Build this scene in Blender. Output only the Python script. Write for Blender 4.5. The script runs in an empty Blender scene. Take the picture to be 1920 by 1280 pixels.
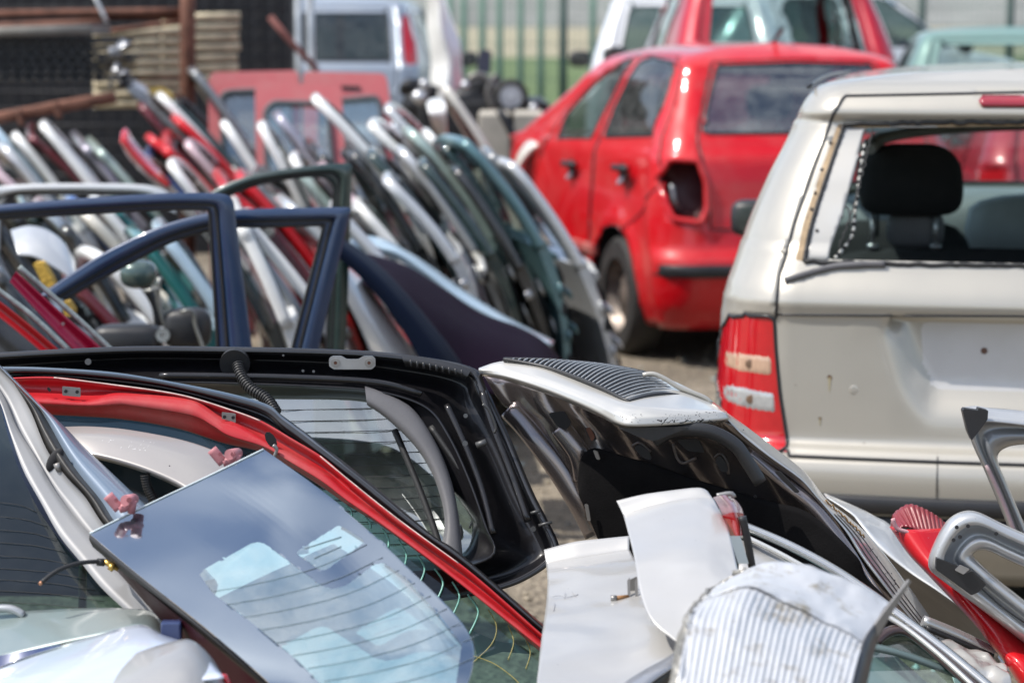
import bpy, bmesh, math, random
from mathutils import Vector, Matrix

random.seed(7)
SC = bpy.context.scene
COL = SC.collection
R_ = math.radians

# ------------------------------------------------------------------ camera
CAM_H, FPX, PITCH = 1.567, 4533.0, R_(7.17)
cd = bpy.data.cameras.new('camera')
cam = bpy.data.objects.new('camera', cd)
COL.objects.link(cam)
cam.location = (0, 0, CAM_H)
cam.rotation_euler = (R_(90) - PITCH, 0, 0)
cd.sensor_width = 36
cd.lens = FPX * 36 / 1920
cd.clip_start = 0.1
cd.clip_end = 3000
cd.dof.use_dof = True
cd.dof.focus_distance = 4.25
cd.dof.aperture_fstop = 4.2
SC.camera = cam

# ------------------------------------------------------------------ sky and sun
SUN_EL, SUN_BACK = R_(55), R_(-14)         # the sun stands left of the view, a little on the camera's side
sdir = Vector((-math.cos(SUN_EL) * math.cos(SUN_BACK), math.cos(SUN_EL) * math.sin(SUN_BACK), math.sin(SUN_EL)))
CLOUD = (.47, .74, (3.3, 1, 0))               # cloud cover: edges and place
W = bpy.data.worlds.new('World')
SC.world = W
W.use_nodes = True
nt = W.node_tree
nt.nodes.clear()
out = nt.nodes.new('ShaderNodeOutputWorld')
bg = nt.nodes.new('ShaderNodeBackground')
sky = nt.nodes.new('ShaderNodeTexSky')
sky.sky_type = 'NISHITA'
sky.sun_disc = False
sky.sun_elevation = SUN_EL
sky.sun_rotation = math.atan2(sdir.x, sdir.y)
sky.dust_density = 1.2
sky.air_density = 1.0
sky.ozone_density = 1.0
tc = nt.nodes.new('ShaderNodeTexCoord')
mp = nt.nodes.new('ShaderNodeMapping')
mp.inputs['Scale'].default_value = (1.0, 1.0, 2.3)
mp.inputs['Location'].default_value = CLOUD[2]
nz = nt.nodes.new('ShaderNodeTexNoise')
nz.inputs['Scale'].default_value = 2.6
nz.inputs['Detail'].default_value = 7
nz.inputs['Roughness'].default_value = 0.58
rmp = nt.nodes.new('ShaderNodeValToRGB')
rmp.color_ramp.elements[0].position = CLOUD[0]
rmp.color_ramp.elements[1].position = CLOUD[1]
mixc = nt.nodes.new('ShaderNodeMixRGB')
mixc.inputs['Color2'].default_value = (9.0, 9.2, 9.6, 1)
L = nt.links.new
L(tc.outputs['Generated'], mp.inputs['Vector'])
L(mp.outputs['Vector'], nz.inputs['Vector'])
L(nz.outputs['Fac'], rmp.inputs['Fac'])
L(rmp.outputs['Color'], mixc.inputs['Fac'])
L(sky.outputs['Color'], mixc.inputs['Color1'])
L(mixc.outputs['Color'], bg.inputs['Color'])
bg.inputs['Strength'].default_value = 0.15
L(bg.outputs['Background'], out.inputs['Surface'])

sl = bpy.data.lights.new('sun', 'SUN')
so = bpy.data.objects.new('sun', sl)
COL.objects.link(so)
sl.energy = 4.0
sl.angle = R_(0.5)
sl.color = (1.0, 0.955, 0.88)
so.rotation_euler = sdir.to_track_quat('Z', 'Y').to_euler()

SC.view_settings.view_transform = 'Standard'
SC.view_settings.look = 'None'
SC.view_settings.exposure = 0.3
SC.view_settings.gamma = 1
SC.cycles.use_denoising = True
SC.cycles.max_bounces = 10
SC.cycles.transparent_max_bounces = 24
SC.cycles.sample_clamp_indirect = 8
SC.cycles.caustics_reflective = False
SC.cycles.caustics_refractive = False

# ------------------------------------------------------------------ materials
MATS = {}

def _new(name):
    m = bpy.data.materials.new(name)
    m.use_nodes = True
    MATS[name] = m
    return m, m.node_tree.nodes, m.node_tree.links, m.node_tree.nodes['Principled BSDF']

def mat(name, col, rough=0.5, metal=0.0, coat=0.0, coat_r=0.05, var=0.12, scale=9.0, bump=0.0, bscale=60.0, spec=0.5, rvar=0.12, flake=False):
    """A procedural material: base colour with soft noise wear, uneven gloss and optional bump."""
    if name in MATS:
        return MATS[name]
    m, N, K, b = _new(name)
    co = N.new('ShaderNodeTexCoord')
    n = N.new('ShaderNodeTexNoise')
    n.inputs['Scale'].default_value = scale
    n.inputs['Detail'].default_value = 6
    n.inputs['Roughness'].default_value = 0.62
    K.new(co.outputs['Object'], n.inputs['Vector'])
    r = N.new('ShaderNodeValToRGB')
    r.color_ramp.elements[0].position = 0.3
    r.color_ramp.elements[1].position = 0.72
    d = tuple(max(0, c * (1 - var)) for c in col)
    u = tuple(min(1, c * (1 + var * 0.6) + 0.01 * var) for c in col)
    r.color_ramp.elements[0].color = d + (1,)
    r.color_ramp.elements[1].color = u + (1,)
    K.new(n.outputs['Fac'], r.inputs['Fac'])
    K.new(r.outputs['Color'], b.inputs['Base Color'])
    b.inputs['Metallic'].default_value = metal
    b.inputs['Specular IOR Level'].default_value = spec
    b.inputs['Coat Weight'].default_value = coat
    b.inputs['Coat Roughness'].default_value = coat_r
    mr = N.new('ShaderNodeMapRange')
    mr.inputs['To Min'].default_value = max(0.02, rough - rvar)
    mr.inputs['To Max'].default_value = min(1, rough + rvar)
    n2 = N.new('ShaderNodeTexNoise')
    n2.inputs['Scale'].default_value = scale * 2.3
    n2.inputs['Detail'].default_value = 4
    K.new(co.outputs['Object'], n2.inputs['Vector'])
    K.new(n2.outputs['Fac'], mr.inputs['Value'])
    K.new(mr.outputs['Result'], b.inputs['Roughness'])
    if bump > 0:
        n3 = N.new('ShaderNodeTexNoise')
        n3.inputs['Scale'].default_value = bscale
        n3.inputs['Detail'].default_value = 5
        K.new(co.outputs['Object'], n3.inputs['Vector'])
        bp = N.new('ShaderNodeBump')
        bp.inputs['Strength'].default_value = bump
        bp.inputs['Distance'].default_value = 0.01
        K.new(n3.outputs['Fac'], bp.inputs['Height'])
        K.new(bp.outputs['Normal'], b.inputs['Normal'])
    return m

def paint(name, col, metal=0.0, rough=0.34, coat=0.9, dust=0.18, cr=0.05, wave=0.03, spec=0.5):
    """Car paint: base with clear coat, a film of dust in patches, specks of dirt and faint panel waviness."""
    if name in MATS:
        return MATS[name]
    m, N, K, b = _new(name)
    co = N.new('ShaderNodeTexCoord')
    n = N.new('ShaderNodeTexNoise')
    n.inputs['Scale'].default_value = 5
    n.inputs['Detail'].default_value = 8
    n.inputs['Roughness'].default_value = 0.65
    K.new(co.outputs['Object'], n.inputs['Vector'])
    r = N.new('ShaderNodeValToRGB')
    r.color_ramp.elements[0].position = 0.42
    r.color_ramp.elements[1].position = 0.78
    r.color_ramp.elements[0].color = (0, 0, 0, 1)
    r.color_ramp.elements[1].color = (dust, dust, dust, 1)
    K.new(n.outputs['Fac'], r.inputs['Fac'])
    mx = N.new('ShaderNodeMixRGB')
    mx.inputs['Color1'].default_value = tuple(col) + (1,)
    mx.inputs['Color2'].default_value = (0.42, 0.39, 0.34, 1)
    K.new(r.outputs['Color'], mx.inputs['Fac'])
    v = N.new('ShaderNodeTexVoronoi')
    v.inputs['Scale'].default_value = 34
    v.inputs['Randomness'].default_value = 1
    K.new(co.outputs['Object'], v.inputs['Vector'])
    vr = N.new('ShaderNodeValToRGB')
    vr.color_ramp.elements[0].position = 0.02
    vr.color_ramp.elements[0].color = (0.62, 0.62, 0.62, 1)
    vr.color_ramp.elements[1].position = 0.065
    vr.color_ramp.elements[1].color = (0, 0, 0, 1)
    K.new(v.outputs['Distance'], vr.inputs['Fac'])
    gt = N.new('ShaderNodeMath')
    gt.operation = 'MULTIPLY'
    K.new(vr.outputs['Color'], gt.inputs[0])
    K.new(n.outputs['Fac'], gt.inputs[1])
    mx2 = N.new('ShaderNodeMixRGB')
    mx2.inputs['Color2'].default_value = (0.10, 0.085, 0.07, 1)
    K.new(gt.outputs['Value'], mx2.inputs['Fac'])
    K.new(mx.outputs['Color'], mx2.inputs['Color1'])
    K.new(mx2.outputs['Color'], b.inputs['Base Color'])
    b.inputs['Metallic'].default_value = metal
    b.inputs['Specular IOR Level'].default_value = spec
    b.inputs['Coat Weight'].default_value = coat
    mr = N.new('ShaderNodeMapRange')
    mr.inputs['To Min'].default_value = rough * 0.8
    mr.inputs['To Max'].default_value = rough * 1.35
    K.new(n.outputs['Fac'], mr.inputs['Value'])
    K.new(mr.outputs['Result'], b.inputs['Roughness'])
    mr2 = N.new('ShaderNodeMapRange')
    mr2.inputs['From Min'].default_value = 0.4
    mr2.inputs['From Max'].default_value = 0.8
    mr2.inputs['To Min'].default_value = cr
    mr2.inputs['To Max'].default_value = cr + 0.25 * dust
    K.new(n.outputs['Fac'], mr2.inputs['Value'])
    K.new(mr2.outputs['Result'], b.inputs['Coat Roughness'])
    if wave > 0:
        n3 = N.new('ShaderNodeTexNoise')
        n3.inputs['Scale'].default_value = 4.0
        n3.inputs['Detail'].default_value = 2
        K.new(co.outputs['Object'], n3.inputs['Vector'])
        bp = N.new('ShaderNodeBump')
        bp.inputs['Strength'].default_value = wave
        bp.inputs['Distance'].default_value = 0.1
        K.new(n3.outputs['Fac'], bp.inputs['Height'])
        K.new(bp.outputs['Normal'], b.inputs['Normal'])
        K.new(bp.outputs['Normal'], b.inputs['Coat Normal'])
    return m

def glass(name, tint=(0.75, 0.88, 0.86), ior=1.55, dirt=0.06, gr=0.02):
    """A window pane: tinted see-through with Fresnel reflection and a thin film of dust."""
    if name in MATS:
        return MATS[name]
    m, N, K, b = _new(name)
    N.remove(b)
    o = N['Material Output']
    tr = N.new('ShaderNodeBsdfTransparent')
    tr.inputs['Color'].default_value = tuple(tint) + (1,)
    gl = N.new('ShaderNodeBsdfGlossy')
    gl.inputs['Roughness'].default_value = gr
    gl.inputs['Color'].default_value = (0.93, 0.98, 1.0, 1)
    fr = N.new('ShaderNodeFresnel')
    ge = N.new('ShaderNodeNewGeometry')                  # a thin pane reflects alike from both sides
    mi_ = N.new('ShaderNodeMapRange')
    mi_.inputs['To Min'].default_value = ior
    mi_.inputs['To Max'].default_value = 1 / ior
    K.new(ge.outputs['Backfacing'], mi_.inputs['Value'])
    K.new(mi_.outputs['Result'], fr.inputs['IOR'])
    mx = N.new('ShaderNodeMixShader')
    K.new(fr.outputs['Fac'], mx.inputs['Fac'])
    K.new(tr.outputs['BSDF'], mx.inputs[1])
    K.new(gl.outputs['BSDF'], mx.inputs[2])
    df = N.new('ShaderNodeBsdfDiffuse')
    df.inputs['Color'].default_value = (0.5, 0.52, 0.5, 1)
    co = N.new('ShaderNodeTexCoord')
    n = N.new('ShaderNodeTexNoise')
    n.inputs['Scale'].default_value = 14
    n.inputs['Detail'].default_value = 9
    n.inputs['Roughness'].default_value = 0.7
    K.new(co.outputs['Object'], n.inputs['Vector'])
    mr = N.new('ShaderNodeMapRange')
    mr.inputs['From Min'].default_value = 0.42
    mr.inputs['From Max'].default_value = 0.8
    mr.inputs['To Min'].default_value = dirt * 0.25
    mr.inputs['To Max'].default_value = dirt * 2.2
    K.new(n.outputs['Fac'], mr.inputs['Value'])
    mx2 = N.new('ShaderNodeMixShader')
    K.new(mr.outputs['Result'], mx2.inputs['Fac'])
    K.new(mx.outputs['Shader'], mx2.inputs[1])
    K.new(df.outputs['BSDF'], mx2.inputs[2])
    K.new(mx2.outputs['Shader'], o.inputs['Surface'])
    return m

M_BLACKP = mat('black plastic', (0.022, 0.022, 0.024), 0.42, bump=0.05, bscale=220)
M_RUBBER = mat('black rubber', (0.016, 0.016, 0.017), 0.55, bump=0.06, bscale=160)
M_SEAL = mat('weather seal', (0.02, 0.02, 0.022), 0.35, var=0.3)
M_GREYP = mat('grey plastic', (0.115, 0.112, 0.118), 0.5, bump=0.05, bscale=260)
M_DARK = mat('dark interior', (0.012, 0.012, 0.014), 0.75)
M_STEEL = mat('zinc steel', (0.42, 0.42, 0.43), 0.38, 0.85, var=0.25)
M_RUST = mat('rusty steel', (0.16, 0.065, 0.04), 0.8, 0.1, var=0.5, scale=14, bump=0.3, bscale=40)
M_TYRE = mat('tyre rubber', (0.028, 0.027, 0.026), 0.72, bump=0.15, bscale=60, var=0.3)
M_RIM = mat('steel rim', (0.26, 0.22, 0.19), 0.5, 0.6, var=0.55, scale=16)
M_ALLOY = mat('alloy rim', (0.62, 0.63, 0.65), 0.3, 0.85)
M_TILELENS = mat('red lens', (0.50, 0.006, 0.012), 0.12, coat=1.0, var=0.12, scale=30)
M_CLEARLENS = mat('clear lens', (.46, .47, .47), 0.2, 0.3, coat=1.0, var=0.25, scale=24)
M_AMBERLENS = mat('amber lens', (.55, .36, .25), 0.2, 0.1, coat=1.0, var=0.2, scale=20)
G_CAR = glass('tinted car glass', (0.30, 0.38, 0.38), 1.6, 0.08)
G_CLEAR = glass('clear car glass', (0.62, 0.78, 0.75), 1.55, 0.05)
G_DARK = glass('dark car glass', (0.10, 0.14, 0.15), 1.75, 0.06)

# ------------------------------------------------------------------ pixel rays
def P(px, py, Y):
    """The point at forward distance Y metres that the photograph's pixel (1920 x 1280) looks at."""
    a, b = (px - 960) / FPX, (640 - py) / FPX
    c, s = math.cos(PITCH), math.sin(PITCH)
    d = Vector((a, s * b + c, c * b - s))
    return Vector((0, 0, CAM_H)) + d * (Y / d.y)

def PX(v):
    """The pixel a world point falls on."""
    c, s = math.cos(PITCH), math.sin(PITCH)
    x, y, z = v[0], v[1], v[2] - CAM_H
    w = c * y - s * z
    return (960 + FPX * x / w, 640 - FPX * (s * y + c * z) / w)

def W3(p):
    return p if isinstance(p, Vector) else P(*p)

# ------------------------------------------------------------------ curves
def _cr(a, b, c, d, t):
    return 0.5 * ((2 * b) + (c - a) * t + (2 * a - 5 * b + 4 * c - d) * t * t + (3 * b - a - 3 * c + d) * t ** 3)

def dense(pts, closed=False, sm=True, k=10):
    n = len(pts)
    if not sm or n < 3:
        return list(pts) + ([pts[0]] if closed else [])
    o = []
    for i in range(n if closed else n - 1):
        g = (lambda j: pts[j % n]) if closed else (lambda j: pts[min(max(j, 0), n - 1)])
        for q in range(k):
            o.append(_cr(g(i - 1), g(i), g(i + 1), g(i + 2), q / k))
    o.append(pts[0] if closed else pts[-1])
    return o

def resample(pts, n, closed=False, sm=True):
    """n points evenly along a (smooth) curve; a closed one does not repeat its first point."""
    d = dense(pts, closed, sm)
    L_ = [0.0]
    for a, b in zip(d, d[1:]):
        L_.append(L_[-1] + (b - a).length)
    T = L_[-1] or 1e-9
    o, j = [], 0
    m = n if closed else n - 1
    for i in range(n):
        t = T * i / m
        while j < len(d) - 2 and L_[j + 1] < t:
            j += 1
        s = (t - L_[j]) / max(1e-9, L_[j + 1] - L_[j])
        o.append(d[j].lerp(d[j + 1], min(1, max(0, s))))
    return o

def inside(poly, x, y):
    c = False
    n = len(poly)
    for i in range(n):
        x1, y1 = poly[i]
        x2, y2 = poly[i - 1]
        if (y1 > y) != (y2 > y) and x < (x2 - x1) * (y - y1) / (y2 - y1) + x1:
            c = not c
    return c

def nearest(poly, x, y):
    best = (1e9, x, y)
    n = len(poly)
    for i in range(n):
        x1, y1 = poly[i - 1]
        x2, y2 = poly[i]
        dx, dy = x2 - x1, y2 - y1
        t = max(0, min(1, ((x - x1) * dx + (y - y1) * dy) / (dx * dx + dy * dy + 1e-12)))
        qx, qy = x1 + t * dx, y1 + t * dy
        d = (qx - x) ** 2 + (qy - y) ** 2
        if d < best[0]:
            best = (d, qx, qy)
    return math.sqrt(best[0]), best[1], best[2]

def rnd(poly, r, k=5):
    """A polygon with rounded corners (r one number or one per corner)."""
    o, n = [], len(poly)
    for i in range(n):
        p0, p1, p2 = Vector(poly[i - 1]), Vector(poly[i]), Vector(poly[(i + 1) % n])
        rr = r[i] if isinstance(r, (list, tuple)) else r
        rr = min(rr, (p0 - p1).length * 0.45, (p2 - p1).length * 0.45)
        a, b = p1 + (p0 - p1).normalized() * rr, p1 + (p2 - p1).normalized() * rr
        if rr < 1e-6:
            o.append(tuple(p1))
            continue
        for q in range(k + 1):
            t = q / k
            o.append(tuple((1 - t) ** 2 * a + 2 * t * (1 - t) * p1 + t * t * b))
    return o

# ------------------------------------------------------------------ objects
def props(o, label=None, cat=None, group=None, kind=None):
    if label: o['label'] = label
    if cat: o['category'] = cat
    if group: o['group'] = group
    if kind: o['kind'] = kind
    return o

def thing(name, label, cat, loc=(0, 0, 0), rz=0.0, group=None):
    o = bpy.data.objects.new(name, None)
    o.empty_display_size = 0.1
    COL.objects.link(o)
    o.location = loc
    o.rotation_euler = (0, 0, rz)
    return props(o, label, cat, group)

class MB:
    """Collects pieces of geometry that become ONE mesh object."""
    def __init__(s):
        s.v, s.f, s.m, s.sm = [], [], [], []

    def add(s, V, F, mi=0, smooth=True):
        b = len(s.v)
        s.v += [Vector(x) for x in V]
        for f in F:
            s.f.append(tuple(b + i for i in f))
            s.m.append(mi)
            s.sm.append(smooth)
        return s

    def grid(s, G, mi=0, cu=False, smooth=True):
        """G: rows of equally many points; cu closes each row."""
        n = len(G[0])
        V = [p for r in G for p in r]
        F = []
        for i in range(len(G) - 1):
            for j in range(n if cu else n - 1):
                k = (j + 1) % n
                F.append((i * n + j, i * n + k, (i + 1) * n + k, (i + 1) * n + j))
        return s.add(V, F, mi, smooth)

    def loft(s, rows, n=40, m=1, closed=False, sm=True, rsm=False, mi=0, jit=0.0):
        """A skin over rows of pixel points (px, py, Y) or world points; m steps between rows, rsm makes them smooth."""
        G = [resample([W3(p) for p in r], n, closed, sm) for r in rows]
        if m > 1:
            H = []
            for i in range(len(G) - 1):
                for q in range(m):
                    t = q / m
                    row = []
                    for j in range(n):
                        g = lambda a: G[min(max(a, 0), len(G) - 1)][j]
                        row.append(_cr(g(i - 1), g(i), g(i + 1), g(i + 2), t) if rsm else g(i).lerp(g(i + 1), t))
                    H.append(row)
            H.append(G[-1])
            G = H
        return s.grid(G, mi, closed)

    def sweep(s, pts, prof, up=(0, 0, 1), n=None, sm=True, mi=0, closed=False, cap=True, scale=None):
        """prof: 2-D ring (a along side, b along up) carried along pts."""
        p = [W3(q) for q in pts]
        if n:
            p = resample(p, n, closed, sm)
        N = len(p)
        up = Vector(up)
        G = []
        for i in range(N):
            if closed:
                t = p[(i + 1) % N] - p[i - 1]
            else:
                t = p[min(i + 1, N - 1)] - p[max(i - 1, 0)]
            t = t.normalized() if t.length > 1e-9 else Vector((0, 0, 1))
            if i == 0 and abs(t.dot(up)) > 0.97:
                up = Vector((1, 0, 0)) if abs(t.x) < 0.9 else Vector((0, 1, 0))
            sd = t.cross(up)
            if sd.length < 1e-6:
                sd = Vector((1, 0, 0))
            sd.normalize()
            u2 = sd.cross(t).normalized()
            up = u2 if not isinstance(scale, str) else up
            k = scale(i / max(1, N - 1)) if callable(scale) else 1.0
            G.append([p[i] + sd * (a * k) + u2 * (b * k) for a, b in prof])
        if closed:
            G.append(G[0])
        s.grid(G, mi, True)
        if cap and not closed:
            m = len(prof)
            s.add(G[0], [tuple(range(m))], mi, False)
            s.add(G[-1], [tuple(reversed(range(m)))], mi, False)
        return s

    def tube(s, pts, r, n=None, res=8, sm=True, mi=0, closed=False, scale=None):
        pr = [(r * math.cos(6.28318 * i / res), r * math.sin(6.28318 * i / res)) for i in range(res)]
        return s.sweep(pts, pr, n=n, sm=sm, mi=mi, closed=closed, scale=scale)

    def band(s, pts, w, h, up=(0, 0, 1), n=None, sm=True, mi=0, closed=False, rd=0.3):
        """A bar of width w and height h with eased edges."""
        e = min(w, h) * rd
        a, b = w / 2, h / 2
        pr = [(-a, -b + e), (-a + e, -b), (a - e, -b), (a, -b + e), (a, b - e), (a - e, b), (-a + e, b), (-a, b - e)]
        return s.sweep(pts, pr, up, n, sm, mi, closed)

    def box(s, c, sx, sy, sz, rz=0.0, mi=0, bev=0.0, M=None):
        bm = bmesh.new()
        bmesh.ops.create_cube(bm, size=1)
        for v in bm.verts:
            v.co = Vector((v.co.x * sx, v.co.y * sy, v.co.z * sz))
        if bev > 0:
            bmesh.ops.bevel(bm, geom=bm.edges[:], offset=bev, segments=2, affect='EDGES', profile=0.5)
        T = Matrix.Translation(c) @ (M if M else Matrix.Rotation(rz, 4, 'Z'))
        bm.verts.index_update()
        s.add([T @ v.co for v in bm.verts], [[v.index for v in f.verts] for f in bm.faces], mi, False)
        bm.free()
        return s

    def ball(s, c, rx, ry, rz, mi=0, u=16, v=10, M=None, pw=1.0):
        """An ellipsoid, squared off for pw < 1."""
        G = []
        g = lambda x: math.copysign(abs(x) ** pw, x)
        T = (M if M else Matrix.Identity(4))
        for i in range(v + 1):
            a = -math.pi / 2 + math.pi * i / v
            G.append([Vector(c) + (T @ Vector((rx * g(math.cos(a)) * g(math.cos(6.28318 * j / u)), ry * g(math.cos(a)) * g(math.sin(6.28318 * j / u)), rz * g(math.sin(a))))) for j in range(u)])
        return s.grid(G, mi, True)

    def disc(s, c, nrm, r, r0=0.0, th=0.0, mi=0, k=24):
        """A disc or ring (r0 > 0) facing nrm with thickness th."""
        q = Vector(nrm).to_track_quat('Z', 'Y')
        ring = lambda rad, z: [Vector(c) + q @ Vector((rad * math.cos(6.28318 * i / k), rad * math.sin(6.28318 * i / k), z)) for i in range(k)]
        G = [ring(max(r0, 1e-4), 0), ring(r, 0)]
        if th:
            G = [ring(max(r0, 1e-4), -th)] + G + [ring(r, -th)]
            G.append(G[0])
        return s.grid(G, mi, True, smooth=False)

    def plate(s, outline, Y=None, holes=(), mi=0, sub=0.0):
        """A flat sheet inside a pixel outline (points carry their own Y unless given), with holes."""
        bm = bmesh.new()
        E = []
        for lp in [outline] + list(holes):
            vs = [bm.verts.new(W3(p if isinstance(p, Vector) or len(p) == 3 else (p[0], p[1], Y(p[0], p[1]) if callable(Y) else Y))) for p in lp]
            for a, b in zip(vs, vs[1:] + vs[:1]):
                E.append(bm.edges.new((a, b)))
        bmesh.ops.triangle_fill(bm, edges=E, use_beauty=True)
        bm.verts.index_update()
        s.add([v.co.copy() for v in bm.verts], [[v.index for v in f.verts] for f in bm.faces], mi, False)
        bm.free()
        return s

    def build(s, name, mats, parent=None, thick=0.0, off=0.0, local=False, bevel=0.0, angle=None, sub=0, **kw):
        if not isinstance(mats, (list, tuple)):
            mats = [mats]
        me = bpy.data.meshes.new(name)
        o0 = Vector((0, 0, 0))
        if parent is not None and not local:
            q = parent
            while q is not None:
                o0 += q.location
                q = q.parent
        me.from_pydata([tuple(v - o0) for v in s.v], [], s.f)
        for m in mats:
            me.materials.append(m)
        me.polygons.foreach_set('material_index', s.m)
        me.polygons.foreach_set('use_smooth', s.sm)
        me.update()
        bm = bmesh.new()
        bm.from_mesh(me)
        bmesh.ops.remove_doubles(bm, verts=bm.verts, dist=1e-5)
        bmesh.ops.delete(bm, geom=[v for v in bm.verts if not v.link_faces], context='VERTS')
        if kw.get('fixn', True):
            bmesh.ops.recalc_face_normals(bm, faces=bm.faces)
        bm.to_mesh(me)
        bm.free()
        if angle:
            me.set_sharp_from_angle(angle=R_(angle))
        o = bpy.data.objects.new(name, me)
        COL.objects.link(o)
        if parent is not None:
            o.parent = parent
        if thick:
            md = o.modifiers.new('thickness', 'SOLIDIFY')
            md.thickness = thick
            md.offset = off
        if bevel:
            md = o.modifiers.new('edge', 'BEVEL')
            md.width = bevel
            md.segments = 2
            md.limit_method = 'ANGLE'
        if sub:
            md = o.modifiers.new('smooth', 'SUBSURF')
            md.levels = sub
            md.render_levels = sub
        if kw.get('label'):
            o['label'] = kw['label']
        return o

def build_each(mb, name, mats, parent, **kw):
    """Every separate piece of an MB as a part of its own."""
    up = list(range(len(mb.v)))
    def root(a):
        while up[a] != a:
            up[a] = up[up[a]]
            a = up[a]
        return a
    for f in mb.f:
        for i in f[1:]:
            up[root(i)] = root(f[0])
    G = {}
    for f, m, s_ in zip(mb.f, mb.m, mb.sm):
        G.setdefault(root(f[0]), []).append((f, m, s_))
    pcs = []
    for fs in G.values():                                # caps touch their tube: join what overlaps
        ix = sorted({i for f, _, _ in fs for i in f})
        lo = [min(mb.v[i][c] for i in ix) - 1e-4 for c in range(3)]
        hi = [max(mb.v[i][c] for i in ix) + 1e-4 for c in range(3)]
        for p in pcs:
            if all(p[1][c] <= hi[c] and lo[c] <= p[2][c] for c in range(3)):
                p[0].extend(fs)
                p[1] = [min(a, b) for a, b in zip(p[1], lo)]
                p[2] = [max(a, b) for a, b in zip(p[2], hi)]
                break
        else:
            pcs.append([list(fs), lo, hi])
    for fs, _, _ in pcs:
        q = MB()
        q.v, q.f, q.m, q.sm = mb.v, [x[0] for x in fs], [x[1] for x in fs], [x[2] for x in fs]
        q.build(name, mats, parent, **kw)

class Skin:
    """A fine sheet of faces from which outlined regions are cut clean (windows, doors, arches)."""
    def __init__(s, G, closed=False, tags=None):
        s.n = len(G[0])
        s.V = [Vector(p) for r in G for p in r]
        s.F, s.tag = [], []
        n = s.n
        for i in range(len(G) - 1):
            for j in range(n if closed else n - 1):
                k = (j + 1) % n
                s.F.append((i * n + j, i * n + k, (i + 1) * n + k, (i + 1) * n + j))
                s.tag.append(tags[j] if tags else '')
        s.reg = ['body'] * len(s.F)

    def cut(s, name, poly, proj, unproj, tags=None, cell=0.012, keep=None, only=None):
        """Faces inside poly (in the projection) become region name; vertices near its outline are moved onto it."""
        if not hasattr(s, 'nb'):
            s.prep()
        xs, ys = [p[0] for p in poly], [p[1] for p in poly]
        x0, x1, y0, y1 = min(xs) - 4 * cell, max(xs) + 4 * cell, min(ys) - 4 * cell, max(ys) + 4 * cell
        cand = []
        for i, f in enumerate(s.F):
            if tags and s.tag[i] not in tags: continue
            if only and s.reg[i] not in only: continue
            if keep and not keep(s.V[f[0]]): continue
            a, b = proj(s.V[f[0]])
            if x0 <= a <= x1 and y0 <= b <= y1:
                cand.append(i)
        done = set()
        for i in cand:
            for v in s.F[i]:
                if v in done: continue
                done.add(v)
                a, b = proj(s.V[v])
                d, qx, qy = nearest(poly, a, b)
                if d > 4 * cell: continue
                sx, sy = s.nb[v]
                pa = [abs(c - d_) for c, d_ in zip(proj(s.O[v] + sx), proj(s.O[v]))]
                pb = [abs(c - d_) for c, d_ in zip(proj(s.O[v] + sy), proj(s.O[v]))]
                if abs(qx - a) <= .52 * max(pa[0], pb[0]) and abs(qy - b) <= .52 * max(pa[1], pb[1]):
                    w = unproj(s.V[v], qx, qy)
                    dl = w - s.V[v]                       # slide along the sheet, not off it
                    nrm = s.N[v]
                    ax = min(range(3), key=lambda c: abs((unproj(Vector((1, 2, 3)), 0, 0) - Vector((1, 2, 3)))[c]))
                    if abs(nrm[ax]) > .3:
                        w[ax] -= max(-.02, min(.02, (dl.dot(nrm)) / nrm[ax]))
                    s.V[v] = w
        for i in cand:
            c = sum((s.V[v] for v in s.F[i]), Vector()) / 4
            if inside(poly, *proj(c)):
                s.reg[i] = name
        return s

    def prep(s):
        """Neighbour steps, original places and normals of the sheet's vertices."""
        s.O = [v.copy() for v in s.V]
        n, m = s.n, len(s.V) // s.n
        s.nb, s.N = [], []
        for i in range(m):
            for j in range(n):
                a = s.O[i * n + (j + 1) % n] - s.O[i * n + (j - 1) % n]
                b = s.O[min(i + 1, m - 1) * n + j] - s.O[max(i - 1, 0) * n + j]
                s.nb.append((a / 2, b / 2))
                c = a.cross(b)
                s.N.append(c.normalized() if c.length > 1e-12 else Vector((0, 0, 1)))

    def take(s, name, push=0.0):
        """Region name as an MB."""
        mb = MB()
        ix, V, F = {}, [], []
        for f, r in zip(s.F, s.reg):
            if r != name: continue
            a, b, c, d = (s.V[i] for i in f)
            if (c - a).cross(d - b).length < 2e-6: continue
            for v in f:
                if v not in ix:
                    ix[v] = len(V)
                    V.append(s.V[v])
            F.append(tuple(ix[v] for v in f))
        return mb.add(V, F)

    def rim(s, name):
        """The outline loops of a region as lists of points."""
        cnt = {}
        for f, r in zip(s.F, s.reg):
            if r != name: continue
            for a, b in zip(f, f[1:] + f[:1]):
                if s.V[a] == s.V[b]: continue
                cnt[(a, b)] = 1
        nx = {}
        for a, b in cnt:
            if (b, a) not in cnt:
                nx.setdefault(a, []).append(b)
        loops = []
        while nx:
            a = next(iter(nx))
            lp = [a]
            while True:
                if a not in nx: break
                b = nx[a].pop()
                if not nx[a]: del nx[a]
                if b == lp[0]: break
                lp.append(b)
                a = b
            loops.append([s.V[i] for i in lp])
        out_ = []
        for l in loops:
            q = [l[0]]
            for p in l[1:]:
                if (p - q[-1]).length > .004: q.append(p)
            ch = True
            while ch and len(q) > 5:                     # drop spikes
                ch = False
                for i in range(len(q)):
                    a, b = q[i] - q[i - 1], q[(i + 1) % len(q)] - q[i]
                    if a.length < 1e-6 or b.length < 1e-6 or a.normalized().dot(b.normalized()) < -.35:
                        q.pop(i); ch = True
                        break
            if len(q) > 5: out_.append(q)
        return out_

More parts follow.
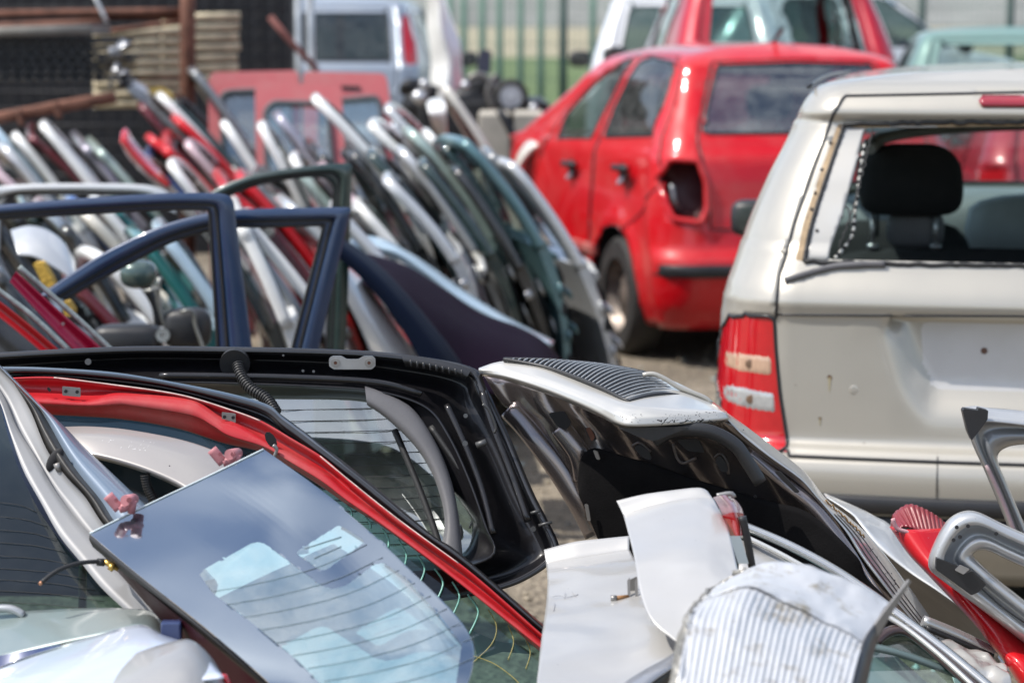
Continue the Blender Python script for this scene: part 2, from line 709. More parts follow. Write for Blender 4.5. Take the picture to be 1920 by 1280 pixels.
def seam(mb, loops, r, mi=0, lift=None):
    for l in loops:
        p = [q + lift(q) if lift else q for q in l]
        mb.tube(p, r, res=6, mi=mi, closed=True, sm=False)
    return mb
# ------------------------------------------------------------------ cars
# car space: x right, y forward from the rear bumper, z up
def car_levels(lv):
    """Rows (z, W, y_rear, y_front, corner_x, corner_y, bow, steps) -> finely spaced rows."""
    o = []
    for i in range(len(lv) - 1):
        for q in range(lv[i][7]):
            t = q / lv[i][7]
            g = lambda a: lv[min(max(a, 0), len(lv) - 1)]
            o.append([_cr(g(i - 1)[c], g(i)[c], g(i + 1)[c], g(i + 2)[c], t) if c else g(i)[0] + (g(i + 1)[0] - g(i)[0]) * t for c in range(7)])
    o.append(list(lv[-1][:7]))
    return o

def car_skin(lv, n=(24, 8, 60, 10), warp=None):
    nR, nC, nS, nF = n
    G, tags = [], None
    for z, Wd, yr, yf, cx, cy, bow in car_levels(lv):
        Wd = max(Wd, 0.0005)
        cx, cy = min(cx, Wd * 0.9), cy
        h, tg = [], []
        wr = Wd - cx
        for i in range(nR):
            x = wr * i / nR
            h.append((x, yr + bow * (x / max(wr, 1e-4)) ** 2)); tg.append('r')
        for i in range(nC):
            a = math.pi / 2 * i / nC
            h.append((wr + cx * 0.97 * math.sin(a), yr + bow + cy * (1 - math.cos(a)))); tg.append('c')
        y0, y1 = yr + bow + cy, yf - 0.35
        for i in range(nS):
            y = y0 + (y1 - y0) * i / nS
            u = 2 * i / nS - 1
            h.append((Wd * (1 - 0.03 * u * u), y)); tg.append('s')
        for i in range(nC):
            a = math.pi / 2 * i / nC
            h.append((Wd * 0.97 - Wd * 0.4 * (1 - math.cos(a)), y1 + 0.25 * math.sin(a))); tg.append('d')
        for i in range(nF + 1):
            u = 1 - i / nF
            h.append((Wd * 0.57 * u, y1 + 0.25 + 0.1 * (1 - u * u))); tg.append('f')
        ring = [Vector((-x, y, z)) for x, y in h] + [Vector((x, y, z)) for x, y in reversed(h[1:-1])]
        tags = tg + list(reversed(tg[1:-1]))
        if warp:
            ring = [warp(p, t) for p, t in zip(ring, tags)]
        G.append(ring)
    S = Skin(G, True, tags)
    S.F = [tuple(reversed(f)) for f in S.F]
    return S

PROJ = {'side': (lambda v: (v.y, v.z), lambda v, a, b: Vector((v.x, a, b))),
        'rear': (lambda v: (v.x, v.z), lambda v, a, b: Vector((a, v.y, b))),
        'top': (lambda v: (v.x, v.y), lambda v, a, b: Vector((a, b, v.z)))}

def sym(half):
    """A polygon symmetric about x = 0 from its left half, listed from the centre line round to the centre line."""
    return list(half) + [(-x, y) for x, y in reversed(half) if abs(x) > 1e-4]

def cut_side(S, name, poly, cell, only=None):
    pj, up = PROJ['side']
    S.cut(name, poly, pj, up, ('s', 'c', 'd'), cell, None, only)

def cut_rear(S, name, poly, cell, only=None, tags=('r', 'c')):
    pj, up = PROJ['rear']
    S.cut(name, poly, pj, up, tags, cell, lambda v: v.y < 1.5, only)

def cut_front(S, name, poly, cell):
    pj, up = PROJ['rear']
    S.cut(name, poly, pj, up, ('f', 'd'), cell, lambda v: v.y > 1.8)

def circ(cy, cz, r, k=32):
    return [(cy + r * math.cos(6.28318 * i / k), cz + r * math.sin(6.28318 * i / k)) for i in range(k)]

def on_rear(S, pts, lift=0.002, n=None, sm=True):
    """Points (x, z) carried onto the rear of a skin."""
    idx = set(v for f, t in zip(S.F, S.tag) if t in ('r', 'c') for v in f if S.V[f[0]].y < 1.2)
    vs = [S.V[i] for i in idx]
    q = [Vector((a, 0, b)) for a, b in pts]
    if n:
        q = resample(q, n, False, sm)
    o = []
    for p in q:
        c = sorted(vs, key=lambda v: (v.x - p.x) ** 2 + (v.z - p.z) ** 2)[:3]
        ws = [1 / (0.002 + math.hypot(v.x - p.x, v.z - p.z)) for v in c]
        o.append(Vector((p.x, sum(v.y * w for v, w in zip(c, ws)) / sum(ws) - lift, p.z)))
    return o

def to_car(T, px, py, plane):
    """Car-space point where the pixel's ray meets a surface given as plane(v) = 0 offset function of (y or x)."""
    Ti = T.inverted()
    o = Ti @ Vector((0, 0, CAM_H))
    d = Ti.to_3x3() @ (P(px, py, 1.0) - Vector((0, 0, CAM_H)))
    ax, val = plane
    k = 0.0
    for _ in range(6):
        t = ((val(k) if callable(val) else val) - o[ax]) / d[ax]
        v = o + d * t
        k = v.z
    return v

def wheel(parent, c, r, w, out, rim_mat, name='wheel'):
    """Tyre with a steel rim; out is -1 for the left side."""
    w_ = MB()
    prof = [(r * 0.62, -w / 2), (r * 0.9, -w / 2), (r * 0.985, -w * 0.36), (r, -w * 0.2), (r, w * 0.2), (r * 0.985, w * 0.36), (r * 0.9, w / 2), (r * 0.62, w / 2)]
    k = 40
    G = [[Vector((c[0] + b, c[1] + a * math.cos(6.28318 * i / k), c[2] + a * math.sin(6.28318 * i / k))) for i in range(k)] for a, b in prof]
    w_.grid(G + [G[0]], 0, True)
    wo = w_.build(name, M_TYRE, parent, local=True, angle=40)
    m = MB()
    prof = [(r * 0.66, 0.45), (r * 0.62, 0.40), (r * 0.58, 0.1), (r * 0.5, 0.02), (r * 0.4, 0.1), (r * 0.3, 0.22), (r * 0.2, 0.24), (r * 0.12, 0.3), (0.001, 0.3)]
    G = [[Vector((c[0] + out * b * w, c[1] + a * math.cos(6.28318 * i / k), c[2] + a * math.sin(6.28318 * i / k))) for i in range(k)] for a, b in prof]
    m.grid(G, 0, True)
    for i in range(8):
        a = 6.28318 * i / 8
        m.disc((c[0] + out * 0.17 * w, c[1] + r * 0.42 * math.cos(a), c[2] + r * 0.42 * math.sin(a)), (out, 0.2 * math.cos(a), 0.2 * math.sin(a)), r * 0.07, 0, 0.004, 1, 10)
    for i in range(4):
        a = 6.28318 * (i + 0.4) / 4
        m.disc((c[0] + out * 0.27 * w, c[1] + r * 0.25 * math.cos(a), c[2] + r * 0.25 * math.sin(a)), (out, 0, 0), r * 0.045, 0, 0.012, 1, 8)
    m.build('rim', [rim_mat, M_DARK], wo, local=True)
    return wo

def car_floor(parent, L_, Wd, z=0.26):
    m = MB()
    m.box((0, L_ * 0.5, z), Wd * 2 * 0.9, L_ * 0.86, 0.04, bev=0.01)
    m.box((0, L_ * 0.16, z + 0.16), Wd * 1.6, L_ * 0.2, 0.3, bev=0.05)
    m.box((0, L_ * 0.80, 0.55), Wd * 1.5, L_ * 0.2, 0.5, bev=0.05)
    m.build('underbody', M_DARK, parent, local=True)

def seat(parent, x, y, z, w=0.5, h=0.62, headrest=True, mt=None):
    m = MB()
    T = Matrix.Rotation(R_(-14), 4, 'X')
    m.ball((x, y, z + h * 0.5), w / 2, 0.07, h / 2, pw=0.45, M=T)
    m.ball((x, y + 0.28, z), w / 2, 0.28, 0.08, pw=0.5)
    s = m.build('seat', mt or M_DARK, parent, local=True)
    if headrest:
        hd = MB()
        hd.ball((x, y - 0.09, z + h + 0.15), 0.13, 0.05, 0.09, pw=0.55)
        for q in (-0.06, 0.06):
            hd.tube([Vector((x + q, y - 0.08, z + h - 0.05)), Vector((x + q, y - 0.085, z + h + 0.1))], 0.006)
        hd.build('headrest', mt or M_DARK, s, local=True)
    return s

def std_car(name, label, cat, loc, psi, pm, L_=3.96, Wd=0.82, Ht=1.45, group=None, glassm=None, open_rear=False, lamp=True, wagon=False, rim=None, res=1.0, plate=True):
    """A small car for the background: body, doors, windows, lamps, bumper, mirrors and wheels."""
    t = thing(name, label, cat, loc, -psi, group)
    k = Ht / 1.45
    e = 0.0 if wagon else 0.12
    W_ = Wd
    lv = [(0.20, W_ * .95, .08, L_ - .06, .16, .14, .03, 3), (0.34, W_, .01, L_, .2, .16, .03, 4), (0.56 * k, W_, 0, L_, .2, .18, .03, 2), (0.60 * k, W_, .05, L_ - .02, .2, .2, .03, 5),
          (0.80 * k, W_ * .985, .06, L_ - .12, .2, .22, .03, 5), (0.94 * k, W_ * .96, .09, L_ - .6, .2, .22, .03, 2), (1.0 * k, W_ * .94, .12, L_ - 1.1, .18, .2, .03, 4), (1.2 * k, W_ * .85, .20 + e, L_ - 1.5, .14, .18, .02, 4),
          (1.36 * k, W_ * .76, .28 + e * 1.6, L_ - 1.85, .12, .16, .02, 2), (1.41 * k, W_ * .71, .32 + e * 1.8, L_ - 2.0, .1, .12, .02, 2), (1.435 * k, W_ * .62, .36 + e * 2, L_ - 2.1, .1, .1, .02, 2), (1.45 * k, W_ * .4, .40 + e * 2, L_ - 2.15, .05, .05, .02, 2), (1.46 * k, 0, .42 + e * 2, L_ - 2.2, 0, 0, 0, 1)]
    S = car_skin(lv, (10, 5, int(44 * res), 6))
    c = 0.03
    fd = [(1.70, .34), (1.66, 1.0 * k), (1.52, 1.385 * k), (1.98, 1.385 * k), (L_ - 1.22, .98 * k), (L_ - 1.2, .34)]
    rd = [(0.98, .72), (0.86, 1.02 * k), (.78, 1.34 * k), (.9, 1.385 * k), (1.46, 1.385 * k), (1.62, 1.0 * k), (1.66, .34), (1.15, .34)]
    fw = rnd([(1.72, 1.02 * k), (1.60, 1.35 * k), (1.94, 1.345 * k), (L_ - 1.32, 1.01 * k)], .05)
    rw = rnd([(0.96, 1.03 * k), (.86, 1.30 * k), (.93, 1.345 * k), (1.42, 1.35 * k), (1.58, 1.02 * k)], .05)
    for nm, pl in (('front_door', fd), ('rear_door', rd), ('front_window', fw), ('rear_window', rw)):
        cut_side(S, nm, pl, c)
    for cy in (0.76, L_ - 0.78):
        cut_side(S, 'none', circ(cy, .30, .345), c)
    zt = 1.345 * k
    cut_rear(S, 'tailgate', sym([(0, .60 * k), (-W_ * .66, .60 * k), (-W_ * .70, .8 * k), (-W_ * .72, 1.0 * k), (-W_ * .62, 1.375 * k), (0, 1.385 * k)]), c)
    cut_rear(S, 'none' if open_rear else 'hatch_window', rnd(sym([(0, 1.02 * k), (-W_ * .66, 1.02 * k), (-W_ * .56, zt), (0, zt)]), .05), c)
    if lamp == 'high':
        for sg in (-1, 1):
            cut_rear(S, 'lamp', rnd([(sg * W_ * .80, 1.0 * k), (sg * W_ * .93, 1.0 * k), (sg * W_ * .80, 1.33 * k), (sg * W_ * .70, 1.33 * k)], .03), c)
    elif lamp:
        for sg in (-1, 1):
            cut_rear(S, 'lamp', rnd([(sg * W_ * .75, .62 * k), (sg * W_ * 1.02, .64 * k), (sg * W_ * 1.0, .92 * k), (sg * W_ * .76, .94 * k)], .03), c)
    cut_front(S, 'windscreen', rnd(sym([(0, 1.01 * k), (-W_ * .8, 1.01 * k), (-W_ * .62, 1.37 * k), (0, 1.385 * k)]), .04), c)
    S.take('body').build('body', pm, t, thick=.02, off=-1, local=True, fixn=False)
    gm = glassm or G_CAR
    for nm, wn in (('front_door', 'front_window'), ('rear_door', 'rear_window')):
        mb = S.take(nm)
        V0, F0 = mb.v, mb.f
        for sg in (-1, 1):
            q = MB()
            fs = [f for f in F0 if V0[f[0]].x * sg > 0]
            if not fs: continue
            q.add(V0, fs)
            seam(q, [l for l in S.rim(nm) if l[0].x * sg > 0], .004, 1)
            hy = 1.82 if nm == 'front_door' else 1.0
            d = q.build('door', [pm, M_SEAL], t, local=True, fixn=False)
            h = MB()
            h.band([Vector((sg * W_ * .995, hy, .86 * k)), Vector((sg * (W_ + .03), hy + .05, .865 * k)), Vector((sg * (W_ + .03), hy + .13, .865 * k)), Vector((sg * W_ * .995, hy + .17, .86 * k))], .03, .02, n=10)
            h.build('handle', M_BLACKP, d, local=True)
            wv = S.take(wn)
            q = MB()
            q.add(wv.v, [f for f in wv.f if wv.v[f[0]].x * sg > 0])
            seam(q, [l for l in S.rim(wn) if l[0].x * sg > 0], .007, 1)
            q.build('window', [gm, M_SEAL], d, local=True, fixn=False)
    for nm, pn, mt, r in (('tailgate', 'tailgate', pm, .004), ('windscreen', 'windscreen', G_CLEAR, .008)):
        if nm not in S.reg: continue
        mb = S.take(nm)
        seam(mb, S.rim(nm), r, 1)
        o = mb.build(pn, [mt, M_SEAL], t, local=True, fixn=False)
        if nm == 'tailgate' and not open_rear:
            q = S.take('hatch_window')
            seam(q, S.rim('hatch_window'), .008, 1)
            q.build('window', [gm, M_SEAL], o, local=True, fixn=False)
            q = MB().box((0, .02, .76 * k), .52, .02, .12, bev=.004)
    if 'lamp' in S.reg:
        a = S.take('lamp')
        for sg in (-1, 1):
            MB().add(a.v, [f for f in a.f if a.v[f[0]].x * sg > 0]).build('tail_lamp', M_TILELENS, t, local=True, fixn=False)
    b = MB()
    b.band([Vector((-W_ * .98, .55, .46 * k)), Vector((-W_ * 1.0, .2, .46 * k)), Vector((-W_ * .8, .02, .46 * k)), Vector((0, -.015, .46 * k)), Vector((W_ * .8, .02, .46 * k)), Vector((W_, .2, .46 * k)), Vector((W_ * .98, .55, .46 * k))], .025, .06, n=40)
    b.build('bumper_strip', M_BLACKP, t, local=True)
    for sg in (-1, 1):
        mm = MB()
        mm.ball((sg * (W_ + .09), L_ - 1.28, 1.02 * k), .10, .06, .075, pw=.6)
        mm.disc((sg * (W_ + .09), L_ - 1.345, 1.02 * k), (0, -1, 0), .06, mi=1)
        mm.build('wing_mirror', [M_BLACKP, G_CAR], t, local=True)
        for cy in (0.76, L_ - 0.78):
            wheel(t, (sg * (W_ - .10), cy, .30), .30, .19, sg, rim or M_RIM)
    car_floor(t, L_, W_)
    for sx in (-.36, .36):
        seat(t, sx, 1.75, .45)
    seat(t, 0, .95, .48, 1.15, .5, False)
    return t, S, k

# ================================================================== the red hatchback
PS_R = R_(-16)
LOC_R = (1.50, 11.42, 0)
P_RED = paint('bright red paint', (0.58, 0.003, 0.009), 0.0, .35, .85, .12, spec=.2)
def red_hatchback():
    t = thing('red_hatchback', 'bright red five door hatchback with empty tail lamp hole, parked behind the silver estate', 'car', LOC_R, -PS_R)
    T = Matrix.Translation(LOC_R) @ Matrix.Rotation(-PS_R, 4, 'Z')
    L_, W_ = 3.96, .823
    lv = [(0.19, .76, .10, 3.88, .18, .14, .05, 3), (0.30, .80, .02, 3.94, .24, .2, .05, 8), (0.44, .823, -.01, 3.96, .26, .22, .05, 3), (.52, .823, -.01, 3.96, .26, .22, .05, 4), (0.58, .82, .03, 3.94, .26, .24, .05, 6),
          (0.72, .815, .06, 3.88, .24, .26, .04, 8), (.90, .80, .08, 3.75, .22, .26, .04, 5), (.985, .79, .10, 3.3, .2, .26, .04, 3), (1.04, .765, .14, 2.95, .18, .24, .04, 8),
          (1.2, .70, .27, 2.55, .15, .22, .03, 8), (1.365, .63, .38, 2.2, .12, .2, .03, 4), (1.435, .585, .43, 2.05, .1, .14, .03, 3), (1.475, .52, .50, 1.95, .1, .1, .03, 3), (1.52, .3, .62, 1.88, .05, .05, .02, 3), (1.54, 0, .68, 1.85, 0, 0, 0, 1)]
    def warp(p, tg):
        if tg in 'sc' :          # flared rear arch
            d = math.hypot(p.y - .77, p.z - .31)
            if .3 < d < .5:
                p = Vector((p.x * (1 + .022 * math.exp(-((d - .36) / .05) ** 2)), p.y, p.z))
        return p
    S = car_skin(lv, (26, 12, 110, 8), warp)
    sideW = lambda z: -(.815 if z < .9 else .79 - (z - .98) * .42)
    rearY = lambda z: (.05 if z < 1.0 else .10 + (z - 1.0) * .80)
    sd = lambda pts: [(v.y, v.z) for v in (to_car(T, a, b, (0, sideW)) for a, b in pts)]
    rr = lambda pts: [(v.x, v.z) for v in (to_car(T, a, b, (1, rearY)) for a, b in pts)]
    c = .016
    fw = rnd(sd([(1046, 260), (1063, 215), (1110, 161), (1172, 113), (1180, 114), (1144, 190), (1110, 259)]), .02)
    rw = rnd(sd([(1134, 257), (1154, 202), (1194, 116), (1208, 108), (1250, 117), (1258, 128), (1238, 202), (1218, 255)]), .02)
    fd = sd([(1004, 455), (1000, 330), (1024, 262), (1063, 205), (1110, 152), (1178, 104), (1187, 108), (1150, 190), (1122, 262), (1104, 330), (1104, 480)])
    rd = sd([(1107, 480), (1107, 330), (1125, 262), (1152, 190), (1190, 104), (1255, 108), (1264, 128), (1246, 210), (1232, 262), (1222, 340), (1192, 400), (1165, 430), (1150, 492)])
    cut_side(S, 'front_door', fd, c); cut_side(S, 'rear_door', rd, c)
    cut_side(S, 'front_window', fw, c); cut_side(S, 'rear_window', rw, c)
    for cy in (.77, 3.2):
        cut_side(S, 'none', circ(cy, .31, .335), c)
    hg = rr([(1346, 124), (1322, 252)])
    gl = rnd(sym([(0, hg[1][1])] + [hg[1], hg[0]] + [(0, hg[0][1] + .012)]), .03)
    ht = rr([(1336, 117), (1313, 262), (1330, 300), (1338, 380), (1338, 432)])
    hz = ht[-1][1]
    cut_rear(S, 'tailgate', sym([(0, hz)] + [(x, z) for x, z in reversed(ht)] + [(0, ht[0][1] + .012)]), c)
    cut_rear(S, 'window', gl, c)
    lp = rnd(rr([(1272, 300), (1322, 303), (1334, 345), (1333, 395), (1322, 420), (1276, 414), (1268, 380), (1262, 335)]), .02)
    for q in (lp, [(-x, z) for x, z in lp]):
        cut_rear(S, 'lamp_hole', q, c, tags=('r', 'c', 's'))
    S.reg = ['none' if S.V[f[0]].y > 2.66 and S.V[f[0]].z < 1.01 else r for f, r in zip(S.F, S.reg)]      # the front end has been taken off
    cut_front(S, 'windscreen', rnd(sym([(0, 1.0), (-.68, 1.0), (-.53, 1.37), (0, 1.385)]), .04), .03)
    S.take('body').build('body', P_RED, t, thick=.02, off=-1, local=True, fixn=False)
    # doors with their windows and handles
    for nm, wn, hp in (('front_door', 'front_window', (1071, 312)), ('rear_door', 'rear_window', (1167, 320))):
        h = to_car(T, *hp, (0, sideW))
        for sg in (-1, 1):
            a = S.take(nm)
            q = MB().add(a.v, [f for f in a.f if a.v[f[0]].x * sg > 0])
            seam(q, [l for l in S.rim(nm) if l[0].x * sg > 0], .0045, 1)
            y0, y1 = (1.78, 2.72) if nm == 'front_door' else (1.02, 1.70)
            q.band([Vector((sg * .826, y0, .50)), Vector((sg * .828, (y0 + y1) / 2, .50)), Vector((sg * .824, y1, .50))], .02, .06, n=8, mi=2)
            d = q.build('door', [P_RED, M_SEAL, paint('worn red strip', (.42, .03, .03), 0, .5, .3, .6)], t, local=True, fixn=False)
            m = MB()
            m.disc((sg * .818, h.y, h.z - .01), (sg, 0, 0), .05, 0, .006, 0, 20)
            m.band([Vector((sg * .818, h.y - .10, h.z + .012)), Vector((sg * .842, h.y - .06, h.z + .014)), Vector((sg * .842, h.y + .06, h.z + .014)), Vector((sg * .818, h.y + .09, h.z + .012))], .03, .03, n=12)
            m.disc((sg * .83, h.y - .005, h.z - .045), (sg * .8, 0, .6), .026, 0, .01, 1, 14)
            m.build('handle', [M_BLACKP, M_ALLOY], d, local=True)
            a = S.take(wn)
            q = MB().add(a.v, [f for f in a.f if a.v[f[0]].x * sg > 0])
            seam(q, [l for l in S.rim(wn) if l[0].x * sg > 0], .008, 1)
            q.build('window', [G_CAR, M_SEAL], d, local=True, fixn=False)
    a = S.take('tailgate')
    seam(a, S.rim('tailgate'), .005, 1)
    tg = a.build('tailgate', [P_RED, M_SEAL], t, local=True, fixn=False)
    a = S.take('window')
    seam(a, S.rim('window'), .009, 1)
    a.build('window', [glass('hazy hatch glass', (.42, .48, .52), 2.6, .12), M_SEAL], tg, local=True, fixn=False)
    a = S.take('windscreen')
    seam(a, S.rim('windscreen'), .009, 1)
    a.build('windscreen', [G_CLEAR, M_SEAL], t, local=True, fixn=False)
    for q in (lp, [(-x, z) for x, z in lp]):         # an empty lamp housing: a deep tray in very dark red
        a = MB()
        l = resample(on_rear(S, q, .004), 48, True)
        cc = sum(l, Vector()) / len(l)
        sg = 1 if cc.x > 0 else -1
        inn = [v.lerp(cc, .22) + Vector((-sg * .03, .10, 0)) for v in l]
        a.grid([l, [v.lerp(cc, .08) + Vector((-sg * .012, .05, 0)) for v in l], inn, [cc + Vector((-sg * .03, .11, 0))] * len(l)], 0, True)
        a.tube([cc + Vector((0, .05, -.09)), cc + Vector((sg * .03, .03, -.06)), cc + Vector((sg * .04, .04, .02))], .012, n=12, mi=1)
        a.tube(l, .016, sm=False, closed=True, res=8, mi=2)
        a.build('lamp_housing', [mat('very dark red', (.05, .004, .006), .5), M_STEEL, P_RED], t, local=True)
    b = MB()
    yb = on_rear(S, [(-.80, .475), (-.72, .475), (-.6, .475), (-.42, .475), (0, .475), (.42, .475), (.6, .475), (.72, .475), (.80, .475)], .004, 50)
    b.band(yb, .02, .06)
    b.build('bumper_strip', M_BLACKP, t, local=True)
    an = MB()
    an.tube([Vector((0, .72, 1.53)), Vector((0, .70, 1.56)), Vector((0, .60, 1.61))], .010, n=8)
    an.ball((0, .73, 1.535), .022, .05, .014)
    an.build('aerial', M_BLACKP, t, local=True)
    for sg in (-1, 1):
        ar = MB()
        for cy in (.77,):
            ar.grid([[Vector((sg * x, cy + r * math.cos(3.4 * i / 30 - .13), .31 + r * math.sin(3.4 * i / 30 - .13))) for i in range(31)] for x, r in ((.80, .33), (.5, .33), (.5, .05))])
        ar.build('wheel_arch_liner', M_DARK, t, local=True)
    for sg in (-1, 1):
        for cy in (.77, 3.2):
            wheel(t, (sg * .715, cy, .298), .298, .18, sg, M_RIM)
    en = MB()
    en.box((0, 2.72, .60), 1.45, .06, .66, bev=.02)
    en.box((.1, 3.15, .52), .6, .45, .42, bev=.05)
    for sg in (-1, 1):
        en.band([Vector((sg * .55, 2.75, .5)), Vector((sg * .55, 3.8, .48))], .1, .14)
    en.build('engine_bay', mat('oily metal', (.05, .045, .042), .55, .3, var=.5), t, local=True)
    car_floor(t, L_, W_)
    for sx in (-.36, .36):
        seat(t, sx, 1.75, .45)
    seat(t, 0, .98, .5, 1.15, .42, False)
    return t
red_hatchback()

# ================================================================== the silver estate
PS_S = R_(10)
LOC_S = (1.283, 5.84, 0)
P_SIL = paint('champagne silver paint', (.475, .447, .39), .35, .36, .8, .2)
P_SILW = paint('bare white flange', (.44, .435, .42), .2, .45, .4, .6)
M_TAN = mat('rust stained primer', (.42, .30, .18), .7, var=.45, scale=22)
def silver_estate():
    t = thing('silver_estate', 'champagne silver estate car with its rear window glass missing and rust spots', 'car', LOC_S, -PS_S)
    T = Matrix.Translation(LOC_S) @ Matrix.Rotation(-PS_S, 4, 'Z')
    L_, W_ = 4.22, .823
    rearY = lambda z: (.0 if z < .54 else .055 if z < .9 else .055 + (z - .9) * .52)
    rr = lambda pts: [(v.x, v.z) for v in (to_car(T, a, b, (1, rearY)) for a, b in pts)]
    lv = [(0.20, .77, .10, 4.1, .18, .14, .03, 3), (0.30, .80, .03, 4.18, .22, .2, .03, 4), (0.385, .823, .0, 4.22, .24, .22, .03, 3), (.43, .826, -.012, 4.22, .24, .22, .03, 3), (.49, .826, -.016, 4.22, .24, .22, .03, 5), (0.545, .822, .01, 4.2, .23, .23, .03, 2), (0.555, .820, .045, 4.2, .23, .23, .025, 3),
          (0.60, .822, .05, 4.18, .23, .24, .025, 20), (0.86, .81, .052, 3.95, .22, .26, .025, 3), (.895, .805, .042, 3.85, .22, .27, .025, 2), (.915, .80, .04, 3.7, .22, .27, .025, 7), (1.0, .775, .082, 3.25, .2, .27, .025, 4), (1.05, .757, .11, 3.15, .19, .26, .025, 17),
          (1.2, .70, .19, 2.9, .15, .24, .02, 17), (1.345, .635, .27, 2.6, .13, .22, .02, 4), (1.375, .618, .255, 2.55, .12, .2, .02, 4), (1.42, .59, .285, 2.5, .11, .16, .02, 3), (1.45, .54, .34, 2.42, .1, .12, .02, 3), (1.475, .34, .42, 2.4, .05, .05, .02, 4), (1.487, 0, .45, 2.4, 0, 0, 0, 1)]
    rec = rnd(sym([(0, .553 + .11)] + [(x, z) for x, z in reversed(rr([(1662, 592), (1668, 650), (1688, 715), (1712, 752), (1745, 764)]))] + [(0, rr([(1662, 592)])[0][1])]), .03)
    zt = rr([(1662, 592)])[0][1]
    lowz = rr([(1745, 764)])[0][1]
    rec = rnd(sym([(0, lowz)] + list(reversed(rr([(1662, 592), (1668, 650), (1688, 715), (1712, 752), (1745, 764)]))) + [(0, zt)]), .015)
    def warp(p, tg):
        if tg == 'r' and p.y < .5 and .6 < p.z < .93 and abs(p.x) < .5:
            if inside(rec, p.x, p.z):
                dd = nearest(rec, p.x, p.z)[0]
                if zt - p.z < dd + .012:
                    dd = 1.0
                u = min(1, dd / (.06 if abs(p.x) > .27 else .018))
                u = u * u * (3 - 2 * u)
                p = Vector((p.x, p.y + .048 * u, p.z))
        return p
    S = car_skin(lv, (80, 20, 90, 8), warp)
    n_ = S.n                                             # soften the stamped number plate recess
    for _ in range(14):
        ny = {}
        for i in range(1, len(S.V) // n_ - 1):
            for j in range(n_):
                v = S.V[i * n_ + j]
                if S.tag[j] == 'r' and v.y < .5 and abs(v.x) < .46 and .60 < v.z < zt - .016:
                    ny[i * n_ + j] = (S.V[i * n_ + (j + 1) % n_].y + S.V[i * n_ + (j - 1) % n_].y + S.V[(i + 1) * n_ + j].y + S.V[(i - 1) * n_ + j].y) / 4
        for k_, y_ in ny.items():
            S.V[k_].y = .35 * S.V[k_].y + .65 * y_
    c = .011
    seam_l = rr([(1478, 858), (1466, 780), (1458, 690), (1454, 592), (1461, 515), (1470, 490), (1489, 420), (1525, 318), (1561, 219), (1584, 180)])
    ztop = rr([(1584, 180)])[0][1]
    cut_rear(S, 'tailgate', sym([(0, seam_l[0][1])] + seam_l + [(0, ztop + .012)]), c)
    pf = rr([(1726, 608), (1731, 690), (1752, 734)])
    cut_rear(S, 'plate_mount', rnd(sym([(0, pf[2][1])] + [pf[2], pf[1], pf[0]] + [(0, pf[0][1])]), .02), c)
    # window aperture: stained outer strip, adhesive bead, white flange, then the hole
    ap = rr([(1491, 489), (1506, 420), (1539, 320), (1571, 233)])
    fl = rr([(1508, 489), (1522, 420), (1553, 322), (1582, 237)])
    op = rr([(1552, 486), (1556, 465), (1578, 405), (1604, 312), (1620, 240)])
    cut_rear(S, 'strip', sym([(0, ap[0][1])] + ap + [(0, ap[-1][1] + .012)]), c)
    cut_rear(S, 'flange', sym([(0, fl[0][1] - .0)] + fl + [(0, fl[-1][1] + .008)]), c)
    cut_rear(S, 'none', rnd(sym([(0, op[0][1])] + op + [(0, op[-1][1] + .008)]), .015), c)
    lamp = rnd(rr([(1345, 620), (1361, 605), (1394, 598), (1450, 595), (1453, 655), (1461, 739), (1475, 850), (1440, 852), (1395, 838), (1352, 800), (1328, 740), (1333, 680)]), .02)
    for q in (lamp, [(-x, z) for x, z in lamp]):
        cut_rear(S, 'lamp', q, c, tags=('r', 'c', 's'))
    for cy in (.80, 3.35):
        cut_side(S, 'none', circ(cy, .31, .335), .03)
    cut_side(S, 'side_window', rnd([(.45, 1.05), (.55, 1.33), (1.2, 1.36), (1.25, 1.03)], .04), .03)
    cut_side(S, 'side_window', rnd([(1.33, 1.03), (1.28, 1.36), (1.95, 1.36), (2.02, 1.02)], .04), .03)
    cut_side(S, 'side_window', rnd([(2.10, 1.02), (2.03, 1.36), (2.3, 1.35), (2.95, 1.03)], .04), .03)
    cut_front(S, 'windscreen', rnd(sym([(0, 1.03), (-.66, 1.03), (-.53, 1.36), (0, 1.375)]), .04), .03)
    S.take('body').build('body', P_SIL, t, thick=.015, off=-1, local=True, fixn=False)
    tg = S.take('tailgate')
    seam(tg, [l for l in S.rim('tailgate') if max(v.x for v in l) > .62 or min(v.x for v in l) < -.62], .0042, 1)
    tgo = tg.build('tailgate', [P_SIL, M_SEAL], t, local=True, fixn=False)
    S.take('plate_mount').build('plate_mount', paint('clean sunlit silver', (.60, .585, .57), .2, .4, .6, .35), tgo, local=True, fixn=False)  # cleaner where the plate sat; sun on the recess floor put into the colour
    S.take('strip').build('aperture_strip', M_TAN, tgo, local=True, fixn=False)
    fo = S.take('flange')
    fo.build('aperture_flange', P_SILW, tgo, thick=.012, off=-1, local=True, fixn=False)
    ad = MB()                                            # cut adhesive bead round the aperture
    path = fl
    pts = on_rear(S, [(x, z) for x, z in path], .003, 70)
    random.seed(3)
    for sg in (-1, 1):
        ad.tube([Vector((sg * abs(p.x) * 1.0 * (1 if sg > 0 else 1), p.y + random.uniform(-.001, .002), p.z)) for p in pts], .0055, sm=False, res=6)
        p2 = on_rear(S, [(x + .022, z) for x, z in op[1:]], .002, 50)
        ad.tube([Vector((sg * abs(p.x + .004 * math.sin(i * 1.7) * random.random()), p.y, p.z)) for i, p in enumerate(p2)], .0022, sm=False, res=5)
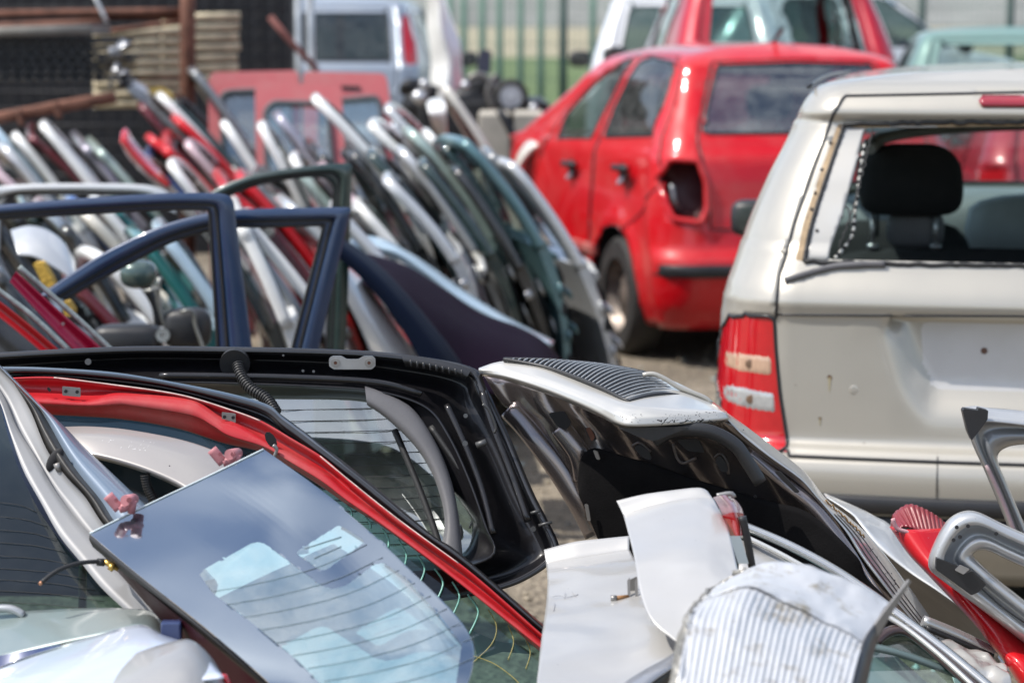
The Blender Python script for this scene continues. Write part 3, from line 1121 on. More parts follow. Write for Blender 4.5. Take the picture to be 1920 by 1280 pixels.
    pb = on_rear(S, [(fl[0][0], fl[0][1]), (-.3, fl[0][1] - .002), (0, fl[0][1]), (.3, fl[0][1] - .002), (-fl[0][0], fl[0][1])], .004, 90)
    ad.tube([p + Vector((0, 0, random.uniform(-.003, .003))) for p in pb], .006, sm=False, res=6)
    pb = on_rear(S, [(fl[-1][0], fl[-1][1] + .006), (0, fl[-1][1] + .014), (-fl[-1][0], fl[-1][1] + .006)], .004, 80)
    ad.tube([p + Vector((0, 0, random.uniform(-.003, .003))) for p in pb], .006, sm=False, res=6)
    ad.build('adhesive_bead', M_RUBBER, tgo, local=True)
    hl = MB()                                            # bolt holes in the flange
    for a in [(1529, 362), (1522, 392), (1541, 318), (1516, 440), (1513, 462), (1532, 432), (1556, 268)]:
        x, z = rr([a])[0]
        q = on_rear(S, [(x, z)], .002)[0]
        hl.disc(q, (0, -1, .4), .0045, 0, 0, 0, 10)
    build_each(hl, 'bolt_hole', M_DARK, tgo, local=True)
    wp = MB()
    wp.band(on_rear(S, rr([(1471, 526), (1505, 515), (1560, 500), (1610, 495), (1660, 494)]), .006, 30), .012, .016)
    wp.build('loose_seal', M_GREYP, tgo, local=True)
    cr = MB()
    cr.tube(on_rear(S, rr([(1457, 592), (1600, 592), (1800, 592), (1956, 593)]) + [(.3, zt), (.62, zt)], .0005, 60), .0028, res=6)
    cr.build('panel_gap', M_SEAL, tgo, local=True)
    bl = MB()
    bx = rr([(1834, 188), (1836, 198)])
    zc = rr([(1836, 189)])[0][1]
    G = [on_rear(S, [(bx[0][0] + .01 * abs(k) / 2, zc + k * .007), (0, zc + k * .007), (-bx[0][0] - .01 * abs(k) / 2, zc + k * .007)], .004 + .004 * (2 - abs(k)), 24, False) for k in (-2, -1, 0, 1, 2)]
    bl.grid(G)
    bl.build('brake_light', mat('dull red lens', (.30, .015, .03), .25, coat=.8), tgo, thick=.004, local=True)
    for nm, mt in (('lamp', M_TILELENS),):
        a = S.take(nm)
        F0 = a.f
        for sg in (-1, 1):
            q = MB().add(a.v, [f for f in F0 if a.v[f[0]].x * sg > 0])
            lo = q.build('tail_lamp', mt, t, local=True, fixn=False)
            q = MB()
            seam(q, [max([l for l in S.rim(nm) if sum(v.x for v in l) * sg > 0], key=len)], .005)
            q.build('lamp_seal', M_SEAL, lo, local=True)
            for n2, m2, tp, bt in (('amber_lens', M_AMBERLENS, [(1348, 671), (1380, 668), (1447, 670)], [(1343, 700), (1380, 706), (1449, 709)]), ('reversing_lens', M_CLEARLENS, [(1341, 736), (1380, 731), (1452, 738)], [(1344, 763), (1395, 774), (1456, 779)])):
                A, B = [resample([Vector((x, 0, z)) for x, z in rr(q)], 40) for q in (tp, bt)]
                rows_ = []
                for k in range(7):
                    fk = k / 6
                    line = on_rear(S, [(p.lerp(q, fk).x, p.lerp(q, fk).z) for p, q in zip(A, B)], (.0022 if 0 < k < 6 else -.002))
                    rows_.append([Vector((p.x * (-sg) if sg > 0 else p.x, p.y + .0004 * math.sin(i * 1.9) + (0 if 1 < i < 38 else .003), p.z)) for i, p in enumerate(line)])
                lens = MB().grid(rows_).build(n2, m2, lo, local=True)
                kx = rows_[3][22]
                MB().ball(kx + Vector((0, 0, 0)), .013, .0016, .012).build('bulb', mat('lens bulb shade', (.22, .14, .09), .3), lo, local=True)
    a = S.take('windscreen')
    seam(a, S.rim('windscreen'), .008, 1)
    a.build('windscreen', [G_CLEAR, M_SEAL], t, local=True, fixn=False)
    a = S.take('side_window')
    for l in S.rim('side_window'):
        cc = sum(l, Vector()) / len(l)
        lo_y, hi_y = min(v.y for v in l), max(v.y for v in l)
        q = MB().add(a.v, [f for f in a.f if a.v[f[0]].x * cc.x > 0 and lo_y - .02 < a.v[f[0]].y < hi_y + .02])
        seam(q, [l], .008, 1)
        q.build('side_window', [G_CLEAR, M_SEAL], t, local=True, fixn=False)
    b = MB()
    for z, w, h, mi in ((.415, .022, .045, 0), (.36, .022, .05, 0)):
        b.band(on_rear(S, [(-.80, z), (-.7, z), (-.5, z), (0, z), (.5, z), (.7, z), (.80, z)], .004, 60), w, h, mi=mi)
    b.build('bumper_strip', M_BLACKP, t, local=True)
    bj = MB()
    for xx in (rr([(1757, 900)])[0][0], -rr([(1757, 900)])[0][0]):
        bj.tube(on_rear(S, [(xx, .545), (xx, .50), (xx, .44)], 0, 10), .002, res=5)
    build_each(bj, 'bumper_joint', M_SEAL, t, local=True)
    # rust that bleeds through the paint, and small chips
    ru = MB()
    def drip(px, py, w, h):
        x, z = rr([(px, py)])[0]
        k = 10
        o = [(x + w * math.cos(6.28 * i / k) * random.uniform(.7, 1.2), z + w * math.sin(6.28 * i / k) * random.uniform(.7, 1.2)) for i in range(k)]
        c0 = on_rear(S, [(x, z)], .0012)[0]
        ru.add([c0] + [Vector((a, c0.y, b)) for a, b in o], [(0, 1 + i, 1 + (i + 1) % k) for i in range(k)], 0, False)
        if h:
            g = [Vector((x - w * .6, c0.y - .0003, z)), Vector((x + w * .5, c0.y - .0003, z)), Vector((x + w * .15, c0.y - .0003, z - h)), Vector((x - w * .15, c0.y - .0003, z - h))]
            ru.add(g, [(0, 1, 2, 3)], 1, False)
    drip(1555, 709, .007, .035); drip(1537, 786, .004, .018); drip(1491, 724, .0015, 0); drip(1620, 830, .0015, 0)
    build_each(ru, 'rust_spot', [mat('rust stain', (.13, .06, .02), .8, var=.5, scale=90), mat('rust run', (.42, .36, .22), .7)], tgo, local=True)
    x, z = rr([(1846, 662)])[0]
    c0 = on_rear(S, [(x, z)], .001)[0]
    MB().disc(c0, (0, -1, 0), .0085, 0, .002, 0, 14).build('screw_hole', mat('rusty screw', (.12, .06, .04), .7), tgo, local=True)
    x, z = rr([(1601, 732)])[0]
    c0 = on_rear(S, [(x, z)], 0)[0]
    MB().ball(c0, .012, .0012, .012).build('dent', P_SIL, tgo, local=True)
    # roof ditch seams
    rs = MB()
    for sg in (-1, 1):
        rs.tube([Vector((sg * .588, .40, 1.437)), Vector((sg * .575, .7, 1.453)), Vector((sg * .56, 1.4, 1.458)), Vector((sg * .55, 2.2, 1.45))], .005, n=20)
    rs.build('roof_seam', M_SEAL, t, local=True)
    # left mirror
    for sg in (-1, 1):
        m = MB()
        m.ball((sg * .90, 2.62, .93), .075, .06, .066, pw=.6)
        m.tube([Vector((sg * .78, 2.68, .98)), Vector((sg * .9, 2.64, .97))], .022)
        m.disc((sg * .905, 2.558, .93), (sg * .1, -1, 0), .05, mi=1)
        m.build('wing_mirror', [M_BLACKP, G_CLEAR], t, local=True)
    # cabin
    car_floor(t, L_, W_)
    M_SEATC = mat('black seat cloth', (.014, .014, .016), .85, bump=.25, bscale=420)
    sb = MB()
    sb.ball((-.02, 1.20, .655), .62, .10, .30, pw=.4, M=Matrix.Rotation(R_(-12), 4, 'X'))
    sb.ball((0, 1.5, .5), .62, .3, .1, pw=.5)
    so_ = sb.build('rear_seat', M_SEATC, t, local=True)
    hc = to_car(T, 1708, 337, (1, 1.18))
    hr = MB()
    prof = []
    for k in range(17):
        a = -math.pi / 2 + math.pi * k / 16
        dz, rz_ = math.sin(a), abs(math.cos(a)) ** .35
        wx = .150 + .014 * (-dz) - .03 * max(0, dz) ** 3
        prof.append([Vector((hc.x + wx * math.copysign(abs(math.cos(b)) ** .5, math.cos(b)) * (rz_ if k in (0, 16) else max(rz_, .25)), hc.y + .06 * math.copysign(abs(math.sin(b)) ** .6, math.sin(b)) * rz_ - .04 * dz, hc.z + .107 * math.copysign(abs(dz) ** .75, dz))) for b in [6.28318 * j / 28 for j in range(28)]])
    hr.grid(prof, 0, True)
    hr.build('headrest', M_SEATC, so_, local=True)
    po = MB()
    for px in (1636, 1754):
        a, b = to_car(T, px, 400, (1, 1.2)), to_car(T, px, 462, (1, 1.2))
        po.tube([a, b], .007)
        po.ball(b, .018, .014, .012)
    build_each(po, 'headrest_post', M_STEEL, so_, local=True)
    mm = MB()
    a = to_car(T, 1716, 430, (1, 1.26))
    mm.ball(a, .085, .03, .055, pw=.5)
    mm.build('belt_guide', M_GREYP, so_, local=True)
    for sx in (-.38, .38):
        seat(t, sx, 1.95, .42, .5, .56, True, M_SEATC)
    hd = MB()
    hd.band([to_car(T, 1625, 280, (1, 1.0)), to_car(T, 1660, 258, (1, 1.3)), to_car(T, 1760, 244, (1, 1.6)), to_car(T, 1900, 236, (1, 1.6)), to_car(T, 2000, 236, (1, 1.6))], .05, .028, n=24)
    hd.build('headlining', mat('grey headlining', (.32, .32, .31), .9), t, local=True)
    lc = MB()
    lc.ball((.30, 2.30, .93), .46, .10, .12, pw=.5)
    lc.build('pale_fill', mat('pale grey fill', (.42, .46, .47), .6), t, local=True)  # pale shape added for the light area low in the cabin
    ds = MB()
    ds.ball((0, 2.86, .90), .66, .25, .13, pw=.6)
    ds.build('dashboard', mat('grey dashboard', (.20, .22, .23), .6), t, local=True)
    cb = MB()                                            # frayed wire hanging in the aperture
    cp = [to_car(T, a, b, (1, lambda z: .06 + (z - .9) * .52)) for a, b in [(1622, 262), (1612, 330), (1604, 390), (1598, 440), (1578, 470), (1566, 484)]]
    q = resample(cp, 60)
    for i in range(0, 59):
        cb.tube([q[i], q[i + 1]], .0042 + .0012 * math.sin(i * 2.1), res=6, mi=(i // 2) % 2)
    cb.tube([to_car(T, a, b, (1, .22)) for a, b in [(1566, 400), (1580, 385), (1592, 395), (1594, 420)]], .003, n=14, mi=1)
    cb.build('frayed_wire', [M_BLACKP, mat('white tape', (.55, .54, .5), .5)], t, local=True)
    for sg in (-1, 1):
        for cy in (.80, 3.35):
            wheel(t, (sg * .715, cy, .298), .298, .18, sg, M_RIM)
    return t
silver_estate()
# ================================================================== the scrap panels in front
def row(pts, Y):
    """Pixel points given one depth, a depth sliding along the row (a pair), or a depth rule."""
    n = len(pts)
    if callable(Y): return [(a, b, Y(a, b)) for a, b in pts]
    if isinstance(Y, (list, tuple)): return [(a, b, Y[0] + (Y[1] - Y[0]) * i / max(1, n - 1)) for i, (a, b) in enumerate(pts)]
    return [(a, b, Y) for a, b in pts]

def base(px, py, Y):
    p = P(px, py, Y)
    return (p.x, p.y, 0)

def hose(mb, pts, r, rings=26, mi=0):
    p = resample([W3(q) for q in pts], rings * 3)
    mb.tube(p, r * .86, sm=False, res=10, mi=mi)
    for i in range(0, rings * 3 - 2, 3):
        mb.tube([p[i], p[i + 1]], r, res=10, mi=mi)

def px_skin(rows, n, m, rsm=True, bulge=0.0):
    """A Skin lofted over pixel rows."""
    b = MB().loft(rows, n=n, m=m, rsm=rsm)
    G = [b.v[i * n:(i + 1) * n] for i in range(len(b.v) // n)]
    return Skin(G)

def cut_px(S, name, poly):
    S.cut(name, poly, lambda v: PX(v), lambda v, a, b: P(a, b, v.y), None, 8)

def on_px(S, pts, lift=.002, n=None):
    """Pixel points carried onto a skin's surface (moved lift metres nearer)."""
    vs = [(PX(v), v) for v in S.V]
    o = []
    if n:
        q = resample([Vector((a, b, 0)) for a, b in pts], n)
        pts = [(v.x, v.y) for v in q]
    for a, b in pts:
        c = sorted(vs, key=lambda w: (w[0][0] - a) ** 2 + (w[0][1] - b) ** 2)[:4]
        ws = [1 / (1 + math.hypot(w[0][0] - a, w[0][1] - b)) for w in c]
        o.append(P(a, b, sum(w[1].y * k for w, k in zip(c, ws)) / sum(ws) - lift))
    return o

P_BLK = paint('black inner paint', (.008, .0075, .009), .0, .3, .5, .025, spec=.35)
P_BLKO = paint('black outer paint', (.010, .010, .012), .0, .3, .8, .04)
P_TGRED = paint('tailgate red', (.44, .012, .018), .0, .45, .5, .30, spec=.3)
P_BEI = paint('pale champagne paint', (.40, .37, .35), .3, .4, .6, .35)
P_GRYW = paint('light grey paint', (.31, .31, .315), .2, .45, .5, .35)
P_BLU = paint('slate blue silver paint', (.20, .26, .34), .1, .38, .7, .08)
P_WHT = paint('silver white paint', (.54, .53, .515), .4, .34, .8, .34, wave=.2)
P_SGRN = paint('grey green silver paint', (.27, .33, .32), .35, .35, .8, .2)
P_SIL2 = paint('bright silver paint', (.50, .51, .52), .45, .33, .8, .2)
P_SGR2 = paint('mid grey paint', (.26, .27, .28), .4, .35, .8, .25)
G_HEAT = glass('heated rear glass', (.60, .86, .88), 3.6, .06)
G_DKGRN = glass('dark green rear glass', (.20, .36, .33), 1.6, .012)
M_HEAT = mat('heater wire', (.03, .03, .03), .5)
M_FRIT = mat('black glass border', (.018, .026, .036), .10, rvar=.04, coat=1.0, coat_r=.03, spec=1.0)
M_FRIT.node_tree.nodes['Principled BSDF'].inputs['IOR'].default_value = 2.75
M_FRIT.node_tree.nodes['Principled BSDF'].inputs['Specular Tint'].default_value = (.80, .90, 1, 1)
M_TEAL = mat('teal heater line', (.16, .42, .36), .35)
M_BRASS = mat('brass connector', (.55, .36, .10), .35, .8)
M_BOLT = mat('grey bolt', (.30, .29, .28), .4, .6)

# ------------------------------------------------------------------ black tailgate
def black_tailgate():
    t = thing('tailgate', 'black car tailgate seen from inside, with grey plastic trim and a ribbed rubber hose', 'tailgate', base(600, 900, 4.4))
    Y = lambda d: (lambda x, y: 4.46 - .00055 * (y - 655) + d)
    R0 = [(-70, 668), (0, 662), (150, 654), (300, 650), (600, 655), (760, 666), (885, 690), (912, 730), (955, 820), (1000, 925), (1046, 1018), (1038, 1048), (1000, 1078), (945, 1102), (850, 1122), (760, 1132)]
    R0b = [(-70, 676), (0, 670), (150, 662), (300, 658), (600, 663), (757, 674), (876, 698), (902, 738), (946, 826), (990, 928), (1038, 1020), (1030, 1046), (995, 1074), (942, 1097), (850, 1116), (760, 1126)]
    R1 = [(-70, 690), (0, 684), (150, 674), (300, 669), (600, 676), (750, 690), (862, 714), (886, 752), (930, 835), (972, 935), (1018, 1028), (1012, 1046), (982, 1066), (936, 1086), (850, 1104), (760, 1112)]
    R2 = [(-70, 706), (0, 700), (150, 690), (300, 684), (600, 694), (735, 708), (838, 732), (862, 776), (902, 852), (942, 946), (985, 1030), (975, 1046), (935, 1068), (850, 1088), (760, 1096)]
    R3 = [(-70, 732), (0, 728), (300, 716), (600, 724), (722, 736), (800, 765), (842, 820), (880, 900), (912, 985), (928, 1028), (908, 1050), (850, 1066), (760, 1072)]
    R4 = [(-70, 756), (0, 752), (300, 742), (515, 745), (690, 752), (752, 790), (828, 888), (880, 962), (890, 990), (884, 1022), (866, 1042), (840, 1050), (760, 1050)]
    sk = MB()
    sk.loft([row(R0, Y(.012)), row(R0, Y(-.004)), row(R0b, Y(-.008))], n=130)
    sk.build('outer_skin', P_BLKO, t, thick=.003)
    fr = MB()
    fr.loft([row(R0b, Y(.0)), row(R1, Y(.035)), row(R1, Y(.05)), row(R2, Y(.045)), row(R3, Y(-.015)), row(R3, Y(-.012)), row(R4, Y(.03)), row(R4, Y(.06))], n=130, m=3, rsm=True)
    random.seed(11)
    # pressed ribs and pockets of the inner pressing
    for pts, r in (([(905, 735), (925, 800), (962, 895), (990, 975)], .006), ([(838, 760), (875, 840), (905, 920), (925, 1000)], .005), ([(300, 704), (520, 707), (700, 716), (790, 738)], .005)):
        fr.tube(row(pts, lambda x, y: 4.44 - .00055 * (y - 655)), r, n=30)
    fr.build('inner_panel', P_BLK, t, thick=.003)
    S = px_skin([row([(300, 738), (515, 741), (700, 748), (760, 780)], Y(.17)), row([(420, 860), (600, 850), (750, 850), (840, 885)], Y(.12)), row([(600, 1010), (720, 1000), (820, 990), (900, 985)], Y(.06)), row([(680, 1080), (760, 1075), (830, 1070), (900, 1060)], Y(.05))], 30, 10)
    gl = S.take('body').build('window', G_HEAT, t, fixn=False)
    h = MB()
    for k in range(15):
        y = 765 + k * 21
        h.tube(on_px(S, [(400 + k * 20, y + 4), (560 + k * 15, y + 3), (700 + k * 9, y), (850, y - 6)], .002, 14), .0008, res=5, sm=False)
    h.build('heater_wires', M_HEAT, gl)
    tr = MB()
    A = [(684, 724), (716, 735), (770, 764), (812, 822), (842, 890), (858, 960), (866, 1040)]
    B = [(688, 758), (726, 784), (776, 832), (810, 885), (830, 945), (834, 990), (826, 1034)]
    C = [((a[0] + b[0]) / 2, (a[1] + b[1]) / 2) for a, b in zip(A, B)]
    tr.loft([row(A, Y(.03)), row(A, Y(-.02)), row(C, Y(-.032)), row(B, Y(-.022)), row(B, Y(.03))], n=50, m=3, rsm=True)
    tr.build('pillar_trim', [M_GREYP, M_DARK], t)
    dk = MB()                                            # dark gas strut behind the trim
    dk.band(row([(740, 806), (782, 905), (812, 985), (826, 1030)], Y(.035)), .012, .012, n=20)
    dk.band(row([(808, 800), (850, 860), (880, 905)], Y(.0)), .012, .012, n=12)
    dk.build('strut', M_RUBBER, t)
    ho = MB()
    hose(ho, row([(446, 684), (452, 704), (470, 728), (500, 748), (518, 774)], lambda x, y: 4.46 - .0010 * (y - 655)), .0115, 24)
    ho.disc(P(440, 683, 4.44), (0, -1, -.2), .028, 0, .012, 0, 24)
    ho.build('hose', M_RUBBER, t)
    hp = MB()
    hp.plate(rnd([(617, 671), (624, 667), (640, 667), (650, 673), (672, 673), (682, 667), (698, 667), (704, 672), (704, 686), (697, 692), (626, 692), (617, 686)], 3), 4.415)
    for x in (629, 692):
        hp.disc(P(x, 680, 4.4105), (0, -1, 0), .0068, .0045, .001, 1, 16)
        hp.disc(P(x, 680, 4.4115), (0, -1, 0), .0045, 0, 0, 2, 16)
    hp.build('hinge_plate', [M_STEEL, M_BOLT, M_RUST], t, thick=.004)
    sp = MB()                                            # broken spoiler end with clips
    sp.loft([row([(752, 664), (800, 670), (850, 681), (884, 692)], 4.42), row([(756, 676), (800, 683), (846, 694), (876, 706)], 4.40), row([(760, 688), (806, 694), (846, 704), (872, 712)], 4.43)], n=24, m=2)
    for x in range(770, 870, 12):
        y = 672 + (x - 755) * .19
        sp.band(row([(x, y), (x + 1, y + 12)], 4.398), .0025, .004, n=3)
    sp.build('spoiler_end', M_BLACKP, t)
    bt = MB()
    for x, y, r in ((873, 779, .004), (872, 831, .005), (1000, 991, .005), (531, 666, .002), (568, 695, .0025), (588, 696, .0025), (165, 678, .006)):
        bt.disc(P(x, y, 4.30 if y > 760 else 4.43), (0, -1, .2), r, 0, .006, 0, 14)
    bt.tube(row([(905, 757), (918, 770), (930, 800), (926, 812)], 4.33), .0025, n=14)
    bt.tube(row([(995, 962), (1012, 957)], 4.27), .003); bt.tube(row([(1010, 985), (1035, 978)], 4.26), .003)
    bt.tube(row([(893, 835), (912, 828)], 4.29), .006)
    build_each(bt, 'bolt', mat('dull dark bolt', (.10, .10, .10), .45, .5), t)
    w = MB()
    w.tube(row([(862, 898), (876, 930), (888, 962), (880, 990)], 4.33), .0022, n=20, mi=0)
    w.tube(row([(860, 985), (864, 1000), (858, 1015)], 4.32), .005, n=8, mi=1)
    w.build('wiring', [mat('pale wire', (.5, .48, .42), .5), M_BOLT], t)
black_tailgate()

# ------------------------------------------------------------------ red tailgate
def red_tailgate():
    t = thing('tailgate', 'red painted tailgate with black outer rim and dark heated glass, before the black tailgate', 'tailgate', base(500, 900, 4.05))
    Y = lambda d: (lambda x, y: 4.16 - .0006 * (y - 700) + d)
    E0 = [(20, 710), (101, 709), (201, 721), (336, 741), (437, 771), (490, 791), (547, 824), (606, 860), (657, 904), (749, 978), (877, 1070), (1013, 1188), (1090, 1252)]
    Ea = [(24, 722), (110, 726), (205, 733), (330, 745), (432, 784), (492, 808), (547, 838), (606, 874), (657, 917), (747, 988), (872, 1078), (1013, 1196), (1090, 1260)]
    E1 = [(40, 741), (118, 747), (161, 751), (212, 739), (269, 741), (353, 748), (376, 758), (413, 783), (447, 797), (497, 826), (547, 852), (606, 886), (655, 928), (735, 985), (850, 1074), (1012, 1203), (1090, 1266)]
    E2 = [(50, 755), (97, 757), (168, 760), (222, 757), (242, 758), (356, 776), (400, 797), (430, 815), (495, 836), (547, 866), (606, 902), (653, 938), (720, 984), (825, 1062), (930, 1145), (1011, 1210), (1090, 1272)]
    E3 = [(60, 772), (97, 775), (228, 783), (336, 801), (420, 828), (494, 846), (547, 875), (606, 912), (653, 945), (712, 982), (804, 1048), (909, 1129), (1010, 1216), (1090, 1278)]
    f = MB()
    f.loft([row(E0, Y(.0)), row(E0, Y(-.004)), row(Ea, Y(.022)), row(E1, Y(.012)), row(E1, Y(.0)), row(E2, Y(-.010)), row(E2, Y(-.004)), row(E3, Y(.022)), row(E3, Y(.035))], n=150, m=2, rsm=True)
    f.build('frame', P_TGRED, t, thick=.003)
    B0 = [(-40, 690), (7, 687), (101, 689), (235, 700), (403, 731), (500, 757), (530, 779), (591, 824), (694, 904), (808, 1000), (863, 1037), (1016, 1168), (1100, 1238)]
    B1 = [(-40, 704), (13, 702), (134, 705), (302, 724), (437, 758), (495, 777), (530, 806), (560, 828), (657, 900), (749, 974), (877, 1066), (1013, 1183), (1090, 1246)]
    Bm = [((a[0] + b[0]) / 2, (a[1] + b[1]) / 2) for a, b in zip(B0, B1)]
    b = MB()
    b.loft([row(B0, Y(.10)), row(B0, Y(.02)), row(Bm, Y(-.004)), row(B1, Y(.01)), row(B1, Y(.03)), row(E0, Y(.012))], n=140, m=2)
    b.build('rim', P_BLKO, t)
    bd = MB()
    bd.tube(row([(101, 708), (201, 720), (336, 740), (437, 770), (488, 789)], Y(-.004)), .0016, n=60)
    bd.tube(row([(600, 855), (657, 902), (749, 975), (860, 1056)], Y(-.004)), .0014, n=40)
    bd.build('thin_bead', mat('painted edge highlight', (.55, .42, .38), .7, var=.4, scale=60), t)  # pale beads paint the thin highlight along the red edges
    c = MB()                                              # two captive nut plates and the drain hole
    for x, y, w, h_ in ((134, 733, 17, 9), (429, 781, 13, 9)):
        c.plate(rnd([(x - w, y - h_), (x + w, y - h_ + 3), (x + w, y + h_ + 2), (x - w, y + h_ - 1)], 2), 4.128 - .0004 * (y - 730), mi=0)
        for s in (-.62, .62):
            c.disc(P(x + s * w, y + 1 + s, 4.124 - .0004 * (y - 730)), (0, -1, 0), .003, 0, 0, 1, 10)
    build_each(c, 'nut_plate', [M_BOLT, M_DARK], t, thick=.002)
    d = MB()
    for x, y, a, q in ((92, 730, 3, 4), (462, 787, 2.5, 5), (508, 824, 10, 15)):
        Yd = (4.125 if y < 800 else 4.07)
        d.plate([(x + a * math.cos(k * .6283) + .4 * (q * math.sin(k * .6283)), y + q * math.sin(k * .6283)) for k in range(10)], Yd)
    build_each(d, 'drain_hole', M_DARK, t, thick=.002)
    lk = MB()
    lk.band(row([(512, 834), (519, 842), (514, 856)], 4.055), .008, .006, n=8)
    lk.build('clip', M_BOLT, t)
    S = px_skin([row([(40, 766), (228, 778), (336, 796), (420, 822), (494, 840), (606, 906), (712, 978), (804, 1044), (909, 1126), (1014, 1220), (1100, 1290)], Y(.03)),
                 row([(60, 900), (200, 930), (300, 960), (400, 1000), (480, 1040), (560, 1090), (640, 1140), (720, 1190), (800, 1250), (900, 1310), (1000, 1370)], Y(.04))], 80, 16)
    g = S.take('body').build('window', G_DKGRN, t, fixn=False)
    k = 2.977
    h = MB()
    arcs = [[(30, 290), (55, 320), (60, 350)], [(130, 350), (160, 385), (165, 420)], [(230, 420), (262, 470), (262, 525)], [(320, 480), (362, 560), (355, 620)], [(425, 565), (465, 640), (440, 720)], [(520, 640), (568, 720), (535, 815)], [(620, 715), (660, 800), (615, 915)], [(705, 785), (765, 880), (715, 1005)]]
    for a in arcs:
        h.tube(on_px(S, [(640 + x / k, 850 + y / k) for x, y in a], .004, 14), .0017, res=6, sm=False)
    h.build('heater_lines', M_TEAL, g)
    h = MB()
    for a in [[(820, 870), (866, 960), (840, 1060), (730, 1170)], [(930, 955), (962, 1050), (930, 1150)], [(730, 1125), (850, 1170), (950, 1240), (1000, 1290)], [(1030, 1040), (1055, 1110), (1030, 1200)]]:
        h.tube(on_px(S, [(640 + x / k, 850 + y / k) for x, y in a], .006, 20), .0009, res=6, sm=False)
    h.build('yellow_wire', mat('yellow wire', (.30, .27, .09), .5), g)
    h = MB()
    h.plate([(640 + x / k, 850 + y / k) for x, y in [(735, 990), (870, 1045), (1000, 1070), (1080, 1120), (900, 1105), (760, 1150)]], 3.99)
    h.build('teal_reflection', mat('painted teal reflection', (.24, .42, .40), .4), g)  # flat teal patch paints a reflection in the glass
red_tailgate()

# ------------------------------------------------------------------ champagne tailgate under the glass
def champagne_tailgate():
    t = thing('tailgate', 'pale champagne tailgate with scrawled scratches, under the loose rear window', 'tailgate', base(320, 880, 3.95))
    top = [(60, 806), (125, 801), (180, 801), (250, 808), (350, 828), (430, 858), (520, 905)]
    mid = [(90, 822), (150, 818), (230, 826), (320, 848), (410, 885), (500, 940)]
    bot = [(120, 848), (182, 853), (260, 874), (330, 903), (380, 935), (460, 985)]
    S = px_skin([row(top, [4.10, 4.02]), row(mid, [4.05, 3.96]), row(bot, [4.01, 3.88])], 60, 10)
    f = S.take('body')
    f.loft([row(bot, [4.01, 3.88]), row([(x - 2, y + 6) for x, y in bot], [4.025, 3.895])], n=60)
    f.build('frame', P_BEI, t, thick=.003)
    s = MB()
    q = lambda l: [(x / 2.977, 640 + y / 2.977) for x, y in l]
    for l in ([(570, 553), (655, 548)], [(640, 548), (605, 562)], [(650, 548), (720, 545)], [(700, 546), (672, 600)], [(735, 560), (715, 598), (745, 575), (760, 585), (750, 600)], [(790, 575), (770, 590), (785, 602), (810, 590), (795, 575)], [(840, 575), (820, 595), (850, 602), (862, 585), (840, 575)], [(880, 580), (872, 600)], [(925, 585), (900, 590), (925, 602), (905, 610)], [(800, 556), (860, 566)], [(740, 600), (830, 610)]):
        s.tube(on_px(S, q(l), .0015, 10), .0006, res=4, sm=False)
    s.build('scratched_scrawl', mat('scratched metal', (.82, .81, .8), .4), t)
    b = MB()
    b.plate(row([(150, 850), (260, 872), (345, 905), (470, 980), (420, 1020), (300, 1010), (235, 960)], lambda x, y: 4.04 - .0006 * (y - 850)))
    b.build('window', G_DARK, t)
    h = MB()
    hose(h, row([(272, 890), (276, 912), (286, 934), (300, 960)], 3.96), .0085, 16)
    h.build('hose', M_RUBBER, t)
    c = MB().disc(P(318, 873, 3.95), (0, -1, .5), .0012, 0, 0, 0, 8)
    c.build('chip', M_DARK, t)
champagne_tailgate()

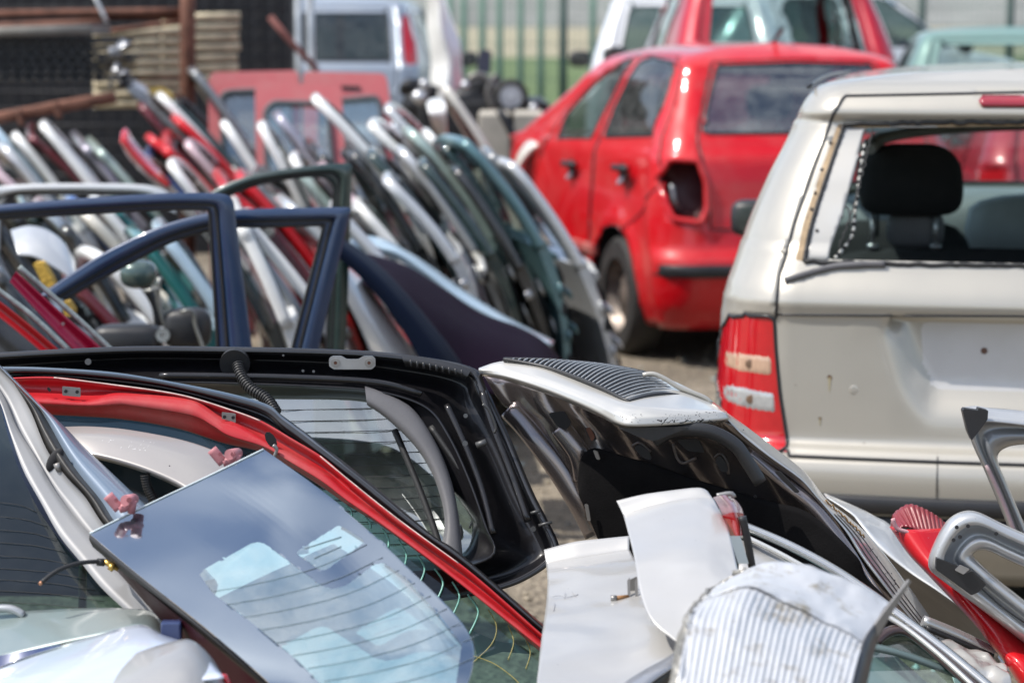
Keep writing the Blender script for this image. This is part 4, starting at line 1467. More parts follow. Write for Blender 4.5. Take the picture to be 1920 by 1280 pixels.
# ------------------------------------------------------------------ slate blue tailgate on the left
def blue_tailgate():
    t = thing('tailgate', 'tailgate with slate blue outer edge, light grey inner frame and green glass at left', 'tailgate', base(100, 950, 3.75))
    Y = lambda d: (lambda x, y: 3.99 - .0007 * (y - 700) + d)
    A = [(-30, 700), (0, 754), (20, 815), (44, 882), (77, 942), (111, 1003), (151, 1053), (188, 1099), (232, 1141), (300, 1200)]
    B = [(-28, 690), (8, 745), (32, 801), (64, 852), (101, 915), (138, 966), (172, 1004), (220, 1060), (280, 1125), (330, 1180)]
    C = [(-24, 668), (28, 720), (57, 768), (87, 841), (121, 889), (158, 929), (191, 979), (240, 1035), (300, 1105), (345, 1160)]
    f = MB()
    f.loft([row(A, Y(.04)), row(A, Y(.0)), row(B, Y(.008)), row(B, Y(.02)), row(C, Y(.0)), row(C, Y(-.008))], n=80, m=3)
    f.build('frame', P_GRYW, t)
    D = [(30, 722), (66, 757), (84, 781), (134, 868), (188, 936), (212, 973), (262, 1030), (320, 1100)]
    Cs = [(28, 722), (57, 770), (87, 841), (121, 889), (158, 929), (191, 979), (240, 1035), (300, 1105)]
    mid = [((a[0] + b[0]) / 2 + 1, (a[1] + b[1]) / 2) for a, b in zip(Cs, D)]
    s = MB()
    s.loft([row(Cs, Y(.0)), row(mid, Y(-.016)), row(D, Y(.006))], n=60, m=3, rsm=True)
    s.build('seal', mat('grimy seal', (.02, .018, .016), .45, var=.6, scale=40), t)
    E = [(0, 684), (71, 753), (120, 799), (161, 842), (218, 896), (276, 952), (330, 1010), (400, 1085)]
    D2 = [(-2, 688), (66, 757), (84, 781), (134, 868), (188, 936), (212, 973), (262, 1030), (320, 1100)]
    m2 = [((a[0] + b[0]) / 2, (a[1] + b[1]) / 2) for a, b in zip(D2, E)]
    o = MB()
    o.loft([row(D2, Y(.008)), row(m2, Y(.0)), row(E, Y(.05)), row(E, Y(.10))], n=60, m=4, rsm=True)
    o.build('outer_skin', P_BLU, t)
    l = MB()
    l.ball(P(103, 862, 3.875), .011, .006, .022, M=Matrix.Rotation(R_(32), 4, 'Y'))
    l.tube(row([(106, 868), (112, 882)], 3.865), .006, mi=1)
    l.build('latch_hole', [M_DARK, M_BOLT], t)
    S = px_skin([row([(-80, 700), (-30, 715), (0, 758)], Y(.05)), row([(-80, 820), (-20, 850), (36, 880)], Y(.06)), row([(-80, 1000), (0, 1010), (112, 1012)], Y(.06)), row([(-80, 1170), (100, 1170), (280, 1190)], Y(.05))], 24, 10)
    g = S.take('body').build('window', G_DKGRN, t, fixn=False)
    h = MB()
    for y in (942, 969, 994, 1018, 1043, 1067, 1088, 1109, 1130):
        xe = 60 + (y - 930) * .75
        h.tube(on_px(S, [(-40, y - 4), (xe * .5, y + 4), (xe, y + 18)], .002, 12), .0005, res=5, sm=False)
    h.build('heater_wires', M_HEAT, g)
    w = MB()
    w.band(row([(156, 1045), (154, 1160)], 3.84), .027, .01, n=4)
    w.build('inner_post', mat('brown plastic', (.06, .045, .04), .5), t)
blue_tailgate()

# ------------------------------------------------------------------ loose rear window in front
def loose_window():
    t = thing('rear_window', 'loose rear window with wide dark border and pink hinges, reflecting the sky', 'car window', base(500, 1100, 3.6))
    S = px_skin([row([(168, 1000), (275, 947), (385, 895), (495, 842)], [3.66, 3.80]), row([(270, 1085), (390, 1030), (510, 975), (630, 940)], [3.53, 3.66]), row([(390, 1180), (530, 1130), (660, 1090), (767, 1062)], [3.38, 3.50]), row([(500, 1275), (640, 1240), (780, 1215), (889, 1203)], [3.24, 3.34]), row([(560, 1340), (660, 1345), (760, 1348), (852, 1350)], [3.14, 3.18])], 120, 28)
    low = [(375, 1078), (380, 1068), (470, 1019), (485, 1015), (500, 1021), (604, 1098), (626, 1104), (648, 1098), (704, 1056), (722, 1056), (760, 1082), (815, 1142), (866, 1206), (846, 1345), (660, 1342), (610, 1290), (555, 1235), (470, 1165), (400, 1112)]
    win = rnd([(553, 1036), (636, 983), (686, 1014), (606, 1072)], 10)
    cut_px(S, 'clear', low)
    cut_px(S, 'clear', win)
    fr = S.take('body')
    fr.build('border', M_FRIT, t, fixn=False)
    g = S.take('clear').build('pane', glass('loose window glass', (.66, .88, .90), 3.6, .16), t, fixn=False)
    h = MB()
    for k in range(9):
        x0, y0 = 398 + 30 * k, 1108 + 24 * k
        pts = [(x0, y0), (x0 + 90, y0 - 16), (x0 + 200, y0 - 46), (x0 + 290, y0 - 88)]
        h.tube(on_px(S, pts, .0015, 22), .0005, res=5, sm=False)
    for y in (1006, 1024):
        h.tube(on_px(S, [(575 + (y - 1010), y + 22), (640, y)], .0015, 8), .001, res=5, sm=False)
    h.build('heater_wires', mat('grey heater wire', (.16, .21, .24), .5), g)
    e = MB()
    Le = [(168, 1001), (270, 1086), (390, 1182), (500, 1277), (560, 1342)]
    e.loft([row(Le, [3.66, 3.14]), row([(x - 1, y + 10) for x, y in Le], [3.655, 3.135]), row([(x + 6, y + 24) for x, y in Le], [3.68, 3.16])], n=40, m=2)
    e.build('edge_rubber', M_RUBBER, t)
    e = MB()
    e.loft([row([(176, 1022), (280, 1110), (400, 1208), (520, 1310)], [3.69, 3.18]), row([(236, 1088), (300, 1160), (380, 1240), (460, 1330)], [3.72, 3.26])], n=30, m=2)
    e.build('lower_lip', mat('dark maroon paint', (.028, .002, .006), .5, spec=.2), t)
    e = MB()
    e.tube(on_px(S, [(168, 1000), (275, 947), (385, 895), (494, 842)], 0, 30), .0016, res=6, sm=False)
    e.build('lit_edge', mat('lit glass edge', (.62, .70, .72), .25), t)  # pale tube paints the light caught by the pane's top edge
    M_PINK = mat('faded pink hinge paint', (.52, .20, .22), .5, var=.3, scale=30)
    for ox, oy, Yh in ((0, 0, 3.80), (-195, 86, 3.68)):
        hg = MB()
        hg.band(row([(397 + ox, 842 + oy), (408 + ox, 855 + oy), (419 + ox, 868 + oy)], Yh), .011, .016, n=6)
        hg.band(row([(419 + ox, 867 + oy), (432 + ox, 863 + oy), (440 + ox, 851 + oy)], Yh), .012, .014, n=8)
        hg.tube([P(430 + ox, 852 + oy, Yh - .014), P(446 + ox, 849 + oy, Yh + .02)], .0085, res=14)
        hg.tube([P(445 + ox, 852 + oy, Yh), P(441 + ox, 876 + oy, Yh)], .006, res=8)
        hg.disc(P(413 + ox, 851 + oy, Yh - .0095), (0, -1, .3), .003, 0, .0006, 1, 12)
        hg.disc(P(437 + ox, 851 + oy, Yh - .016), (0, -1, .3), .004, 0, .0006, 1, 12)
        hg.build('hinge', [M_PINK, mat('dark pink recess', (.20, .05, .06), .6)], t)
    c = MB()
    c.tube(row([(78, 1091), (110, 1068), (150, 1055), (190, 1052)], [3.56, 3.62]), .0035, n=20)
    c.tube(row([(182, 1053), (196, 1054)], 3.62), .006)
    c.tube(row([(196, 1052), (206, 1058), (222, 1066)], 3.62), .0045, mi=1)
    c.tube(row([(205, 1060), (214, 1066)], 3.61), .006, mi=1)
    c.tube(row([(74, 1095), (79, 1090)], 3.56), .0026, mi=2)
    c.build('cable', [M_RUBBER, M_BRASS, mat('bare copper', (.5, .25, .15), .4, .7)], t)
loose_window()

def pane_backing():  # pale panel added beneath so the pane looks brighter
    t = thing('bonnet', 'pale ice blue panel added under the loose rear window to brighten its pane', 'bonnet', base(600, 1180, 3.5))
    MB().loft([row([(360, 1060), (480, 1010), (640, 980), (720, 1040)], [3.86, 3.92]), row([(400, 1120), (540, 1080), (690, 1050), (790, 1110)], [3.74, 3.80]), row([(500, 1210), (630, 1170), (760, 1150), (868, 1205)], [3.58, 3.62]), row([(580, 1330), (680, 1320), (780, 1320), (850, 1330)], [3.34, 3.36])], n=40, m=6, rsm=True).build('panel', paint('ice blue paint', (.44, .56, .62), .1, .4, .8, .25), t, thick=.003)
pane_backing()

# ------------------------------------------------------------------ panels at the bottom left
def lower_left_panels():
    t = thing('bonnet_skin', 'grey green car panel edge at the bottom left, below the lined glass', 'car panel', base(130, 1180, 3.55))
    MB().loft([row([(-60, 1156), (0, 1150), (150, 1142), (230, 1142), (285, 1149), (312, 1186)], 3.62), row([(-60, 1200), (0, 1190), (120, 1172), (230, 1160), (285, 1160), (312, 1190)], 3.54), row([(-60, 1260), (0, 1236), (100, 1210), (200, 1188), (262, 1174), (308, 1196)], 3.46)], n=50, m=4, rsm=True).build('panel', P_SGRN, t, thick=.004)
    m = MB()
    m.band(row([(-20, 1140), (20, 1140), (45, 1153)], 3.6), .016, .01, n=10)
    m.build('edge_trim', P_SIL2, t)
    t = thing('car_door', 'blue white door skin lying flat at the bottom left corner', 'car panel', base(120, 1260, 3.3))
    m = MB()
    m.loft([row([(-60, 1275), (0, 1250), (60, 1228), (110, 1213), (180, 1192), (262, 1172), (304, 1190), (350, 1204)], 3.44), row([(-60, 1310), (40, 1275), (150, 1240), (260, 1215), (330, 1212), (380, 1225)], 3.30), row([(-60, 1360), (60, 1340), (180, 1320), (280, 1300), (350, 1280), (420, 1270)], 3.15)], n=50, m=4, rsm=True)
    m.build('panel', paint('pale blue white paint', (.55, .60, .70), .2, .35, .8, .1), t, thick=.003)
    m = MB()
    m.loft([row([(-30, 1236), (0, 1228), (50, 1219), (114, 1207)], 3.43), row([(-30, 1262), (0, 1249), (55, 1228), (114, 1210)], 3.42)], n=20, m=2)  # navy sliver stands in for a small shadow at the panel edge
    m.box(P(322, 1186, 3.44), .03, .02, .036, bev=.003)
    m.build('shadow_and_block', paint('navy shadow and block', (.02, .04, .13), .1, .3, .8, .05), t)
    t = thing('wing', 'curved mid grey wing panel at the bottom edge, left of the loose rear window', 'car panel', base(280, 1260, 3.2))
    m = MB()
    m.loft([row([(140, 1300), (200, 1256), (260, 1224), (320, 1205), (358, 1201), (395, 1232), (428, 1285)], 3.28), row([(160, 1330), (230, 1280), (290, 1250), (340, 1238), (375, 1250), (420, 1300)], 3.18), row([(180, 1370), (260, 1345), (330, 1340), (400, 1350)], 3.06)], n=40, m=4, rsm=True)
    m.build('panel', P_GRYW, t, thick=.003)
    m = MB().band(row([(412, 1272), (420, 1266), (430, 1285)], 3.24), .012, .008, n=6)
    m.build('clip', M_TILELENS, t)
lower_left_panels()

# ------------------------------------------------------------------ bonnet with the louvred cowl
def louvred_bonnet():
    t = thing('bonnet', 'silver bonnet standing on edge with black louvred vent on top and black lining', 'bonnet', base(1300, 950, 4.3))
    r0 = row([(898, 691), (942, 678), (1024, 679), (1110, 686), (1180, 694), (1224, 701), (1262, 715), (1300, 733), (1338, 755), (1362, 773)], [4.42, 4.30])
    r1 = [(898, 693, 4.41), (946, 697, 4.38), (1011, 715, 4.32), (1077, 740, 4.24), (1126, 761, 4.17), (1159, 776, 4.12), (1200, 782, 4.10), (1270, 779, 4.12), (1343, 773, 4.16), (1363, 777, 4.18)]
    r2 = [(900, 699, 4.415), (946, 705, 4.375), (1011, 725, 4.315), (1077, 751, 4.235), (1126, 774, 4.165), (1159, 792, 4.115), (1190, 797, 4.095), (1265, 794, 4.11), (1343, 787, 4.15), (1366, 784, 4.175)]
    r3 = [(902, 703, 4.45), (946, 712, 4.42), (1011, 732, 4.36), (1077, 758, 4.28), (1126, 780, 4.21), (1159, 797, 4.16), (1190, 802, 4.14), (1265, 799, 4.15), (1343, 792, 4.19), (1366, 788, 4.21)]
    m = MB()
    m.loft([r0, r1, r1, r2, r3], n=90, m=4)
    m.build('panel', paint('warm silver paint', (.56, .545, .51), .35, .3, .9, .22), t, thick=.0025)
    N_ = resample([P(*q) for q in [(944, 680, 4.405), (1011, 692, 4.375), (1064, 708, 4.325), (1123, 732, 4.255), (1166, 754, 4.20), (1180, 759, 4.19)]], 60)
    F_ = resample([P(*q) for q in [(946, 678.5, 4.41), (1024, 680, 4.40), (1110, 687, 4.385), (1159, 693.5, 4.37), (1208, 704, 4.355), (1241, 718, 4.34), (1275, 736, 4.32), (1306, 757, 4.30)]], 60)
    up = Vector((0, -.0015, .004))
    v = MB()
    G = []
    for a, b in zip(N_, F_):
        G.append([a.lerp(b, k / 12) + up * .6 + Vector((0, 0, .012 * math.sin(math.pi * k / 12) * min(1, (b - a).length / .12))) for k in range(13)])
    v.grid(G)
    lv_ = v.build('vent', M_BLACKP, t, thick=.003)
    q = MB()
    for i in range(3, 59, 2):
        c = [p + Vector((0, -.001, .0042)) for p in G[i]]
        q.band(c, .0022, .0035, sm=False)
    q.build('louvre_slats', mat('sunlit louvre edges', (.34, .35, .36), .38, var=.2), lv_)  # black slats given grey for the sun shining on their edges
    q = MB()
    rim_ = [g[0] + up * 1.2 for g in G] + [p + up * 1.2 for p in G[-1][1:]]
    q.tube(rim_, .0035, sm=False, res=6)
    q.tube([g[-1] + up for g in G], .003, sm=False, res=6)
    q.ball(P(1135, 690, 4.37), .020, .012, .004)
    q.build('vent_rim', M_BLACKP, lv_)
    q = MB()                                             # raised washer nozzle flange on the far side
    q.tube(row([(1205, 703), (1225, 701), (1250, 712), (1275, 727), (1318, 744), (1334, 756)], 4.29), .0045, n=24)
    q.box(P(1312, 756, 4.27), .018, .01, .006, bev=.001, mi=1)
    q.box(P(1295, 748, 4.28), .012, .008, .005, bev=.001, mi=1)
    q.build('cowl_lip', [P_SIL, M_BOLT], t)
    Lf = [(905, 700), (940, 757), (978, 791), (1037, 872), (1083, 945), (1121, 1008), (1180, 1100), (1240, 1195)]
    Rt = [(1364, 786), (1392, 815), (1438, 852), (1500, 897), (1530, 930), (1558, 962), (1588, 998), (1614, 1040), (1647, 1084), (1680, 1126), (1715, 1167), (1750, 1215)]
    a = resample([P(x, y, 4.46 - .0002 * (y - 700)) for x, y in Lf], 26)
    b = resample([P(x, y, 4.20) for x, y in Rt], 26)
    M_UND = paint('unwashed underside paint', (.24, .205, .20), .8, .22, .8, .10, wave=.3)
    u = MB()
    G = [[p.lerp(q_, k / 24) + Vector((0, .05 * math.sin(math.pi * k / 24), .0)) + Vector((0, .015 * math.sin(k * .9 + i * .25), 0)) for k in range(25)] for i, (p, q_) in enumerate(zip(a, b))]
    u.grid(G)
    uo = u.build('underside', M_UND, t, thick=.002)
    s = MB()
    ys = lambda x, y: 4.46 - .0002 * (y - 700) - (x - 905 - max(0, (y - 700) * .65)) / 460 * .24
    pull = lambda d: (lambda x, y: ys(x, y) + d)
    for pts, w in (([(953, 766), (985, 800), (1037, 868), (1083, 940), (1116, 1002)], .04), ([(1400, 846), (1460, 896), (1510, 936), (1548, 978), (1588, 1030), (1626, 1092), (1668, 1150)], .022), ([(1050, 800), (1085, 850), (1096, 900)], .04)):
        s = MB()
        s.band(row(pts, pull(.010)), w, .012, up=(0, -1, 0), n=26, rd=.4)
        s.build('stiffener', M_UND, uo)
    d = MB()
    for pts in ([(1028, 774), (1058, 770), (1072, 792), (1062, 806), (1046, 800)], [(1188, 838), (1200, 832), (1218, 845), (1222, 862), (1206, 858)], [(1268, 824), (1310, 822), (1322, 848), (1290, 845)], [(1340, 862), (1350, 852), (1362, 868), (1366, 884), (1352, 884)], [(1452, 884), (1462, 882), (1500, 922), (1492, 924)], [(1095, 800), (1112, 806), (1120, 826), (1104, 822)], [(1412, 930), (1416, 926), (1420, 934)], [(1120, 850), (1128, 848), (1134, 860), (1128, 862)]):
        d.plate(rnd(pts, 6), pull(-.022))
    build_each(d, 'access_hole', M_DARK, uo, thick=.002)
    d = MB()
    for pts in ([(1262, 832), (1270, 858), (1282, 868), (1305, 858)], [(1340, 858), (1352, 850), (1364, 868), (1366, 888)], [(1186, 836), (1200, 830), (1220, 846)]):
        d.tube(row(pts, pull(-.018)), .0028, n=16)
    build_each(d, 'latch_loop', mat('oily latch steel', (.10, .085, .08), .35, .6, var=.5, scale=30), uo)
    d = MB()
    d.plate(rnd([(1098, 803), (1106, 800), (1116, 818), (1110, 828)], 4), pull(-.024))
    d.build('rust_patch', M_RUST, uo, thick=.001)
    l = MB()
    l.loft([row([(1086, 905), (1090, 862), (1108, 841), (1136, 844), (1175, 857), (1224, 870), (1306, 899), (1372, 919), (1438, 939), (1505, 956), (1558, 995), (1594, 1031), (1612, 1052), (1626, 1084), (1662, 1122), (1700, 1172)], pull(-.020)),
            row([(1088, 930), (1100, 900), (1125, 890), (1180, 905), (1300, 950), (1420, 985), (1520, 1020), (1580, 1070), (1620, 1120), (1660, 1190)], pull(-.028)),
            row([(1122, 1008), (1150, 1050), (1180, 1090), (1240, 1110), (1340, 1130), (1450, 1160), (1560, 1190), (1630, 1215)], pull(-.028)),
            row([(1180, 1102), (1210, 1150), (1240, 1195), (1320, 1215), (1450, 1230), (1560, 1240), (1640, 1250)], pull(-.02))], n=90, m=5, rsm=False)
    l.build('lining', mat('black felt lining', (.007, .0065, .007), .95, bump=.12, bscale=260, spec=.08, var=.3), t, thick=.006)
    l = MB()
    for x, y, w, h_ in ((1119, 852, 7, 9), (1102, 960, 6, 16)):
        l.plate(rnd([(x - w, y - h_), (x + w * .2, y - h_ + 2), (x + w, y + h_), (x, y + h_)], 3), pull(-.045))
    build_each(l, 'lining_clip', M_BOLT, t, thick=.002)
    k = MB()
    k.plate(rnd([(1158, 801), (1190, 803), (1225, 800), (1292, 800), (1264, 812), (1238, 822), (1224, 826), (1196, 818)], 3), 4.11)
    k.band(row([(1226, 826), (1254, 810), (1290, 804), (1335, 810), (1378, 834), (1403, 868), (1425, 903)], 4.13), .02, .02, up=(0, -1, 0), n=30)
    k.build('grille_surround', M_BLACKP, t, thick=.004)
    e = MB()
    Ro = [(1362, 773), (1400, 800), (1450, 838), (1508, 884), (1550, 936), (1590, 968), (1632, 1008), (1668, 1052), (1704, 1100), (1740, 1152), (1774, 1202), (1806, 1248)]
    Ri = Rt
    Rm = [((p[0] + q_[0]) / 2, (p[1] + q_[1]) / 2) for p, q_ in zip(Ro, Ri)]
    e.loft([row(Ro, 4.46), row(Ro, 4.36), row(Rm, 4.25), row(Ri, 4.18), row(Ri, 4.21)], n=80, m=3, rsm=True)
    e.build('side_edge', P_SIL2, t)
    e = MB()
    for f_ in (.42, .62, .8):
        e.tube(row([(p[0] * (1 - f_) + q_[0] * f_, p[1] * (1 - f_) + q_[1] * f_) for p, q_ in list(zip(Ro, Ri))[5:]], 4.36 - f_ * .18 - .02), .0012, n=40, res=5)
    random.seed(5)
    pr = []
    for i in range(34):
        x = 1548 + i * 2.2
        pr.append((x, 936 + (x - 1548) * .95 + random.uniform(-3, 3)))
    e.tube(row(pr, 4.26), .0016, sm=False, res=5, mi=1)
    for i in range(40):
        i_ = random.uniform(0, 9.9); p, q_ = Ro[int(i_)], Ro[int(i_) + 1]; fr_ = i_ % 1
        e.disc(P(p[0] + (q_[0] - p[0]) * fr_ - random.uniform(2, 18), p[1] + (q_[1] - p[1]) * fr_ + random.uniform(2, 14), 4.25), (0, -1, .3), random.uniform(.0006, .0016), 0, 0, 2, 6)
    build_each(e, 'worn_edge', [mat('grime line', (.05, .05, .05), .6), mat('rust crack', (.28, .16, .06), .8, var=.5), M_DARK], t)
    e = MB()
    random.seed(9)
    for i in range(70):
        f_ = random.random()
        x = 1150 + 200 * f_; y = 786 + random.uniform(-10, 6) - (f_ > .7) * 4
        e.disc(P(x, y, 4.093), (0, -.6, .8), random.uniform(.0005, .0012), 0, 0, 0, 6)
    x = 1232
    while x < 1340:
        e.tube(row([(x, 790 + random.uniform(-3, 3)), (x + random.uniform(2, 9), 789 + random.uniform(-4, 3))], 4.092), random.uniform(.0004, .001), res=4)
        x += random.uniform(2, 7)
    e.tube(row([(1240, 796), (1252, 783)], 4.092), .0006, res=4)
    e.build('stone_chips', M_DARK, t)
louvred_bonnet()

# ------------------------------------------------------------------ white wing and quarter panel
def white_wing():
    t = thing('wing', 'silver white front wing with a folded top edge and rusty pin bracket', 'car wing', base(1130, 1150, 3.7))
    R = [row([(1020, 1031), (1077, 1016), (1130, 1010), (1180, 1005)], 3.92), row([(1024, 1056), (1077, 1046), (1110, 1041), (1180, 1030)], 3.90), row([(1024, 1058), (1077, 1049), (1112, 1044), (1182, 1034)], 3.89),
         row([(1027, 1090), (1080, 1080), (1130, 1075), (1200, 1068)], 3.80), row([(1024, 1135), (1090, 1130), (1150, 1126), (1225, 1120)], 3.68), row([(1014, 1210), (1080, 1205), (1170, 1200), (1240, 1190), (1280, 1200)], 3.50), row([(1010, 1250), (1080, 1252), (1150, 1252), (1210, 1248), (1252, 1236)], 3.42), row([(1006, 1285), (1060, 1290), (1120, 1292), (1160, 1290), (1200, 1280)], 3.36), row([(1000, 1360), (1040, 1362), (1080, 1364), (1120, 1360)], 3.24)]
    m = MB()
    m.loft(R, n=40, m=4, rsm=True)
    m.build('panel', P_WHT, t, thick=.003)
    m = MB()
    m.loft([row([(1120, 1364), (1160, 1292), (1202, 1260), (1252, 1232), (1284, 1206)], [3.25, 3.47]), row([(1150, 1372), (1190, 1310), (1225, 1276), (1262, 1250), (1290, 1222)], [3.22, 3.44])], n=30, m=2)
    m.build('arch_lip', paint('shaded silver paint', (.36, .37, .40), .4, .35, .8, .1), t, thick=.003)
    m = MB()
    m.loft([row([(1152, 1374), (1192, 1312), (1227, 1278), (1264, 1252), (1292, 1224)], [3.23, 3.45]), row([(1190, 1385), (1225, 1330), (1255, 1295), (1282, 1270), (1300, 1240)], [3.30, 3.55])], n=30, m=2)
    m.build('arch_liner', M_BLACKP, t, thick=.003)
    b = MB()
    for x0, x1 in ((1176, 1180), (1190, 1194)):
        b.plate(rnd([(x0, 1088), (x1 + 1, 1082), (x1 + 3, 1140), (x0 + 2, 1146)], 1), lambda x, y: 3.70 - .0004 * (y - 1090))
    b.plate([(1176, 1088), (1194, 1080), (1196, 1138), (1179, 1146)], 3.715)
    b.build('bracket', M_BOLT, t, thick=.003)
    b = MB()
    b.tube([P(1145, 1121, 3.68), P(1156, 1121, 3.68)], .0048, res=10, mi=1)
    b.tube([P(1155, 1121, 3.68), P(1178, 1119, 3.69)], .004, res=10, mi=0)
    b.build('pin', [mat('rusty pin', (.30, .15, .06), .6), M_BOLT], t)
    b = MB()
    for l in ([(1036, 1118), (1050, 1116), (1062, 1119), (1084, 1114)], [(1040, 1130), (1038, 1145)], [(1060, 1110), (1058, 1121)], [(1072, 1108), (1080, 1118)]):
        b.tube(row(l, lambda x, y: 3.70 - .0022 * (y - 1120)), .0005, n=10, res=4)
    b.build('pen_mark', mat('faint pen mark', (.38, .38, .40), .6), t)
white_wing()

def white_quarter():
    t = thing('rear_quarter', 'silver white rear corner panel with a pink tail lamp, resting on the white wing', 'car panel', base(1280, 1050, 3.6))
    R = [row([(1156, 939), (1208, 927), (1274, 918), (1310, 915), (1326, 921)], 3.80), row([(1168, 964), (1215, 949), (1270, 938), (1310, 932), (1334, 932)], 3.785), row([(1169, 967), (1216, 953), (1272, 942), (1312, 937), (1340, 940)], 3.775),
         row([(1175, 988), (1230, 976), (1290, 966), (1335, 962), (1358, 974)], 3.72), row([(1184, 1022), (1240, 1012), (1310, 1002), (1368, 1002)], 3.65), row([(1192, 1060), (1250, 1050), (1320, 1040), (1380, 1054)], 3.58), row([(1203, 1120), (1260, 1110), (1330, 1100), (1390, 1100)], 3.50), row([(1226, 1168), (1280, 1165), (1340, 1155), (1395, 1150)], 3.44), row([(1280, 1216), (1320, 1215), (1360, 1212), (1400, 1205)], 3.40), row([(1300, 1290), (1340, 1290), (1400, 1290)], 3.34)]
    m = MB()
    m.loft(R, n=40, m=4, rsm=True)
    m.build('panel', P_WHT, t, thick=.003)
    m = MB()
    m.loft([row([(1337, 932), (1348, 950), (1360, 978), (1368, 1004)], 3.735), row([(1352, 928), (1368, 945), (1380, 972), (1384, 1000)], 3.70), row([(1368, 927), (1386, 946), (1394, 968), (1394, 1000)], 3.74), row([(1370, 928), (1388, 946), (1395, 968), (1395, 1000)], 3.78)], n=24, m=6, rsm=True)
    lo = m.build('tail_lamp', mat('pale pink lens', (.62, .36, .40), .15, coat=1, var=.3, scale=26), t)
    m = MB()
    m.loft([row([(1354, 966), (1360, 982), (1368, 1005)], 3.728), row([(1374, 960), (1382, 980), (1386, 1005)], 3.694), row([(1393, 962), (1396, 980), (1396, 1003)], 3.736)], n=20, m=6, rsm=True)
    m.build('red_lens', M_TILELENS, lo)
    m = MB()
    m.tube(row([(1344, 929), (1370, 925), (1376, 932)], 3.72), .004, n=10)
    m.build('lamp_cap', M_BOLT, lo)
    m = MB()
    m.loft([row([(1368, 1004), (1376, 1030), (1384, 1056)], 3.66), row([(1388, 1004), (1396, 1030), (1404, 1056)], 3.68)], n=12, mi=1)
    m.band(row([(1392, 968), (1401, 1010), (1410, 1062)], 3.70), .009, .012, n=14, mi=0)
    m.build('corner_edge', [M_BLACKP, P_SIL2], t)
white_quarter()

